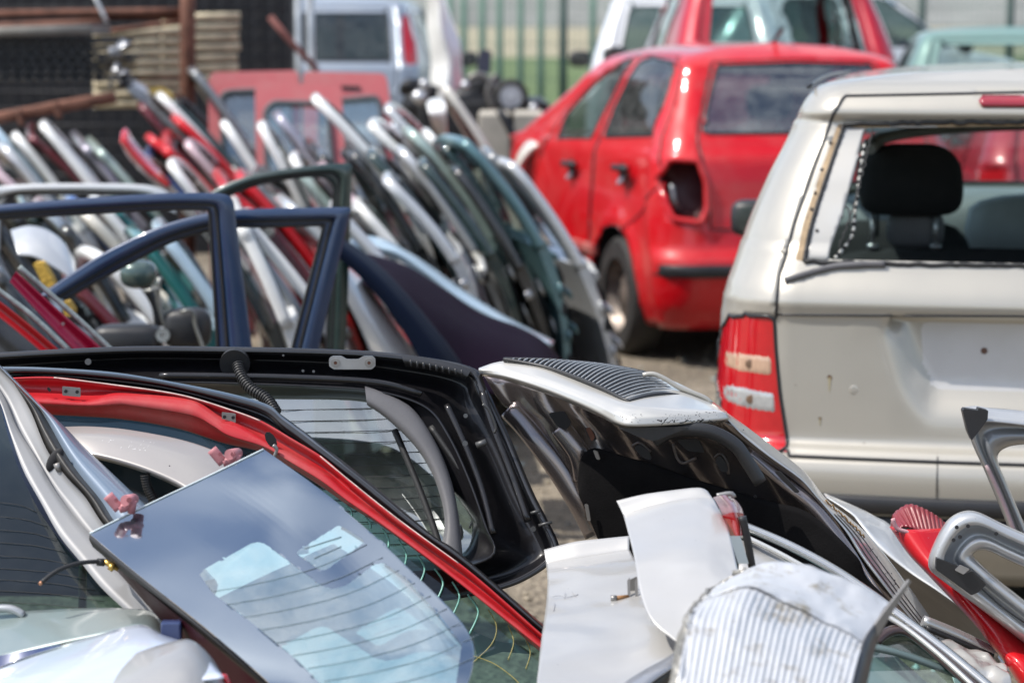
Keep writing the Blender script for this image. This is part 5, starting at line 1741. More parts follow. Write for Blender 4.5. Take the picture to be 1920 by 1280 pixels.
# ------------------------------------------------------------------ crumpled ribbed metal
def crumpled_metal():
    t = thing('crumpled_metal', 'crumpled ribbed sheet of silver white metal with a sharp spike, nearest the camera', 'scrap metal', base(1450, 1180, 3.1))
    R = [row([(1338, 1104), (1398, 1068), (1448, 1056), (1515, 1059), (1582, 1086), (1666, 1128)], [3.26, 3.22]), row([(1330, 1112), (1398, 1086), (1445, 1090), (1510, 1100), (1580, 1132), (1648, 1164)], [3.20, 3.16]), row([(1318, 1124), (1401, 1099), (1440, 1111), (1482, 1130), (1566, 1170), (1621, 1199)], [3.10, 3.08]), row([(1316, 1127), (1400, 1103), (1440, 1116), (1482, 1135), (1565, 1175), (1620, 1204)], [3.10, 3.08]),
         row([(1294, 1154), (1380, 1142), (1440, 1162), (1500, 1187), (1560, 1212), (1612, 1226)], 3.03), row([(1283, 1206), (1360, 1202), (1430, 1217), (1500, 1237), (1550, 1250), (1602, 1260)], 2.97), row([(1266, 1310), (1350, 1310), (1430, 1320), (1500, 1330), (1580, 1340)], 2.88)]
    n, m_ = 260, 7
    b = MB().loft(R, n=n, m=m_, rsm=True)
    from mathutils import noise
    nr = len(b.v) // n
    for i in range(nr):
        f = i / m_
        rib = 0 if f < 3 else min(1, (f - 3) / .5)
        for j in range(n):
            v = b.v[i * n + j]
            w = noise.noise(v * 22) * .006 + noise.noise(v * 60 + Vector((3, 1, 2))) * .0025
            edge = max(0, 1 - j / 26)
            w += edge * noise.noise(v * 130) * .010
            rr = .0011 * rib * math.sin(j * 6.28318 / 10.2) * (1 - .6 * edge)
            b.v[i * n + j] = v + Vector((0, -.35, 1)).normalized() * (w * .8 + rr)
    m, N, K, p = _new('worn white enamel')
    co = N.new('ShaderNodeTexCoord'); no = N.new('ShaderNodeTexNoise'); no.inputs['Scale'].default_value = 16; no.inputs['Detail'].default_value = 10; no.inputs['Roughness'].default_value = .75
    K.new(co.outputs['Object'], no.inputs['Vector'])
    r = N.new('ShaderNodeValToRGB')
    r.color_ramp.elements[0].position = .33; r.color_ramp.elements[0].color = (.26, .22, .15, 1)
    r.color_ramp.elements[1].position = .47; r.color_ramp.elements[1].color = (.56, .57, .59, 1)
    K.new(no.outputs['Fac'], r.inputs['Fac']); K.new(r.outputs['Color'], p.inputs['Base Color'])
    p.inputs['Roughness'].default_value = .42; p.inputs['Metallic'].default_value = .3
    b.build('ribbed_sheet', m, t, thick=.003)
    d = MB()
    A_ = resample([P(x, y, z_) for x, y, z_ in [(1400, 1066, 3.25), (1342, 1103, 3.26), (1318, 1124, 3.10), (1294, 1154, 3.03), (1283, 1206, 2.97), (1264, 1310, 2.88)]], 90)
    G = []
    for k in range(7):
        G.append([p + Vector((-.0018 * k + noise.noise(p * 90 + Vector((k, 0, 0))) * .007, noise.noise(p * 70) * .006 + .004 * k, noise.noise(p * 110 + Vector((0, k, 0))) * .008 + .002 - .0012 * k * k)) for p in A_])
    d.grid(G)
    d.build('torn_edge', mat('grimy torn edge', (.42, .40, .36), .4, .5, var=.6, scale=45), t, thick=.002)
    d = MB()
    d.loft([row([(1666, 1128), (1644, 1164), (1621, 1199), (1606, 1250), (1584, 1340)], [3.22, 2.92]), row([(1676, 1136), (1658, 1172), (1640, 1212), (1628, 1262), (1610, 1345)], [3.25, 2.98])], n=24, m=2)
    d.build('side_flange', mat('dull dark steel', (.09, .09, .095), .5, .4, var=.3), t, thick=.003)
    d = MB()
    d.plate([(1610, 1216), (1626, 1188), (1664, 1136), (1703, 1086), (1707, 1089), (1682, 1130), (1645, 1190), (1628, 1218)], lambda x, y: 3.12 + (x - 1610) * .0004)
    d.build('spike', mat('bare steel spike', (.30, .29, .28), .45, .6), t, thick=.004)
    d = MB()
    d.tube(row([(1404, 1101), (1440, 1113), (1482, 1132), (1566, 1172), (1612, 1196)], lambda x, y: 3.086), .0014, n=40)
    d.build('crease_line', mat('dark crease', (.10, .10, .11), .6), t)  # thin dark grey line along the fold
crumpled_metal()

# ------------------------------------------------------------------ door with chrome rail and teal glass
def chrome_door():
    t = thing('car_door', 'door frame with bright chrome rails and teal glass, lower right beside the spike', 'car door', base(1650, 1180, 3.85))
    Y = lambda d: (lambda x, y: 4.02 - .0009 * (y - 985) + d)
    m = MB()
    m.band(row([(1380, 980), (1469, 1017), (1558, 1064), (1638, 1117), (1677, 1147), (1775, 1221), (1870, 1300)], Y(0)), .018, .014, n=50)
    m.build('window_rail', mat('chrome rail', (.56, .57, .57), .2, .8, var=.15), t)
    m = MB()
    m.band(row([(1390, 1002), (1450, 1031), (1500, 1058), (1560, 1092)], Y(-.01)), .009, .008, n=30)
    m.band(row([(1655, 1150), (1700, 1178), (1760, 1226), (1830, 1290)], Y(-.012)), .008, .008, n=30)
    m.build('inner_rail', mat('pale rail', (.62, .62, .60), .25, .6), t)
    m = MB()
    m.band(row([(1640, 1204), (1662, 1186), (1690, 1180), (1720, 1194), (1790, 1254), (1850, 1310)], Y(.0)), .02, .014, n=30)
    m.build('glass_channel', mat('dark brown channel', (.045, .025, .025), .35, coat=.4), t)
    m = MB()
    m.plate(row([(1560, 1150), (1640, 1200), (1690, 1184), (1722, 1198), (1870, 1325), (1560, 1340)], Y(.012)))
    m.plate(row([(1392, 1000), (1480, 1040), (1580, 1090), (1560, 1110), (1480, 1080), (1392, 1040)], Y(.02)))
    m.build('window', glass('teal door glass', (.42, .66, .62), 1.9, .05), t)
    m = MB()
    m.loft([row([(1385, 1012), (1440, 1030), (1520, 1066), (1580, 1100)], 4.0), row([(1385, 1080), (1450, 1085), (1540, 1100), (1600, 1120)], 3.9)], n=20, m=3)
    m.loft([row([(1600, 1165), (1680, 1230), (1760, 1300)], 3.96), row([(1560, 1300), (1640, 1340), (1720, 1380)], 3.8)], n=20, m=3)
    m.build('door_skin', P_WHT, t, thick=.003)
    m = MB()
    m.band(row([(1588, 1205), (1680, 1222), (1790, 1262), (1850, 1290)], 3.80), .022, .01, n=20)
    m.build('guide_channel', mat('green grey channel', (.10, .14, .14), .35), t)
chrome_door()

# ------------------------------------------------------------------ right edge: white bumper, red wing, silver frames
def right_edge():
    t = thing('bumper', 'curved pale bumper skin between the bonnet edge and the red wing', 'bumper', base(1720, 1080, 4.5))
    A = [(1545, 925), (1606, 951), (1640, 968), (1671, 987), (1708, 1038), (1748, 1080), (1798, 1133), (1836, 1175), (1863, 1212), (1895, 1245)]
    B = [(1550, 932), (1596, 962), (1612, 980), (1650, 1026), (1706, 1072), (1760, 1108), (1819, 1152), (1848, 1186), (1866, 1222), (1890, 1258)]
    M_ = [((a[0] + b[0]) / 2, (a[1] + b[1]) / 2) for a, b in zip(A, B)]
    m = MB()
    m.loft([row(A, [4.78, 4.4]), row(M_, [4.70, 4.32]), row(B, [4.64, 4.27]), row(B, [4.66, 4.29])], n=60, m=4, rsm=False)
    m.build('skin', paint('pale bumper paint', (.58, .60, .62), .2, .4, .8, .1), t, thick=.003)
    m = MB()
    m.loft([row(B, [4.66, 4.30]), row([(x - 6, y + 26) for x, y in B], [4.85, 4.55]), row([(x - 20, y + 110) for x, y in B], [4.95, 4.7])], n=50, m=3)
    m.build('inner_side', mat('raw plastic underside', (.16, .145, .13), .7), t)
    m = MB()
    m.band(row([(1730, 1163), (1800, 1192), (1870, 1226)], 4.2), .02, .02, n=14, mi=0)
    m.band(row([(1736, 1176), (1800, 1203), (1862, 1230)], 4.19), .008, .01, n=14, mi=1)
    m.build('chrome_strip', [mat('satin strip', (.5, .51, .52), .3, .6), M_BLACKP], t)
    t = thing('crumpled_scrap', 'small crumpled white metal scrap below the chrome strip at the lower right', 'scrap metal', base(1820, 1240, 4.0))
    from mathutils import noise
    b = MB().loft([row([(1752, 1196), (1800, 1210), (1850, 1228), (1885, 1242)], 4.12), row([(1775, 1240), (1820, 1250), (1890, 1265)], 4.02), row([(1800, 1300), (1850, 1310), (1910, 1320)], 3.95)], n=50, m=12)
    for i, v in enumerate(b.v):
        b.v[i] = v + Vector((0, -.5, 1)) * noise.noise(v * 40) * .012
    b.build('sheet', P_WHT, t, thick=.002)
    # red wing
    t = thing('wing', 'bright red front wing with a pleated dark red top flange, leaning by the silver frame', 'car wing', base(1780, 1100, 4.3))
    P_WR = paint('wing red paint', (.55, .004, .010), 0, .3, .7, .04, spec=.3)
    A = [(1671, 987), (1706, 1037), (1745, 1078), (1796, 1132), (1834, 1173), (1861, 1209), (1885, 1238), (1930, 1310)]
    B = [(1775, 990), (1800, 1060), (1850, 1120), (1900, 1170), (1960, 1240), (2010, 1320)]
    m = MB()
    m.loft([row(A, [4.40, 4.12]), row(A, [4.34, 4.06]), row([(a[0] + 34, a[1] + 6) for a in A], [4.30, 4.02]), row(B, [4.34, 4.06])], n=50, m=4, rsm=True)
    m.build('panel', P_WR, t, thick=.003)
    top = resample([P(x, y, 4.36) for x, y in [(1670, 988), (1674, 966), (1686, 954), (1706, 945), (1732, 953), (1758, 968), (1776, 984)]], 80)
    inn = resample([P(x, y, 4.31) for x, y in [(1680, 998), (1690, 988), (1704, 988), (1726, 996), (1748, 1006), (1770, 1016), (1780, 1024)]], 80)
    m = MB()
    m.grid([[p.lerp(q, k / 8) + Vector((0, -.002 * math.sin(i * 1.1) * math.sin(math.pi * k / 8), .0008 * math.sin(i * 1.1))) for i, (p, q) in enumerate(zip(top, inn))] for k in range(9)])
    m.build('flange', paint('dark red flange', (.22, .006, .012), 0, .3, .6, .15), t, thick=.002)
    m = MB()
    m.tube(row([(1674, 972), (1682, 990), (1704, 998), (1740, 1010)], 4.30), .004, n=20)
    m.build('bare_edge', mat('chipped pink edge', (.55, .30, .32), .35), t)
    # silver frame
    t = thing('tailgate', 'silver tailgate frame with a rounded corner and black grip over the red wing', 'tailgate', base(1860, 1080, 4.1))
    O = [(1990, 1262), (1925, 1209), (1855, 1153), (1796, 1109), (1750, 1074), (1741, 1058), (1744, 1036), (1758, 1004), (1778, 974), (1804, 959), (1834, 960), (1885, 984), (1960, 1018), (2010, 1045)]
    I = [(1990, 1176), (1925, 1128), (1868, 1083), (1836, 1054), (1826, 1044), (1824, 1040), (1826, 1036), (1834, 1032), (1844, 1031), (1852, 1032), (1866, 1037), (1890, 1049), (1950, 1076), (2005, 1100)]
    f = lambda k: [(a[0] * (1 - k) + b[0] * k, a[1] * (1 - k) + b[1] * k) for a, b in zip(O, I)]
    m = MB()
    m.loft([row(O, 4.20), row(O, 4.12), row(f(.12), 4.085), row(f(.34), 4.08), row(f(.40), 4.10), row(f(.62), 4.11), row(f(.70), 4.085), row(f(.92), 4.09), row(I, 4.12), row(I, 4.18)], n=110, m=3, rsm=True)
    m.build('frame', P_SIL2, t)
    m = MB()
    m.plate(rnd([(1755, 1044), (1800, 1062), (1806, 1076), (1822, 1068), (1848, 1094), (1834, 1108), (1820, 1114), (1790, 1092), (1754, 1066)], 3), 4.075)
    m.build('grip', M_BLACKP, t, thick=.012)
    m = MB()
    m.plate(rnd([(1800, 1058), (1818, 1066), (1806, 1076), (1790, 1068)], 2), 4.066)
    m.build('grip_insert', M_STEEL, t, thick=.004)
    m = MB()
    for x, y in ((1794, 988), (1815, 986), (1800, 1006), (1868, 1000), (1788, 1012)):
        m.disc(P(x, y, 4.07), (0, -1, .2), .0035, 0, .001, 0, 10)
    build_each(m, 'bolt_hole', M_DARK, t)
    m = MB()
    m.tube(row([(1920, 1166), (1880, 1138), (1846, 1108), (1830, 1092)], 4.078), .0014, n=20)
    m.build('panel_gap', M_SEAL, t)
    # grey pillar frame behind
    t = thing('car_door', 'grey upright door frame with a black corner cap, at the right picture edge', 'car door', base(1880, 900, 4.5))
    O = [(2000, 780), (1920, 771), (1850, 765), (1812, 768), (1808, 790), (1822, 830), (1848, 886), (1880, 962), (1912, 1045), (1945, 1120), (1980, 1190)]
    I = [(2000, 838), (1940, 832), (1900, 834), (1878, 842), (1870, 854), (1873, 872), (1888, 906), (1910, 958), (1935, 1015), (1962, 1075), (2000, 1150)]
    m = MB()
    m.loft([row(O, 4.60), row(O, 4.54), row(f(.0) and [(a[0] * .75 + b[0] * .25, a[1] * .75 + b[1] * .25) for a, b in zip(O, I)], 4.50), row([(a[0] * .5 + b[0] * .5, a[1] * .5 + b[1] * .5) for a, b in zip(O, I)], 4.515), row([(a[0] * .2 + b[0] * .8, a[1] * .2 + b[1] * .8) for a, b in zip(O, I)], 4.50), row(I, 4.53), row(I, 4.58)], n=90, m=3, rsm=True)
    m.build('frame', P_SGR2, t)
    m = MB()
    m.loft([row([(1806, 764), (1830, 762), (1852, 766), (1900, 770), (1990, 778)], 4.52), row([(1830, 792), (1850, 790), (1880, 792), (1930, 798), (1990, 806)], 4.485)], n=24, m=3)
    m.build('top_rail', P_SIL2, t, thick=.004)
    m = MB()
    m.plate(rnd([(1803, 768), (1806, 764), (1832, 768), (1833, 763), (1851, 768), (1850, 784), (1842, 796), (1820, 824), (1812, 806)], 2), 4.475)
    m.build('corner_cap', M_BLACKP, t, thick=.02)
    m = MB()
    m.tube(row([(1850, 872), (1880, 938), (1906, 1005), (1930, 1060)], 4.49), .004, n=20)
    m.build('thin_bead', mat('pink grey sealant', (.36, .26, .27), .6), t)
right_edge()
# ================================================================== the rows of scrap doors
PAL = {
    'silver': paint('door silver', (.60, .61, .62), .35, .33, .8, .2), 'white': paint('door white', (.84, .84, .82), 0, .4, .8, .12),
    'cream': paint('door cream', (.66, .63, .56), 0, .4, .7, .2), 'red': paint('door red', (.58, .004, .01), 0, .32, .6, .05, spec=.3),
    'maroon': paint('door maroon', (.13, .008, .016), .1, .32, .7, .1), 'pink': paint('door pale pink', (.62, .46, .50), .1, .35, .8, .1),
    'green': paint('door dark green', (.008, .030, .028), .1, .28, .9, .12), 'teal': paint('door teal', (.10, .20, .22), .35, .32, .8, .15),
    'seagreen': paint('door sea green', (.012, .16, .15), .2, .32, .8, .1), 'black': paint('door black', (.010, .011, .012), 0, .28, .9, .12),
    'navy': paint('door navy', (.010, .034, .095), .1, .32, .6, .05), 'blue': paint('door mid blue', (.05, .12, .34), .2, .3, .8, .1),
    'crimson': paint('door crimson', (.26, .002, .035), .1, .3, .7, .05, spec=.3), 'deepred': paint('door deep red', (.36, .003, .008), 0, .32, .6, .04, spec=.3), 'ice': paint('door ice blue', (.46, .60, .70), .2, .35, .8, .1), 'grey': paint('door grey', (.24, .25, .26), .4, .33, .8, .2),
    'olive': paint('door olive', (.14, .17, .008), .1, .35, .7, .1), 'pale_green': paint('door pale green', (.42, .52, .47), .3, .33, .8, .15),
    'lilac': paint('door lilac grey', (.40, .38, .45), .35, .33, .8, .15), 'beige': paint('door beige grey', (.40, .37, .33), .3, .38, .7, .25),
    'plum': paint('plum black', (.010, .005, .013), .0, .6, .0, .0, spec=.06), 'ink': paint('ink navy', (.005, .010, .026), .0, .55, .0, .0, spec=.1), 'faded': paint('faded van red', (.56, .13, .135), 0, .5, .3, .25),
}
random.seed(21)
ROW_GROUP = 'scrap car doors leaning in rows'

def leaning_door(col, top, bot, Y, label, yaw=6, kind='b', Ld=1.05, bow=.10, flip=False, jamb=False, glassy=False, group=ROW_GROUP, skin=None, name='car_door'):
    """A car door seen on its edge: pressed panel with rolled edges, window frame, inner trim; leaning as its edge runs from top to bottom."""
    if not jamb:
        bot = (bot[0] + random.uniform(-34, 34), bot[1] + random.uniform(-30, 30))
        bow += random.uniform(-.035, .035)
        Ld *= random.uniform(.85, 1.12)
    T, B = P(*top, Y), P(*bot, Y)
    if skin is None and kind == 'b' and not jamb: flip = flip or random.random() < .6
    H = (T - B).length
    h = (T - B).normalized()
    if jamb: flip = True
    a = math.atan2((T.x + B.x) / 2, Y) + R_((-17 if jamb else -5 if flip else -2) + random.uniform(-4, 3) + (yaw - 6))
    ax = Vector((math.sin(a), math.cos(a), 0.04)).normalized()
    nr = ax.cross(h).normalized()
    if nr.x < 0: nr = -nr
    t = thing(name, label, 'car door', (B.x, B.y, max(0, B.z)), 0, group)
    c = lambda w: bow * H * (4 * w * (1 - w)) * (1 - .3 * w)
    F = lambda u, w, n: B + ax * u + h * (w * H) + nr * (c(w) + n)
    wb = .56
    sgn = -1 if flip else 1
    pm = PAL[col]
    ws = [0, .012, .04, .12, .2, .3, .4, .5, wb - .02, wb]
    nu = 10
    m = MB()
    G = []
    for k in range(nu + 1):
        u = Ld * k / nu
        e = .012 if k in (0, nu) else 0
        ring = [F(u, w, sgn * (-e * .3)) for w in ws] + [F(u, w, sgn * (-.055 + .010 * math.sin(7 * w + u * 5) + e)) for w in reversed(ws)]
        G.append(ring)
    m.grid(G, 0, True)
    m.add(G[0], [tuple(range(len(G[0])))], 0, False)
    m.add(G[-1], [tuple(range(len(G[0])))], 0, False)
    m.build('door_panel', skin or pm, t, angle=45)
    m = MB()
    if kind == 'b':
        pts = [(.015, wb - .02), (.02, .7), (.03, .86), (.045, .965), (.10, .995), (Ld * .35, .985), (Ld * .6, .92), (Ld * .82, .76), (Ld * .97, wb - .01)]
    elif kind == 'a':
        pts = [(.02, wb - .01), (Ld * .16, .76), (Ld * .38, .92), (Ld * .62, .985), (Ld * .92, .99), (Ld * .97, .93), (Ld * .985, wb - .01)]
    else:
        pts = [(.015, wb - .02), (.05, .9), (.12, .97), (Ld * .8, .97), (Ld * .93, .9), (Ld * .97, wb - .02)]
    q = dense([Vector((x, y, 0)) for x, y in pts], k=6)
    m.band([F(p.x, p.y, -.02 * sgn) for p in q], .055, .04, up=nr, sm=False, rd=.22)
    m.band([F(p.x + (.03 if p.x < Ld * .4 else -.02), p.y - .035 * (p.y > .9), -.026 * sgn) for p in q[2:-2]], .03, .036, up=nr, sm=False, mi=1)
    m.build('window_frame', [pm, M_SEAL], t)
    m = MB()
    n0 = -.062 * sgn
    m.grid([[F(Ld * (.06 + .88 * i / 6), w, n0 + sgn * (-.012 if 0 < i < 6 and 0 < j < 5 else .012)) for i in range(7)] for j, w in enumerate((.05, .08, .2, .35, .48, wb - .02))])
    m.build('inner_trim', pm if jamb else M_BLACKP, t)
    if jamb:                                             # bare pressing with its openings and raised pads
        m = MB()
        for u, w, a_, b_ in ((.10, .40, .035, .05), (.12, .26, .03, .04), (.30, .36, .09, .07), (.34, .16, .10, .06), (.62, .30, .10, .09), (.10, .12, .025, .03)):
            m.add([F(Ld * u + a_ * math.cos(q_ * .785) , w + b_ * .8 * math.sin(q_ * .785), n0 - .016 * sgn) for q_ in range(8)], [tuple(range(8))], 0, False)
        m.build('access_hole', M_DARK, t, thick=.002)
        m = MB()
        for u, w, l_ in ((.02, .33, .2), (.02, .20, .3), (.02, .06, .35), (.04, .48, .8)):
            m.band([F(Ld * u, w, n0 - .012 * sgn), F(Ld * u + l_ * .5, w + .01, n0 - .02 * sgn), F(Ld * u + l_, w + .005, n0 - .012 * sgn)], .03, .012, up=nr)
        m.build('pressed_rib', pm, t)
    elif flip:
        m = MB()
        m.disc(F(Ld * .22, .22, n0 - .014 * sgn), nr, .075, .02, .01, 0, 18)
        m.disc(F(Ld * .14, .42, n0 - .014 * sgn), nr, .04, .015, .01, 0, 14)
        m.band([F(Ld * .25, .40, n0 - .03 * sgn), F(Ld * .45, .42, n0 - .04 * sgn), F(Ld * .7, .42, n0 - .03 * sgn)], .03, .02)
        m.build('door_mechanism', mat('pale mechanism', (.58, .58, .55), .5, .3, var=.5, scale=20), t)
    if random.random() < .6 and not jamb:                # hinges left on the near edge
        for w in (.16, .44):
            m = MB()
            m.band([F(.005, w, -.02 * sgn), F(-.03, w, -.02 * sgn), F(-.045, w, .005 * sgn)], .035, .012, up=nr)
            m.build('hinge', M_STEEL, t)
    if not flip and random.random() < .6:
        m = MB()
        m.band([F(.10, .50, .005 * sgn), F(.13, .50, .035 * sgn), F(.24, .50, .035 * sgn), F(.28, .50, .005 * sgn)], .03, .02, up=nr, n=10)
        m.build('handle', M_BLACKP, t)
    if glassy or random.random() < .3:
        m = MB()
        m.grid([[F(.05 + (Ld * .82 - .05) * i / 6, wb + (.42 * (1 - max(0, i - 3) * .1)) * j / 4, -.02 * sgn) for i in range(7)] for j in range(5)])
        m.build('window', G_CLEAR, t)
    if jamb:
        m = MB()
        for w, hh in ((.30, .05), (.12, .03)):
            m.ball(F(-.004, w, -.028 * sgn), .012, .006, hh * .6, M=Matrix.Identity(4))
        m.build('latch_hole', M_DARK, t)
        m = MB()
        m.band([F(-.01, .40, -.028 * sgn), F(-.012, .34, -.028 * sgn)], .035, .01, up=nr)
        m.band([F(-.01, .22, -.028 * sgn), F(-.012, .18, -.028 * sgn)], .04, .012, up=nr)
        m.build('latch_plate', pm, t)
    return t

D = leaning_door
# back row at the far left, in front of the black sheets
dd = (225, 400)
for col, top, Y, lab, kw in (
    ('ice', (-14, 252), 11.4, 'ice blue door at the left picture edge, below the rusty beam', {}),
    ('silver', (8, 288), 11.0, 'grey silver door second from the left edge, under the rusty beam', {}),
    ('pink', (-2, 318), 10.6, 'pale pink door low at the left edge behind the silver window frame', {}),
    ('beige', (28, 268), 11.5, 'beige grey door between the ice blue and white ones at far left', {}),
    ('white', (42, 258), 11.2, 'white edged door just left of the maroon door, far left row', {}),
    ('maroon', (56, 250), 11.6, 'maroon door in the far left row, between two white edged doors', dict(kind='c', bow=.12)),
    ('silver', (100, 270), 11.1, 'silver door right of the maroon one, beneath the long white edge', {}),
    ('white', (92, 238), 10.9, 'long bright white door edge standing tallest in the far left row', {}),
    ('lilac', (160, 268), 11.4, 'lilac grey door left of the olive green door', dict(kind='c')),
    ('pale_green', (188, 276), 11.2, 'olive green door with a pale green edge in the far left row', dict(skin=PAL['olive'], bow=.13, kind='c')),
    ('cream', (256, 316), 10.2, 'cream door edge below the red panels, reaching the silver frame', {}),
    ('blue', (276, 290), 10.9, 'mid blue door squeezed between the red doors', dict(kind='c')),
    ('red', (282, 270), 11.0, 'dark red door edge right of the blue door', {}),
    ('red', (310, 272), 10.7, 'bright red door edge beside the blue door, behind the white edge', dict(kind='c', bow=.13)),
    ('white', (330, 310), 10.0, 'white door edge running down to the navy frame top', {}),
    ('maroon', (262, 208), 12.0, 'dark maroon door high up behind the long grey edge', {}),
    ('grey', (248, 162), 12.2, 'long grey door edge leaning from the black sheets down right', {}),
    ('white', (300, 190), 11.9, 'short white door edge right of the long grey edge', {}),
    ('red', (332, 234), 11.6, 'red door edge just left of the faded red van door', {}),
    ('pink', (360, 272), 11.0, 'pink white door edge in front of the faded van door', {}),
    ('green', (324, 184), 12.2, 'very dark door with a pale edge left of the van doors', dict(kind='c')),
    ('grey', (360, 142), 12.6, 'grey door edge high up beside the rusty upright', {}),
):
    s = Y and 4533 / Y
    k = s * 1.14 / math.hypot(*dd)
    D(col, top, (top[0] + dd[0] * k, top[1] + dd[1] * k), Y, lab, **kw)

# second row, seen through the navy frames
for col, top, bot, Y, lab, kw in (
    ('pink', (88, 392), (330, 830), 8.9, 'pink white door edge seen through the top of the navy frame', {}),
    ('green', (60, 396), (280, 840), 8.7, 'dark green door left of the pink white one, through the navy frame', dict(kind='c')),
    ('blue', (150, 380), (390, 820), 9.0, 'blue door with a white edge seen through the navy frame', {}),
    ('cream', (158, 415), (370, 830), 8.4, 'cream door edge under the navy arc', dict(bow=.14)),
    ('white', (175, 388), (420, 840), 9.2, 'white door edge right of the blue door, inside the navy frame', {}),
    ('seagreen', (214, 388), (460, 810), 9.3, 'sea green door crossing under the navy arc', dict(kind='c')),
    ('maroon', (146, 530), (330, 900), 7.6, 'maroon pink door edge low under the navy arc', dict(bow=.12)),
    ('white', (192, 500), (380, 880), 7.5, 'broad silver white door edge below the navy arc', dict(bow=.12, jamb=True, Ld=.9)),
    ('seagreen', (262, 462), (470, 860), 7.9, 'sea green and black door right of the broad white edge', dict(flip=True)),
    ('ice', (318, 440), (500, 860), 7.8, 'pale blue white door edge left of the navy post', dict(bow=.12)),
    ('white', (440, 425), (610, 830), 7.6, 'white door shell just right of the navy post', dict(bow=.06, flip=True, kind='c')),
    ('white', (470, 415), (740, 830), 8.1, 'long white door edge inside the second navy frame', {}),
    ('grey', (450, 425), (690, 850), 7.9, 'grey door edge between two white ones in the second navy frame', {}),
    ('maroon', (505, 415), (760, 800), 8.8, 'maroon door edge seen in the second navy frame', {}),
    ('red', (430, 350), (690, 770), 9.2, 'bright red door edge under the dark green frame', dict(kind='c')),
    ('red', (446, 345), (720, 770), 9.5, 'red door with a pink edge under the dark green frame', {}),
    ('grey', (470, 340), (760, 780), 9.6, 'dark grey door with pale edge inside the dark green frame', dict(kind='c')),
    ('pale_green', (560, 335), (800, 760), 9.9, 'pale green door edge inside the dark green frame', {}),
    ('silver', (540, 400), (790, 810), 8.6, 'grey silver door edge at the right navy post', {}),
):
    D(col, top, bot, Y, lab, **kw)

# middle row, running back towards the fence
for col, top, bot, Y, lab, kw in (
    ('white', (418, 244), (640, 700), 10.6, 'white door edge before the left van window', {}),
    ('white', (500, 240), (690, 700), 10.3, 'white door edge with a mirror stump before the middle van window', dict(bow=.07)),
    ('lilac', (535, 222), (760, 700), 10.8, 'lilac grey door edge before the middle van window', {}),
    ('white', (588, 196), (800, 690), 9.8, 'long bright white door edge, tallest before the van doors', dict(bow=.12)),
    ('white', (706, 236), (930, 720), 10.2, 'white door with square top corner right of the van doors', dict(bow=.15)),
    ('green', (690, 300), (880, 730), 9.3, 'dark green door in front of the white square cornered one', dict(flip=True, bow=.12)),
    ('silver', (735, 205), (940, 690), 11.2, 'silver door arching behind the white square cornered one', dict(bow=.16)),
    ('pale_green', (768, 258), (980, 740), 9.9, 'dark door with a pale green top edge, middle row', dict(flip=True, bow=.13)),
    ('silver', (720, 350), (900, 740), 8.9, 'silver edged door low in the middle row', dict(bow=.12)),
    ('green', (790, 320), (985, 740), 9.4, 'dark green door with pale mechanism facing out, middle row', dict(flip=True, bow=.11)),
    ('cream', (832, 172), (1010, 660), 12.2, 'cream and silver door edge below the white upright panel', {}),
    ('green', (830, 285), (1030, 740), 9.8, 'black green door just left of the teal door', dict(flip=True, bow=.12)),
    ('teal', (872, 276), (1052, 742), 9.55, 'teal door showing its latch edge, second from the row end', dict(bow=.14, jamb=True)),
    ('grey', (915, 300), (1130, 760), 9.9, 'dark grey door arching before the red hatchback', dict(bow=.12, kind='b')),
    ('silver', (958, 318), (1150, 762), 9.75, 'silver door with holed latch edge, last in the row', dict(bow=.10, jamb=True, kind='b')),
    ('silver', (640, 395), (810, 760), 8.3, 'silver door edge right of the dark green frame', dict(bow=.12)),
    ('white', (690, 395), (850, 770), 8.9, 'short white door edge near the pale arched panel', dict(bow=.12)),
):
    D(col, top, bot, Y, lab, **kw)

for i, (top, bot, Y, lab) in enumerate((((-30, 410), (190, 860), 8.2, 'black door at the left edge behind the white pink wing'), ((10, 405), (220, 860), 8.5, 'black door second from the left edge, under the silver frame'), ((110, 430), (300, 870), 8.0, 'black door right of the white pink wing, under the navy arc'), ((-20, 520), (170, 900), 6.9, 'black door low at the left edge behind the red door edges'), ((380, 430), (560, 850), 8.3, 'black door just behind the broad navy post'))):
    D('black', top, bot, Y, lab, kind='c', flip=True, bow=.1)

for col, top, bot, Y, lab, kw in (
    ('white', (640, 250), (850, 720), 10.4, 'white door edge close behind the tallest white one', {}),
    ('black', (660, 300), (840, 740), 9.6, 'black door between the tallest white edge and the dark green door', dict(flip=True)),
    ('silver', (752, 296), (945, 735), 9.6, 'silver door edge just left of the pale green topped one', {}),
    ('white', (800, 262), (1000, 700), 10.9, 'white door edge behind the dark pale green topped door', {}),
    ('black', (852, 330), (1030, 745), 9.5, 'black door with dull edge left of the teal latch edge', dict(flip=True)),
    ('pink', (610, 330), (800, 740), 9.3, 'pink white door edge right of the dark green frame top', {}),
    ('white', (560, 300), (760, 740), 10.0, 'white door edge rising through the dark green frame', {}),
    ('black', (590, 290), (790, 740), 10.2, 'black door behind the dark green frame corner', dict(flip=True, kind='c')),
):
    D(col, top, bot, Y, lab, **kw)

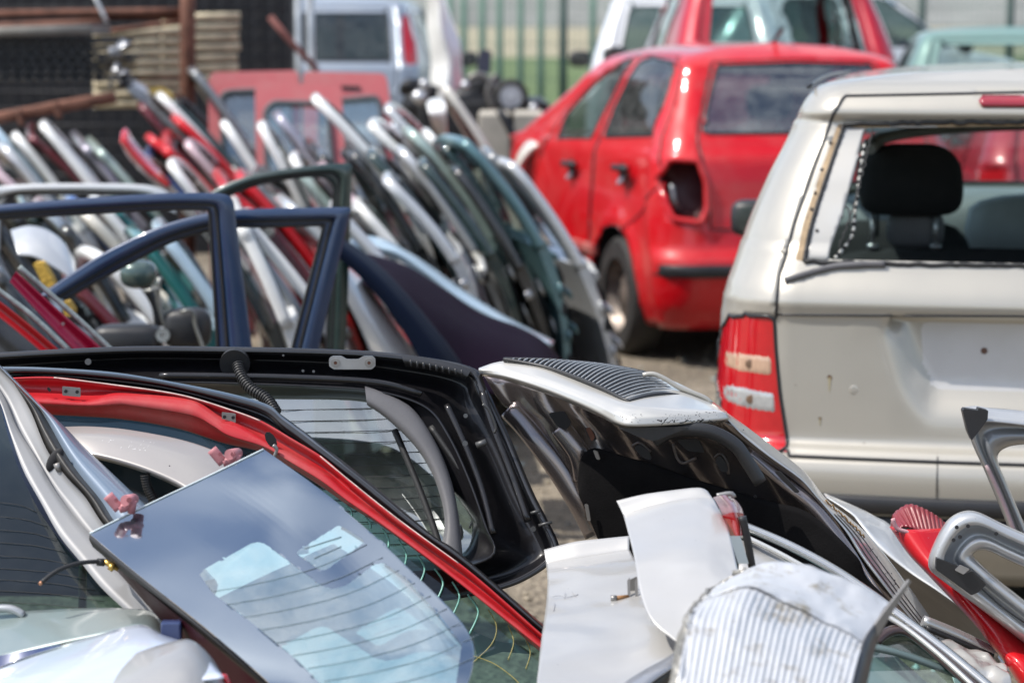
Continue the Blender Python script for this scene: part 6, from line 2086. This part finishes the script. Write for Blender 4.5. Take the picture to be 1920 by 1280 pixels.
# doors that face the camera
def facing_door(label, col, O, I, Y, low, n=90, seal=True, group=None):
    """A door frame seen face on: rolled frame round the window with a seal, and the door panel below it."""
    cx, cy = sum(p[0] for p in O) / len(O), max(p[1] for p in low)
    t = thing('car_door', label, 'car door', base(cx, cy, Y), 0, group)
    f = lambda k: [(a[0] * (1 - k) + b[0] * k, a[1] * (1 - k) + b[1] * k) for a, b in zip(O, I)]
    m = MB()
    m.loft([row(O, Y + .05), row(O, Y + .004), row(f(.08), Y), row(f(.55), Y - .006), row(f(.68), Y + .006), row(f(.72), Y + .012), row(f(.9), Y + .01), row(I, Y + .016), row(I, Y + .05)], n=n, m=2)
    m.build('window_frame', PAL[col], t)
    if seal:
        m = MB()
        m.tube(row(f(.72), Y + .006), .0045, n=n)
        m.tube(row(f(1.0), Y + .014), .005, n=n)
        m.build('seal', M_SEAL, t)
    m = MB()
    m.loft([row([(p[0], p[1]) for p in low[:2]], Y), row([(low[0][0], low[0][1] + 12), (low[1][0], low[1][1] + 12)], Y - .03), row([(low[3][0], (low[0][1] + low[3][1]) / 2), (low[2][0], (low[1][1] + low[2][1]) / 2)], Y - .06), row([low[3], low[2]], Y)], n=14, m=5, rsm=True)
    m.build('door_panel', PAL[col], t, thick=.05, off=1)
    return t

facing_door('navy door frame with a broad upright post, nearest behind the black tailgate', 'navy',
            [(-120, 394), (0, 384), (150, 372), (300, 363), (400, 362), (428, 367), (438, 380), (446, 440), (474, 660), (482, 720)],
            [(-120, 420), (0, 409), (150, 400), (300, 392), (360, 391), (386, 392), (393, 398), (396, 440), (409, 660), (412, 720)], 5.95, [(-120, 720), (482, 720), (482, 1100), (-120, 1100)])
facing_door('navy door frame with a curved front arc, behind the navy frame with the broad post', 'navy',
            [(76, 552), (130, 515), (200, 471), (300, 424), (400, 398), (500, 391), (600, 389), (640, 389), (657, 392), (652, 420), (596, 660), (580, 730)],
            [(118, 562), (180, 527), (250, 489), (330, 449), (420, 426), (500, 424), (570, 422), (600, 421), (609, 424), (604, 440), (547, 660), (532, 730)], 6.15, [(76, 730), (590, 730), (590, 1060), (76, 1060)])
facing_door('dark green door frame with square rear corner before the van doors', 'green',
            [(360, 385), (410, 352), (470, 328), (540, 316), (600, 309), (640, 306), (658, 307), (660, 320), (658, 380), (654, 520), (646, 690)],
            [(380, 396), (430, 366), (490, 344), (550, 333), (590, 330), (612, 333), (624, 345), (627, 362), (624, 400), (618, 520), (612, 690)], 7.3, [(560, 690), (646, 690), (646, 880), (560, 880)])
facing_door('silver window frame lying level above the navy frames at the left', 'silver',
            [(-46, 690), (-44, 420), (-40, 352), (0, 349), (60, 345), (150, 344), (240, 345), (290, 350), (320, 366), (330, 400)],
            [(0, 690), (3, 420), (6, 390), (10, 376), (22, 367), (60, 364), (150, 364), (230, 365), (268, 368), (290, 384)], 8.2, [(-60, 690), (60, 690), (60, 860), (-60, 860)], seal=True)

# red door edges at the lower left
def red_strips():
    for lab, col, A, B, Y, ln in (
        ('crimson door edge slanting down behind the black tailgate, lower left', 'crimson', [(30, 508), (70, 545), (120, 590), (200, 660), (260, 715)], [(18, 528), (52, 565), (92, 608), (142, 662), (190, 720)], 5.5, [(36, 500), (100, 556), (160, 610), (215, 662)]),
        ('bright red door edge at the left picture edge above the black tailgate', 'deepred', [(-40, 532), (0, 564), (55, 608), (118, 662), (160, 700)], [(-40, 566), (0, 596), (40, 628), (80, 662), (120, 700)], 5.3, [(-30, 520), (0, 546), (60, 592), (128, 656)])):
        t = thing('car_door', lab, 'car door', base(100, 640, Y))
        m = MB()
        M_ = [((a[0] + b[0]) / 2, (a[1] + b[1]) / 2) for a, b in zip(A, B)]
        m.loft([row(A, Y + .25), row(A, Y), row(M_, Y + .012), row(B, Y - .004), row(B, Y + .3)], n=40, m=3)
        m.build('door_panel', PAL[col], t)
        m = MB()
        m.band(row(ln, Y + .03), .011, .012, n=40)
        m.build('grey_seal', mat('aged grey seal', (.26, .30, .30), .6, var=.4, scale=60), t)
        m = MB()
        m.disc(P(118, 607, Y - .002), (0, -1, 0), .004, 0, .002, 0, 10)
        if Y > 5.4: m.build('bolt', M_STEEL, t)
red_strips()

def loose_panels():
    def pan(label, name, col, rows, Ys, cat='car panel', rsm=True, extra=None, thick=.003):
        t = thing(name, label, cat, base(rows[-1][0][0], rows[-1][0][1], Ys[-1] if not isinstance(Ys[-1], tuple) else Ys[-1][0]))
        m = MB()
        m.loft([row(r, y) for r, y in zip(rows, Ys)], n=40, m=5, rsm=rsm)
        m.build('panel', PAL[col] if isinstance(col, str) else col, t, thick=thick)
        return t
    pan('white pink wing with a maroon end at the left, behind the crimson door edge', 'wing', 'silver', [[(20, 432), (55, 424), (90, 432), (120, 455), (140, 490)], [(26, 452), (60, 450), (95, 465), (125, 490), (145, 520)], [(34, 478), (66, 482), (100, 500), (130, 520), (150, 545)]], [7.5, 7.4, 7.35])
    pan('plum black bonnet lying between the pale arched panel and the louvred bonnet', 'bonnet', 'plum', [[(690, 476), (760, 498), (830, 540), (900, 586), (970, 612), (1020, 640), (1052, 676), (1060, 700)], [(690, 505), (750, 535), (820, 585), (880, 630), (940, 660), (1000, 685), (1050, 720)], [(680, 530), (740, 580), (800, 640), (850, 700), (900, 730), (980, 750), (1050, 760)]], [8.0, 7.7, 7.5], 'bonnet')
    t = pan('broad navy black door skin sweeping down behind the black tailgate', 'car_door', 'ink', [[(640, 446), (700, 488), (760, 548), (810, 608), (850, 660), (900, 740)], [(634, 458), (690, 504), (745, 564), (792, 626), (828, 680), (860, 750)], [(624, 474), (678, 522), (730, 582), (770, 644), (800, 700), (830, 760)]], [7.25, 7.15, 7.15])
    pan('grey silver wing beneath the broad navy skin', 'wing', 'silver', [[(650, 476), (695, 540), (745, 610), (800, 680), (840, 750)], [(636, 486), (672, 552), (712, 622), (750, 690), (780, 760)], [(620, 500), (648, 560), (680, 626), (704, 690), (720, 760)]], [7.6, 7.45, 7.4], 'car wing')
    t = pan('pale silver arched inner wing with a small slot, above the plum bonnet', 'inner_wing', 'ice', [[(652, 452), (676, 443), (710, 445), (745, 460), (800, 494), (870, 545), (950, 594), (1040, 640)], [(668, 462), (690, 460), (720, 464), (750, 474), (800, 508), (868, 560), (944, 602), (1036, 646)], [(682, 474), (704, 478), (730, 481), (752, 490), (796, 522), (860, 574), (936, 612), (1030, 654)]], [8.5, 8.38, 8.4], 'car panel')
    m = MB().plate(rnd([(682, 466), (700, 458), (714, 466), (718, 476), (704, 478)], 3), 8.37)
    m.build('slot', PAL['lilac'], t, thick=.002)
    pan('black trim panel lying low behind the red door edges', 'trim_card', 'black', [[(-80, 450), (20, 540), (120, 600), (230, 640)], [(-80, 600), (60, 680), (200, 760)], [(-80, 800), (60, 860), (200, 900)]], [7.2, 7.0, 6.9])
    for px, py, lab in ((232, 512, 'rounded dark green mirror shell under the navy arc'),):
        t = thing('wing_mirror', lab, 'car mirror', base(px, py, 7.0))
        m = MB().ball(P(px + 28, py + 2, 7.0), .055, .05, .042, pw=.8)
        m.build('mirror_shell', paint('mirror green', (.06, .10, .09), .3, .25, .9, .05), t)
        m = MB().tube(row([(px + 40, py + 25), (px + 60, py + 60), (px + 66, py + 100)], 7.05), .014, n=10)
        m.build('mirror_arm', M_BLACKP, t)
    # foam, motors and brackets inside the nearest doors
    for pts, Y, lab in (([(64, 492), (82, 490), (100, 520), (106, 536), (86, 538)], 6.6, 'yellow foam block behind the crimson door edge'), ([(118, 566), (130, 562), (142, 580), (140, 592), (124, 590)], 6.5, 'small yellow foam piece below the navy arc')):
        t = thing('foam_block', lab, 'foam', base(pts[0][0], pts[0][1], Y))
        MB().plate(rnd(pts, 4), Y).build('foam', mat('yellow foam', (.58, .36, .06), .9, bump=.6, bscale=90, var=.4), t, thick=.05)
    t = thing('window_winder', 'grey window winder mechanism between the white and sea green doors', 'car part', base(290, 580, 6.9))
    m = MB()
    m.band(row([(300, 520), (296, 560), (310, 610), (322, 650), (330, 700)], 6.9), .03, .01, n=16)
    m.band(row([(268, 546), (300, 542)], 6.88), .012, .01)
    m.band(row([(338, 585), (362, 583), (366, 610), (380, 650), (392, 700)], 6.86), .012, .01, n=16)
    m.disc(P(305, 628, 6.85), (0, -1, .2), .02, .006, .01, 0, 14)
    m.build('rails', mat('greasy steel', (.36, .36, .33), .35, .7, var=.5), t)
    m = MB()
    m.ball(P(352, 615, 6.92), .07, .05, .06, pw=.6)
    m.ball(P(240, 640, 6.9), .1, .06, .05, pw=.5)
    m.build('motor', M_BLACKP, t)
    t = thing('tail_light', 'loose bright red tail lamp with white gleam above the cream door edge', 'car lamp', base(250, 280, 10.0))
    m = MB()
    m.loft([row([(228, 250), (236, 242), (248, 262), (275, 296), (318, 342)], 10.2), row([(226, 262), (238, 274), (258, 298), (286, 326), (318, 350)], 10.1), row([(230, 272), (240, 292), (258, 312), (282, 334), (312, 354)], 10.2)], n=24, m=5, rsm=True)
    m.build('lens', mat('lamp red lens', (.60, .01, .015), .1, coat=1), t, thick=.01)
    t = thing('head_lamp', 'bright clear headlamp at the corner of the black sheets', 'car lamp', base(262, 168, 12.4))
    m = MB()
    m.loft([row([(246, 152), (262, 158), (288, 178)], 12.4), row([(250, 160), (266, 172), (286, 186)], 12.3), row([(252, 168), (268, 182), (284, 190)], 12.4)], n=16, m=4, rsm=True)
    m.build('lens', mat('lamp clear lens', (.75, .75, .76), .15, coat=1), t, thick=.02)
    t = thing('foam_block', 'ochre yellow plastic block right of the clear headlamp', 'car part', base(300, 175, 12.3))
    MB().plate(rnd([(278, 166), (300, 164), (322, 176), (330, 192), (312, 190), (290, 180)], 4), 12.3).build('foam', mat('ochre plastic', (.50, .34, .07), .7), t, thick=.08)
loose_panels()

# ------------------------------------------------------------------ faded red van doors
def van_door(label, O, holes, Y, slot=None):
    t = thing('van_door', label, 'van door', base(sum(p[0] for p in O) / len(O), 500, Y), 0, 'faded red van doors')
    m = MB()
    YY = lambda x, y: Y + (380 - y) * .0007
    m.plate(rnd(O, 14), YY, [rnd(h, 16) for h in holes])
    m.build('door_panel', PAL['faded'], t, thick=.05, off=-1, bevel=.012)
    for h in holes:
        m = MB()
        m.tube(row(rnd(h, 16), lambda x, y: YY(x, y) - .012), .014, sm=False, closed=True)
        s = m.build('window_seal', mat('grey window seal', (.10, .11, .12), .6), t)
        MB().plate(rnd(h, 16), lambda x, y: YY(x, y) + .02).build('window', glass('van door glass', (.80, .97, .92), 3.2, .30), t)
    if slot:
        MB().plate(rnd(slot, 3), lambda x, y: YY(x, y) - .003).build('vent_slot', M_DARK, t, thick=.01)
van_door('faded red van door behind on the left, with a grey smeared window', [(396, 620), (390, 160), (396, 136), (560, 132), (566, 620)], [[(420, 400), (416, 178), (430, 172), (545, 168), (548, 400)]], 12.9)
van_door('faded red van door behind on the right, with a dark vent slot', [(572, 620), (568, 134), (724, 138), (733, 200), (742, 620)], [[(600, 400), (600, 192), (706, 182), (714, 200), (722, 400)]], 12.8, [(640, 161), (676, 162), (676, 169), (640, 168)])
van_door('faded red van door in front, with a pale green tinted window', [(486, 620), (478, 172), (484, 152), (626, 162), (640, 172), (662, 620)], [[(502, 350), (497, 208), (512, 192), (600, 194), (614, 208), (628, 350)]], 12.3)

# ================================================================== far cars
def far_cars():
    wl = paint('far silver white', (.66, .68, .70), .1, .35, .9, .08)
    std_car('estate_van', 'silver blue tall estate car parked beyond the van doors, seen from behind', 'van', (-1.62, 21.5, 0), R_(6), paint('silver blue', (.30, .35, .42), .3, .35, .9, .08), Ht=1.92, lamp='high', glassm=glass('blue black glass', (.03, .06, .09), 1.6, .05))
    std_car('delivery_van', 'white van behind the red hatchback with a dark mirror on its left', 'van', (1.40, 19.2, 0), R_(3), wl, Ht=1.95, Wd=.84, lamp=False)
    std_car('delivery_van', 'red van with an open rear window hole, parked behind the red hatchback', 'van', (1.84, 16.0, 0), R_(-3), paint('van red', (.42, .006, .022), .1, .35, .7, .05, spec=.3), Ht=2.02, open_rear=True, Wd=.82, glassm=G_CLEAR)
    std_car('delivery_van', 'pale silver van turned sideways behind the red van', 'van', (1.7, 24.6, 0), R_(80), wl, Ht=2.1, lamp=False)
    std_car('red_saloon', 'red car seen through the empty rear window of the silver estate', 'car', (3.22, 12.5, 0), R_(4), paint('pinkish red', (.48, .02, .04), .1, .3, .9, .1), Ht=1.36, glassm=G_CLEAR)
    std_car('green_estate', 'grey green car with an open rear window, beyond the silver estate', 'car', (3.42, 16.6, 0), R_(6), paint('grey green', (.20, .34, .30), .3, .32, .9, .1), Ht=1.63, open_rear=True, glassm=G_CLEAR)
far_cars()

# ================================================================== rack, boards and sheets at the top left
def rack():
    t = thing('storage_rack', 'rusty brown steel rack of square bars at the top left', 'rack', base(200, 300, 13.0))
    def bar(nm, pts, Y, w, d):
        m = MB(); m.band(row(pts, Y), w, d, n=6); m.build(nm, M_RUST, t)
    bar('upright', [(352, -60), (352, 560)], 13.2, .085, .08)
    bar('beam', [(-60, 28), (345, 22)], 13.25, .05, .045)
    bar('beam', [(150, 30), (345, 30)], 13.3, .045, .05)
    bar('beam', [(-60, 54), (190, 44)], 12.9, .05, .05)
    bar('beam', [(200, 60), (345, 40)], 13.5, .03, .03)
    bar('beam', [(230, 150), (350, 146)], 13.3, .03, .025)
    bar('beam', [(-60, 232), (60, 210), (140, 195), (216, 183)], 11.9, .05, .06)
    for x, y in ((34, 206), (104, 192)):
        bar('bracket', [(x, y), (x + 8, y + 30)], 11.85, .03, .03)
    bar('post', [(-80, 240), (-80, 700)], 12.0, .06, .06)
    G_B = 'beige boards stacked behind the rack'
    Mb = mat('weathered board', (.62, .53, .36), .8, var=.4, scale=12)
    for x0, x1, y0, n, Y in ((366, 442, 34, 7, 14.2), (236, 338, 62, 8, 14.0)):
        for i in range(n):
            a, b = P(x0 - 60, y0 + 19 * i, Y), P(x1 + random.uniform(-3, 5), y0 + 19 * i - 3, Y + .1)
            m = MB(); m.band([a, b], .30, .046, n=2)
            o = m.build('board', Mb)
            props(o, 'beige board in the stack right of the rusty upright' if x0 > 300 else 'beige board in the stack left of the rusty upright', 'board', G_B)
    G_S = 'black corrugated sheets on the rack'
    Ms = mat('black corrugated sheet', (.014, .016, .018), .4, coat=.3, var=.3)
    for i in range(6):
        y = 78 + i * 14
        x1 = 196 + random.uniform(-10, 12)
        A = [P(-60 + (x1 + 60) * k / 60, y + 5 * math.sin(k * 1.25), 12.5) for k in range(61)]
        m = MB(); m.grid([A, [v + Vector((.05, .9, .0)) for v in A]]); m.tube(A, .008, sm=False, res=5, mi=1)  # lighter tube paints the highlight along each wavy edge
        props(m.build('corrugated_sheet', [Ms, mat('sheet edge highlight', (.05 + .0, .055, .06), .4)], None), 'black corrugated sheet in the pile on the rusty rack', 'roof sheet', G_S)
    m = MB(); m.band(row([(-60, 62), (190, 56)], 12.7), .6, .05, n=2)
    props(m.build('board', mat('grey board', (.20, .19, .17), .8, var=.3)), 'grey weathered board lying on the black sheets', 'board')
    m = MB()
    from mathutils import noise
    for _ in range(16):
        x, y = random.uniform(198, 246), random.uniform(78, 158)
        a_, l_ = random.uniform(0, 6.28), random.uniform(8, 22)
        p0, p2 = P(x, y, 12.3 + random.uniform(-.1, .1)), P(x + l_ * math.cos(a_), y + l_ * math.sin(a_), 12.3)
        m.band([p0, p0.lerp(p2, .5) + Vector((0, -.05, random.uniform(-.03, .03))), p2], random.uniform(.02, .06), .008, n=7, mi=random.choice((0, 1, 1)))
    props(m.build('crumpled_trim', [mat('bright bent trim', (.45, .46, .48), .3, .7), M_BLACKP]), 'tangle of bent silver and black trim at the right end of the black sheets', 'scrap metal')
    m = MB(); m.band(row([(176, -10), (200, 42)], 12.4), .028, .02, n=4)
    props(m.build('metal_strip', PAL['silver']), 'pale metal strip slanting above the rack beam', 'metal strip')
    m = MB(); m.band(row([(120, 240), (170, 236)], 12.4), .2, .3, n=2)
    # dark shed behind
    t = thing('shed', 'black shed wall with square wire mesh behind the boards', 'shed', base(300, 200, 17.5))
    m = MB(); a, b = P(-120, 60, 17.5), P(545, 60, 17.5)
    m.box(((a.x + b.x) / 2, 17.9, 1.5), b.x - a.x, .6, 3.0)
    m.build('wall', mat('black shed wall', (.013, .013, .016), .7), t)
    m = MB()
    x = a.x
    while x < b.x:
        m.band([Vector((x, 17.55, .1)), Vector((x, 17.55, 2.9))], .008, .008, n=2); x += .12
    z = .1
    while z < 2.9:
        m.band([Vector((a.x, 17.54, z)), Vector((b.x, 17.54, z))], .008, .008, n=2); z += .12
    m.build('wire_mesh', mat('mesh wire', (.07, .07, .075), .5, .5), t)
    for px, w, lab in ((560, .05, 'pale galvanised post at the right end of the black shed'), (583, .05, 'grey steel post just right of the galvanised shed post')):
        p = P(px, 100, 16.6)
        m = MB(); m.band([Vector((p.x, p.y, 0)), Vector((p.x, p.y, 2.6))], w, w, up=(0, 1, 0), n=2)
        props(m.build('post', mat('galvanised', (.50, .52, .53), .4, .6, var=.3)), lab, 'post')
    m = MB(); m.band(row([(506, 32), (550, 84), (596, 132)], 15.8), .05, .04, n=4)
    props(m.build('steel_bar', mat('red rust bar', (.20, .07, .06), .8, var=.4)), 'rusty red bar leaning diagonally before the black shed', 'steel bar')
rack()

# ================================================================== engine pile, fence, field
def yard():
    from mathutils import noise
    t = thing('bumper', 'white plastic bumper standing upright beyond the van doors', 'bumper', base(835, 200, 17))
    m = MB().loft([row([(798, -40), (802, 40), (810, 110), (806, 200)], 17.1), row([(818, -40), (826, 40), (840, 110), (838, 200)], 16.9), row([(826, -40), (846, 45), (866, 110), (872, 195)], 17.1)], n=24, m=6, rsm=True)
    for i, v in enumerate(m.v):
        m.v[i] = v + Vector((1, 1, 0)) * noise.noise(v * 5) * .03
    m.build('skin', PAL['white'], t, thick=.01)
    t = thing('wheel', 'small black tyred wheel with a silver hub on the engine pile', 'wheel', base(958, 181, 16))
    c = P(958, 181, 16.0)
    m = MB()
    k = 28
    G = [[c + Vector((r * math.cos(6.28318 * i / k), b, r * math.sin(6.28318 * i / k))) for i in range(k)] for r, b in ((.075, -.03), (.10, -.035), (.115, -.02), (.115, .03), (.075, .03))]
    m.grid(G, 0, True)
    m.build('tyre', M_TYRE, t)
    m = MB(); m.disc(c + Vector((0, -.02, 0)), (0, -1, 0), .082, .02, .02, 0, 24); m.disc(c + Vector((0, -.03, 0)), (0, -1, 0), .025, 0, .02, 0, 14)
    m.build('hub', mat('silver hub', (.55, .56, .6), .35, .6, var=.4, scale=30), t)
    t = thing('engine', 'black oily engine parts heaped beside the small wheel', 'engine', base(900, 220, 16.3))
    m = MB()
    for x, y, r in ((900, 165, .10), (880, 190, .12), (925, 190, .11), (905, 200, .13), (860, 200, .10), (800, 175, .08), (780, 200, .1), (930, 165, .07), (770, 165, .07)):
        m.ball(P(x, y, 16.4), r, r * .9, r * .75, pw=.6)
    m.box(P(905, 250, 16.5), .9, .5, .5, bev=.05)
    for i, v in enumerate(m.v):
        m.v[i] = v + Vector((1, 0, 1)) * noise.noise(v * 9) * .05
    m.build('block', mat('oily black metal', (.03, .03, .032), .4, .4, var=.6, scale=18), t)
    m = MB()
    for pts in ([(876, 150), (900, 140), (925, 160), (940, 200)], [(790, 150), (800, 170), (790, 200)], [(930, 140), (915, 170), (925, 205)]):
        m.tube(row(pts, 16.2), .022, n=14)
    build_each(m, 'pipe', mat('grey pipe', (.20, .19, .18), .4, .5), t)
    m = MB(); m.ball(P(786, 182, 16.1), .05, .04, .045); m.ball(P(795, 158, 16.1), .03, .03, .03); m.ball(P(1000, 205, 16.1), .03, .03, .04); m.ball(P(872, 160, 16.1), .03, .03, .03)
    build_each(m, 'bright_casting', mat('bright casting', (.66, .67, .69), .3, .7), t)
    t = thing('seat_pad', 'navy black pad standing on top of the engine parts', 'car part', base(905, 120, 16.4))
    MB().plate(rnd([(893, 134), (900, 92), (922, 96), (920, 138)], 3), 16.4).build('pad', paint('navy pad', (.01, .014, .05), 0, .4, .6, .1), t, thick=.05)
    t = thing('head_lamp', 'white lamp shell left of the cream door edge, below the upright bumper', 'car lamp', base(815, 220, 13.2))
    MB().loft([row([(800, 195), (812, 186), (834, 188)], 13.3), row([(804, 212), (818, 210), (836, 206)], 13.1), row([(812, 236), (826, 240), (838, 252)], 13.2), row([(828, 258), (838, 262), (842, 262)], 13.3)], n=16, m=4, rsm=True).build('shell', PAL['white'], t, thick=.01)
    Mc = mat('pale concrete', (.46, .42, .35), .85, var=.2)
    for px0, px1, lab in ((912, 952, 'pale concrete block left of the black pole, below the engine parts'), (966, 1004, 'pale concrete block right of the black pole, near the red hatchback')):
        a, b = P(px0, 214, 14.8), P(px1, 214, 14.8)
        m = MB(); m.box(((a.x + b.x) / 2, 15.2, a.z / 2), b.x - a.x + .1, .8, a.z, bev=.01)
        props(m.build('concrete_block', Mc), lab, 'concrete block')
    m = MB(); m.band(row([(936, 205), (960, 250), (990, 320), (1000, 360)], 14.5), .06, .05, n=8)
    props(m.build('pole', M_BLACKP), 'black pole leaning between the two pale concrete blocks', 'pole')
    t = thing('wing', 'cream wing curving in front of the red hatchback nose', 'car wing', base(985, 290, 13.4))
    MB().loft([row([(962, 322), (972, 290), (990, 266), (1016, 256)], 13.5), row([(966, 326), (980, 298), (1000, 276), (1020, 270)], 13.3), row([(970, 330), (984, 306), (1004, 290), (1022, 284)], 13.4)], n=20, m=4, rsm=True).build('panel', PAL['cream'], t, thick=.01)
    # fence
    t = thing('fence', 'dark green wire mesh fence with upright posts across the back of the yard', 'fence', (3, 27, 0))
    Yf = 27.0
    Mp = mat('fence green', (.010, .040, .034), .5, .1)
    for px in (640, 1055, 1390, 1722, 1886, 2100):
        x = (px - 960) / FPX * Yf
        m = MB(); m.band([Vector((x, Yf, 0)), Vector((x, Yf, 2.3))], .085, .06, up=(0, 1, 0), n=2)
        m.build('post', Mp, t)
    Mq = mat('pale fence green', (.085, .17, .13), .6)
    for px in (845, 870, 905, 937, 976, 1014, 1110, 1164):
        x = (px - 960) / FPX * (Yf + .6)
        m = MB(); m.band([Vector((x, Yf + .6, 0)), Vector((x, Yf + .6, 2.3))], .075, .02, up=(0, 1, 0), n=2)
        m.build('slat', Mq, t)
    m = MB()
    x = -4.5
    while x < 8:
        m.band([Vector((x, Yf + .05, .05)), Vector((x, Yf + .05, 2.2))], .006, .006, up=(0, 1, 0), n=2); x += .055
    for i in range(11):
        m.band([Vector((-4.5, Yf + .055, .1 + i * .2)), Vector((8, Yf + .055, .1 + i * .2))], .007, .007, n=2)
    m.build('wire_mesh', Mq, t)
yard()
# ------------------------------------------------------------------ ground
def ground():
    m, N, K, b = _new('gravel ground')
    co = N.new('ShaderNodeTexCoord')
    n = N.new('ShaderNodeTexNoise'); n.inputs['Scale'].default_value = 1.1; n.inputs['Detail'].default_value = 8
    v = N.new('ShaderNodeTexVoronoi'); v.inputs['Scale'].default_value = 42
    K.new(co.outputs['Object'], n.inputs['Vector']); K.new(co.outputs['Object'], v.inputs['Vector'])
    r = N.new('ShaderNodeValToRGB')
    r.color_ramp.elements[0].position = .3; r.color_ramp.elements[0].color = (.20, .165, .12, 1)
    r.color_ramp.elements[1].position = .7; r.color_ramp.elements[1].color = (.40, .34, .26, 1)
    K.new(n.outputs['Fac'], r.inputs['Fac'])
    mx = N.new('ShaderNodeMixRGB'); mx.blend_type = 'MULTIPLY'; mx.inputs['Fac'].default_value = .6
    K.new(r.outputs['Color'], mx.inputs['Color1']); bw = N.new('ShaderNodeRGBToBW'); K.new(v.outputs['Color'], bw.inputs['Color'])
    K.new(bw.outputs['Val'], mx.inputs['Color2'])
    K.new(mx.outputs['Color'], b.inputs['Base Color'])
    b.inputs['Roughness'].default_value = .95
    bp = N.new('ShaderNodeBump'); bp.inputs['Strength'].default_value = .8; bp.inputs['Distance'].default_value = .02
    K.new(v.outputs['Distance'], bp.inputs['Height']); K.new(bp.outputs['Normal'], b.inputs['Normal'])
    g = MB()
    g.add([(-300, -60, 0), (300, -60, 0), (300, 29, 0), (-300, 29, 0)], [(0, 1, 2, 3)])
    props(g.build('ground', m), kind='structure')
    def sheet(name, mt, y0, y1, z, w, hump=0):
        G = []
        for i in range(9):
            y = y0 + (y1 - y0) * i / 8
            G.append([Vector((-w + 2 * w * j / 40, y, z + hump * i / 8)) for j in range(41)])
        return props(MB().grid(G).build(name, mt), kind='structure')
    sheet('grass', mat('meadow grass', (.11, .16, .05), .95, var=.5, scale=.15), 29, 190, .0, 400)
    sheet('field', mat('dry field', (.34, .30, .20), .95, var=.25, scale=.02), 190, 900, .0, 1500, 5)
    G = []
    for i in range(12):
        t = i / 11
        G.append([Vector((-1800 + 3600 * j / 60, 900 + 300 * t, 5 + (60 + 22 * math.sin(j * .7) + 12 * math.sin(j * 1.9)) * t ** .8)) for j in range(61)])
    props(MB().grid(G).build('hills', mat('far grey hills', (.23, .235, .22), .95, var=.35, scale=.02)), kind='structure')
ground()

def loose_stones():
    """Loose stones and crumbs of safety glass lying on the gravel where the ground shows."""
    random.seed(31)
    m = MB()
    for _ in range(900):
        x, y = random.uniform(-.3, 1.5), random.uniform(5.6, 12.5)
        r = random.uniform(.004, .016)
        k = random.choice((0, 0, 0, 1, 2))
        c = Vector((x, y, r * .4))
        vs = [c + Vector((r * random.uniform(.6, 1.2) * a, r * random.uniform(.6, 1.2) * b, r * random.uniform(.4, .9) * d)) for a, b, d in ((1, 0, 0), (-1, 0, 0), (0, 1, 0), (0, -1, 0), (0, 0, 1), (0, 0, -1))]
        m.add(vs, [(0, 2, 4), (2, 1, 4), (1, 3, 4), (3, 0, 4), (2, 0, 5), (1, 2, 5), (3, 1, 5), (0, 3, 5)], k, False)
    props(m.build('gravel', [mat('stone tan', (.34, .29, .22), .9), mat('stone grey', (.20, .19, .18), .9), mat('glass crumb', (.40, .50, .48), .2, coat=1)]), kind='stuff')
loose_stones()
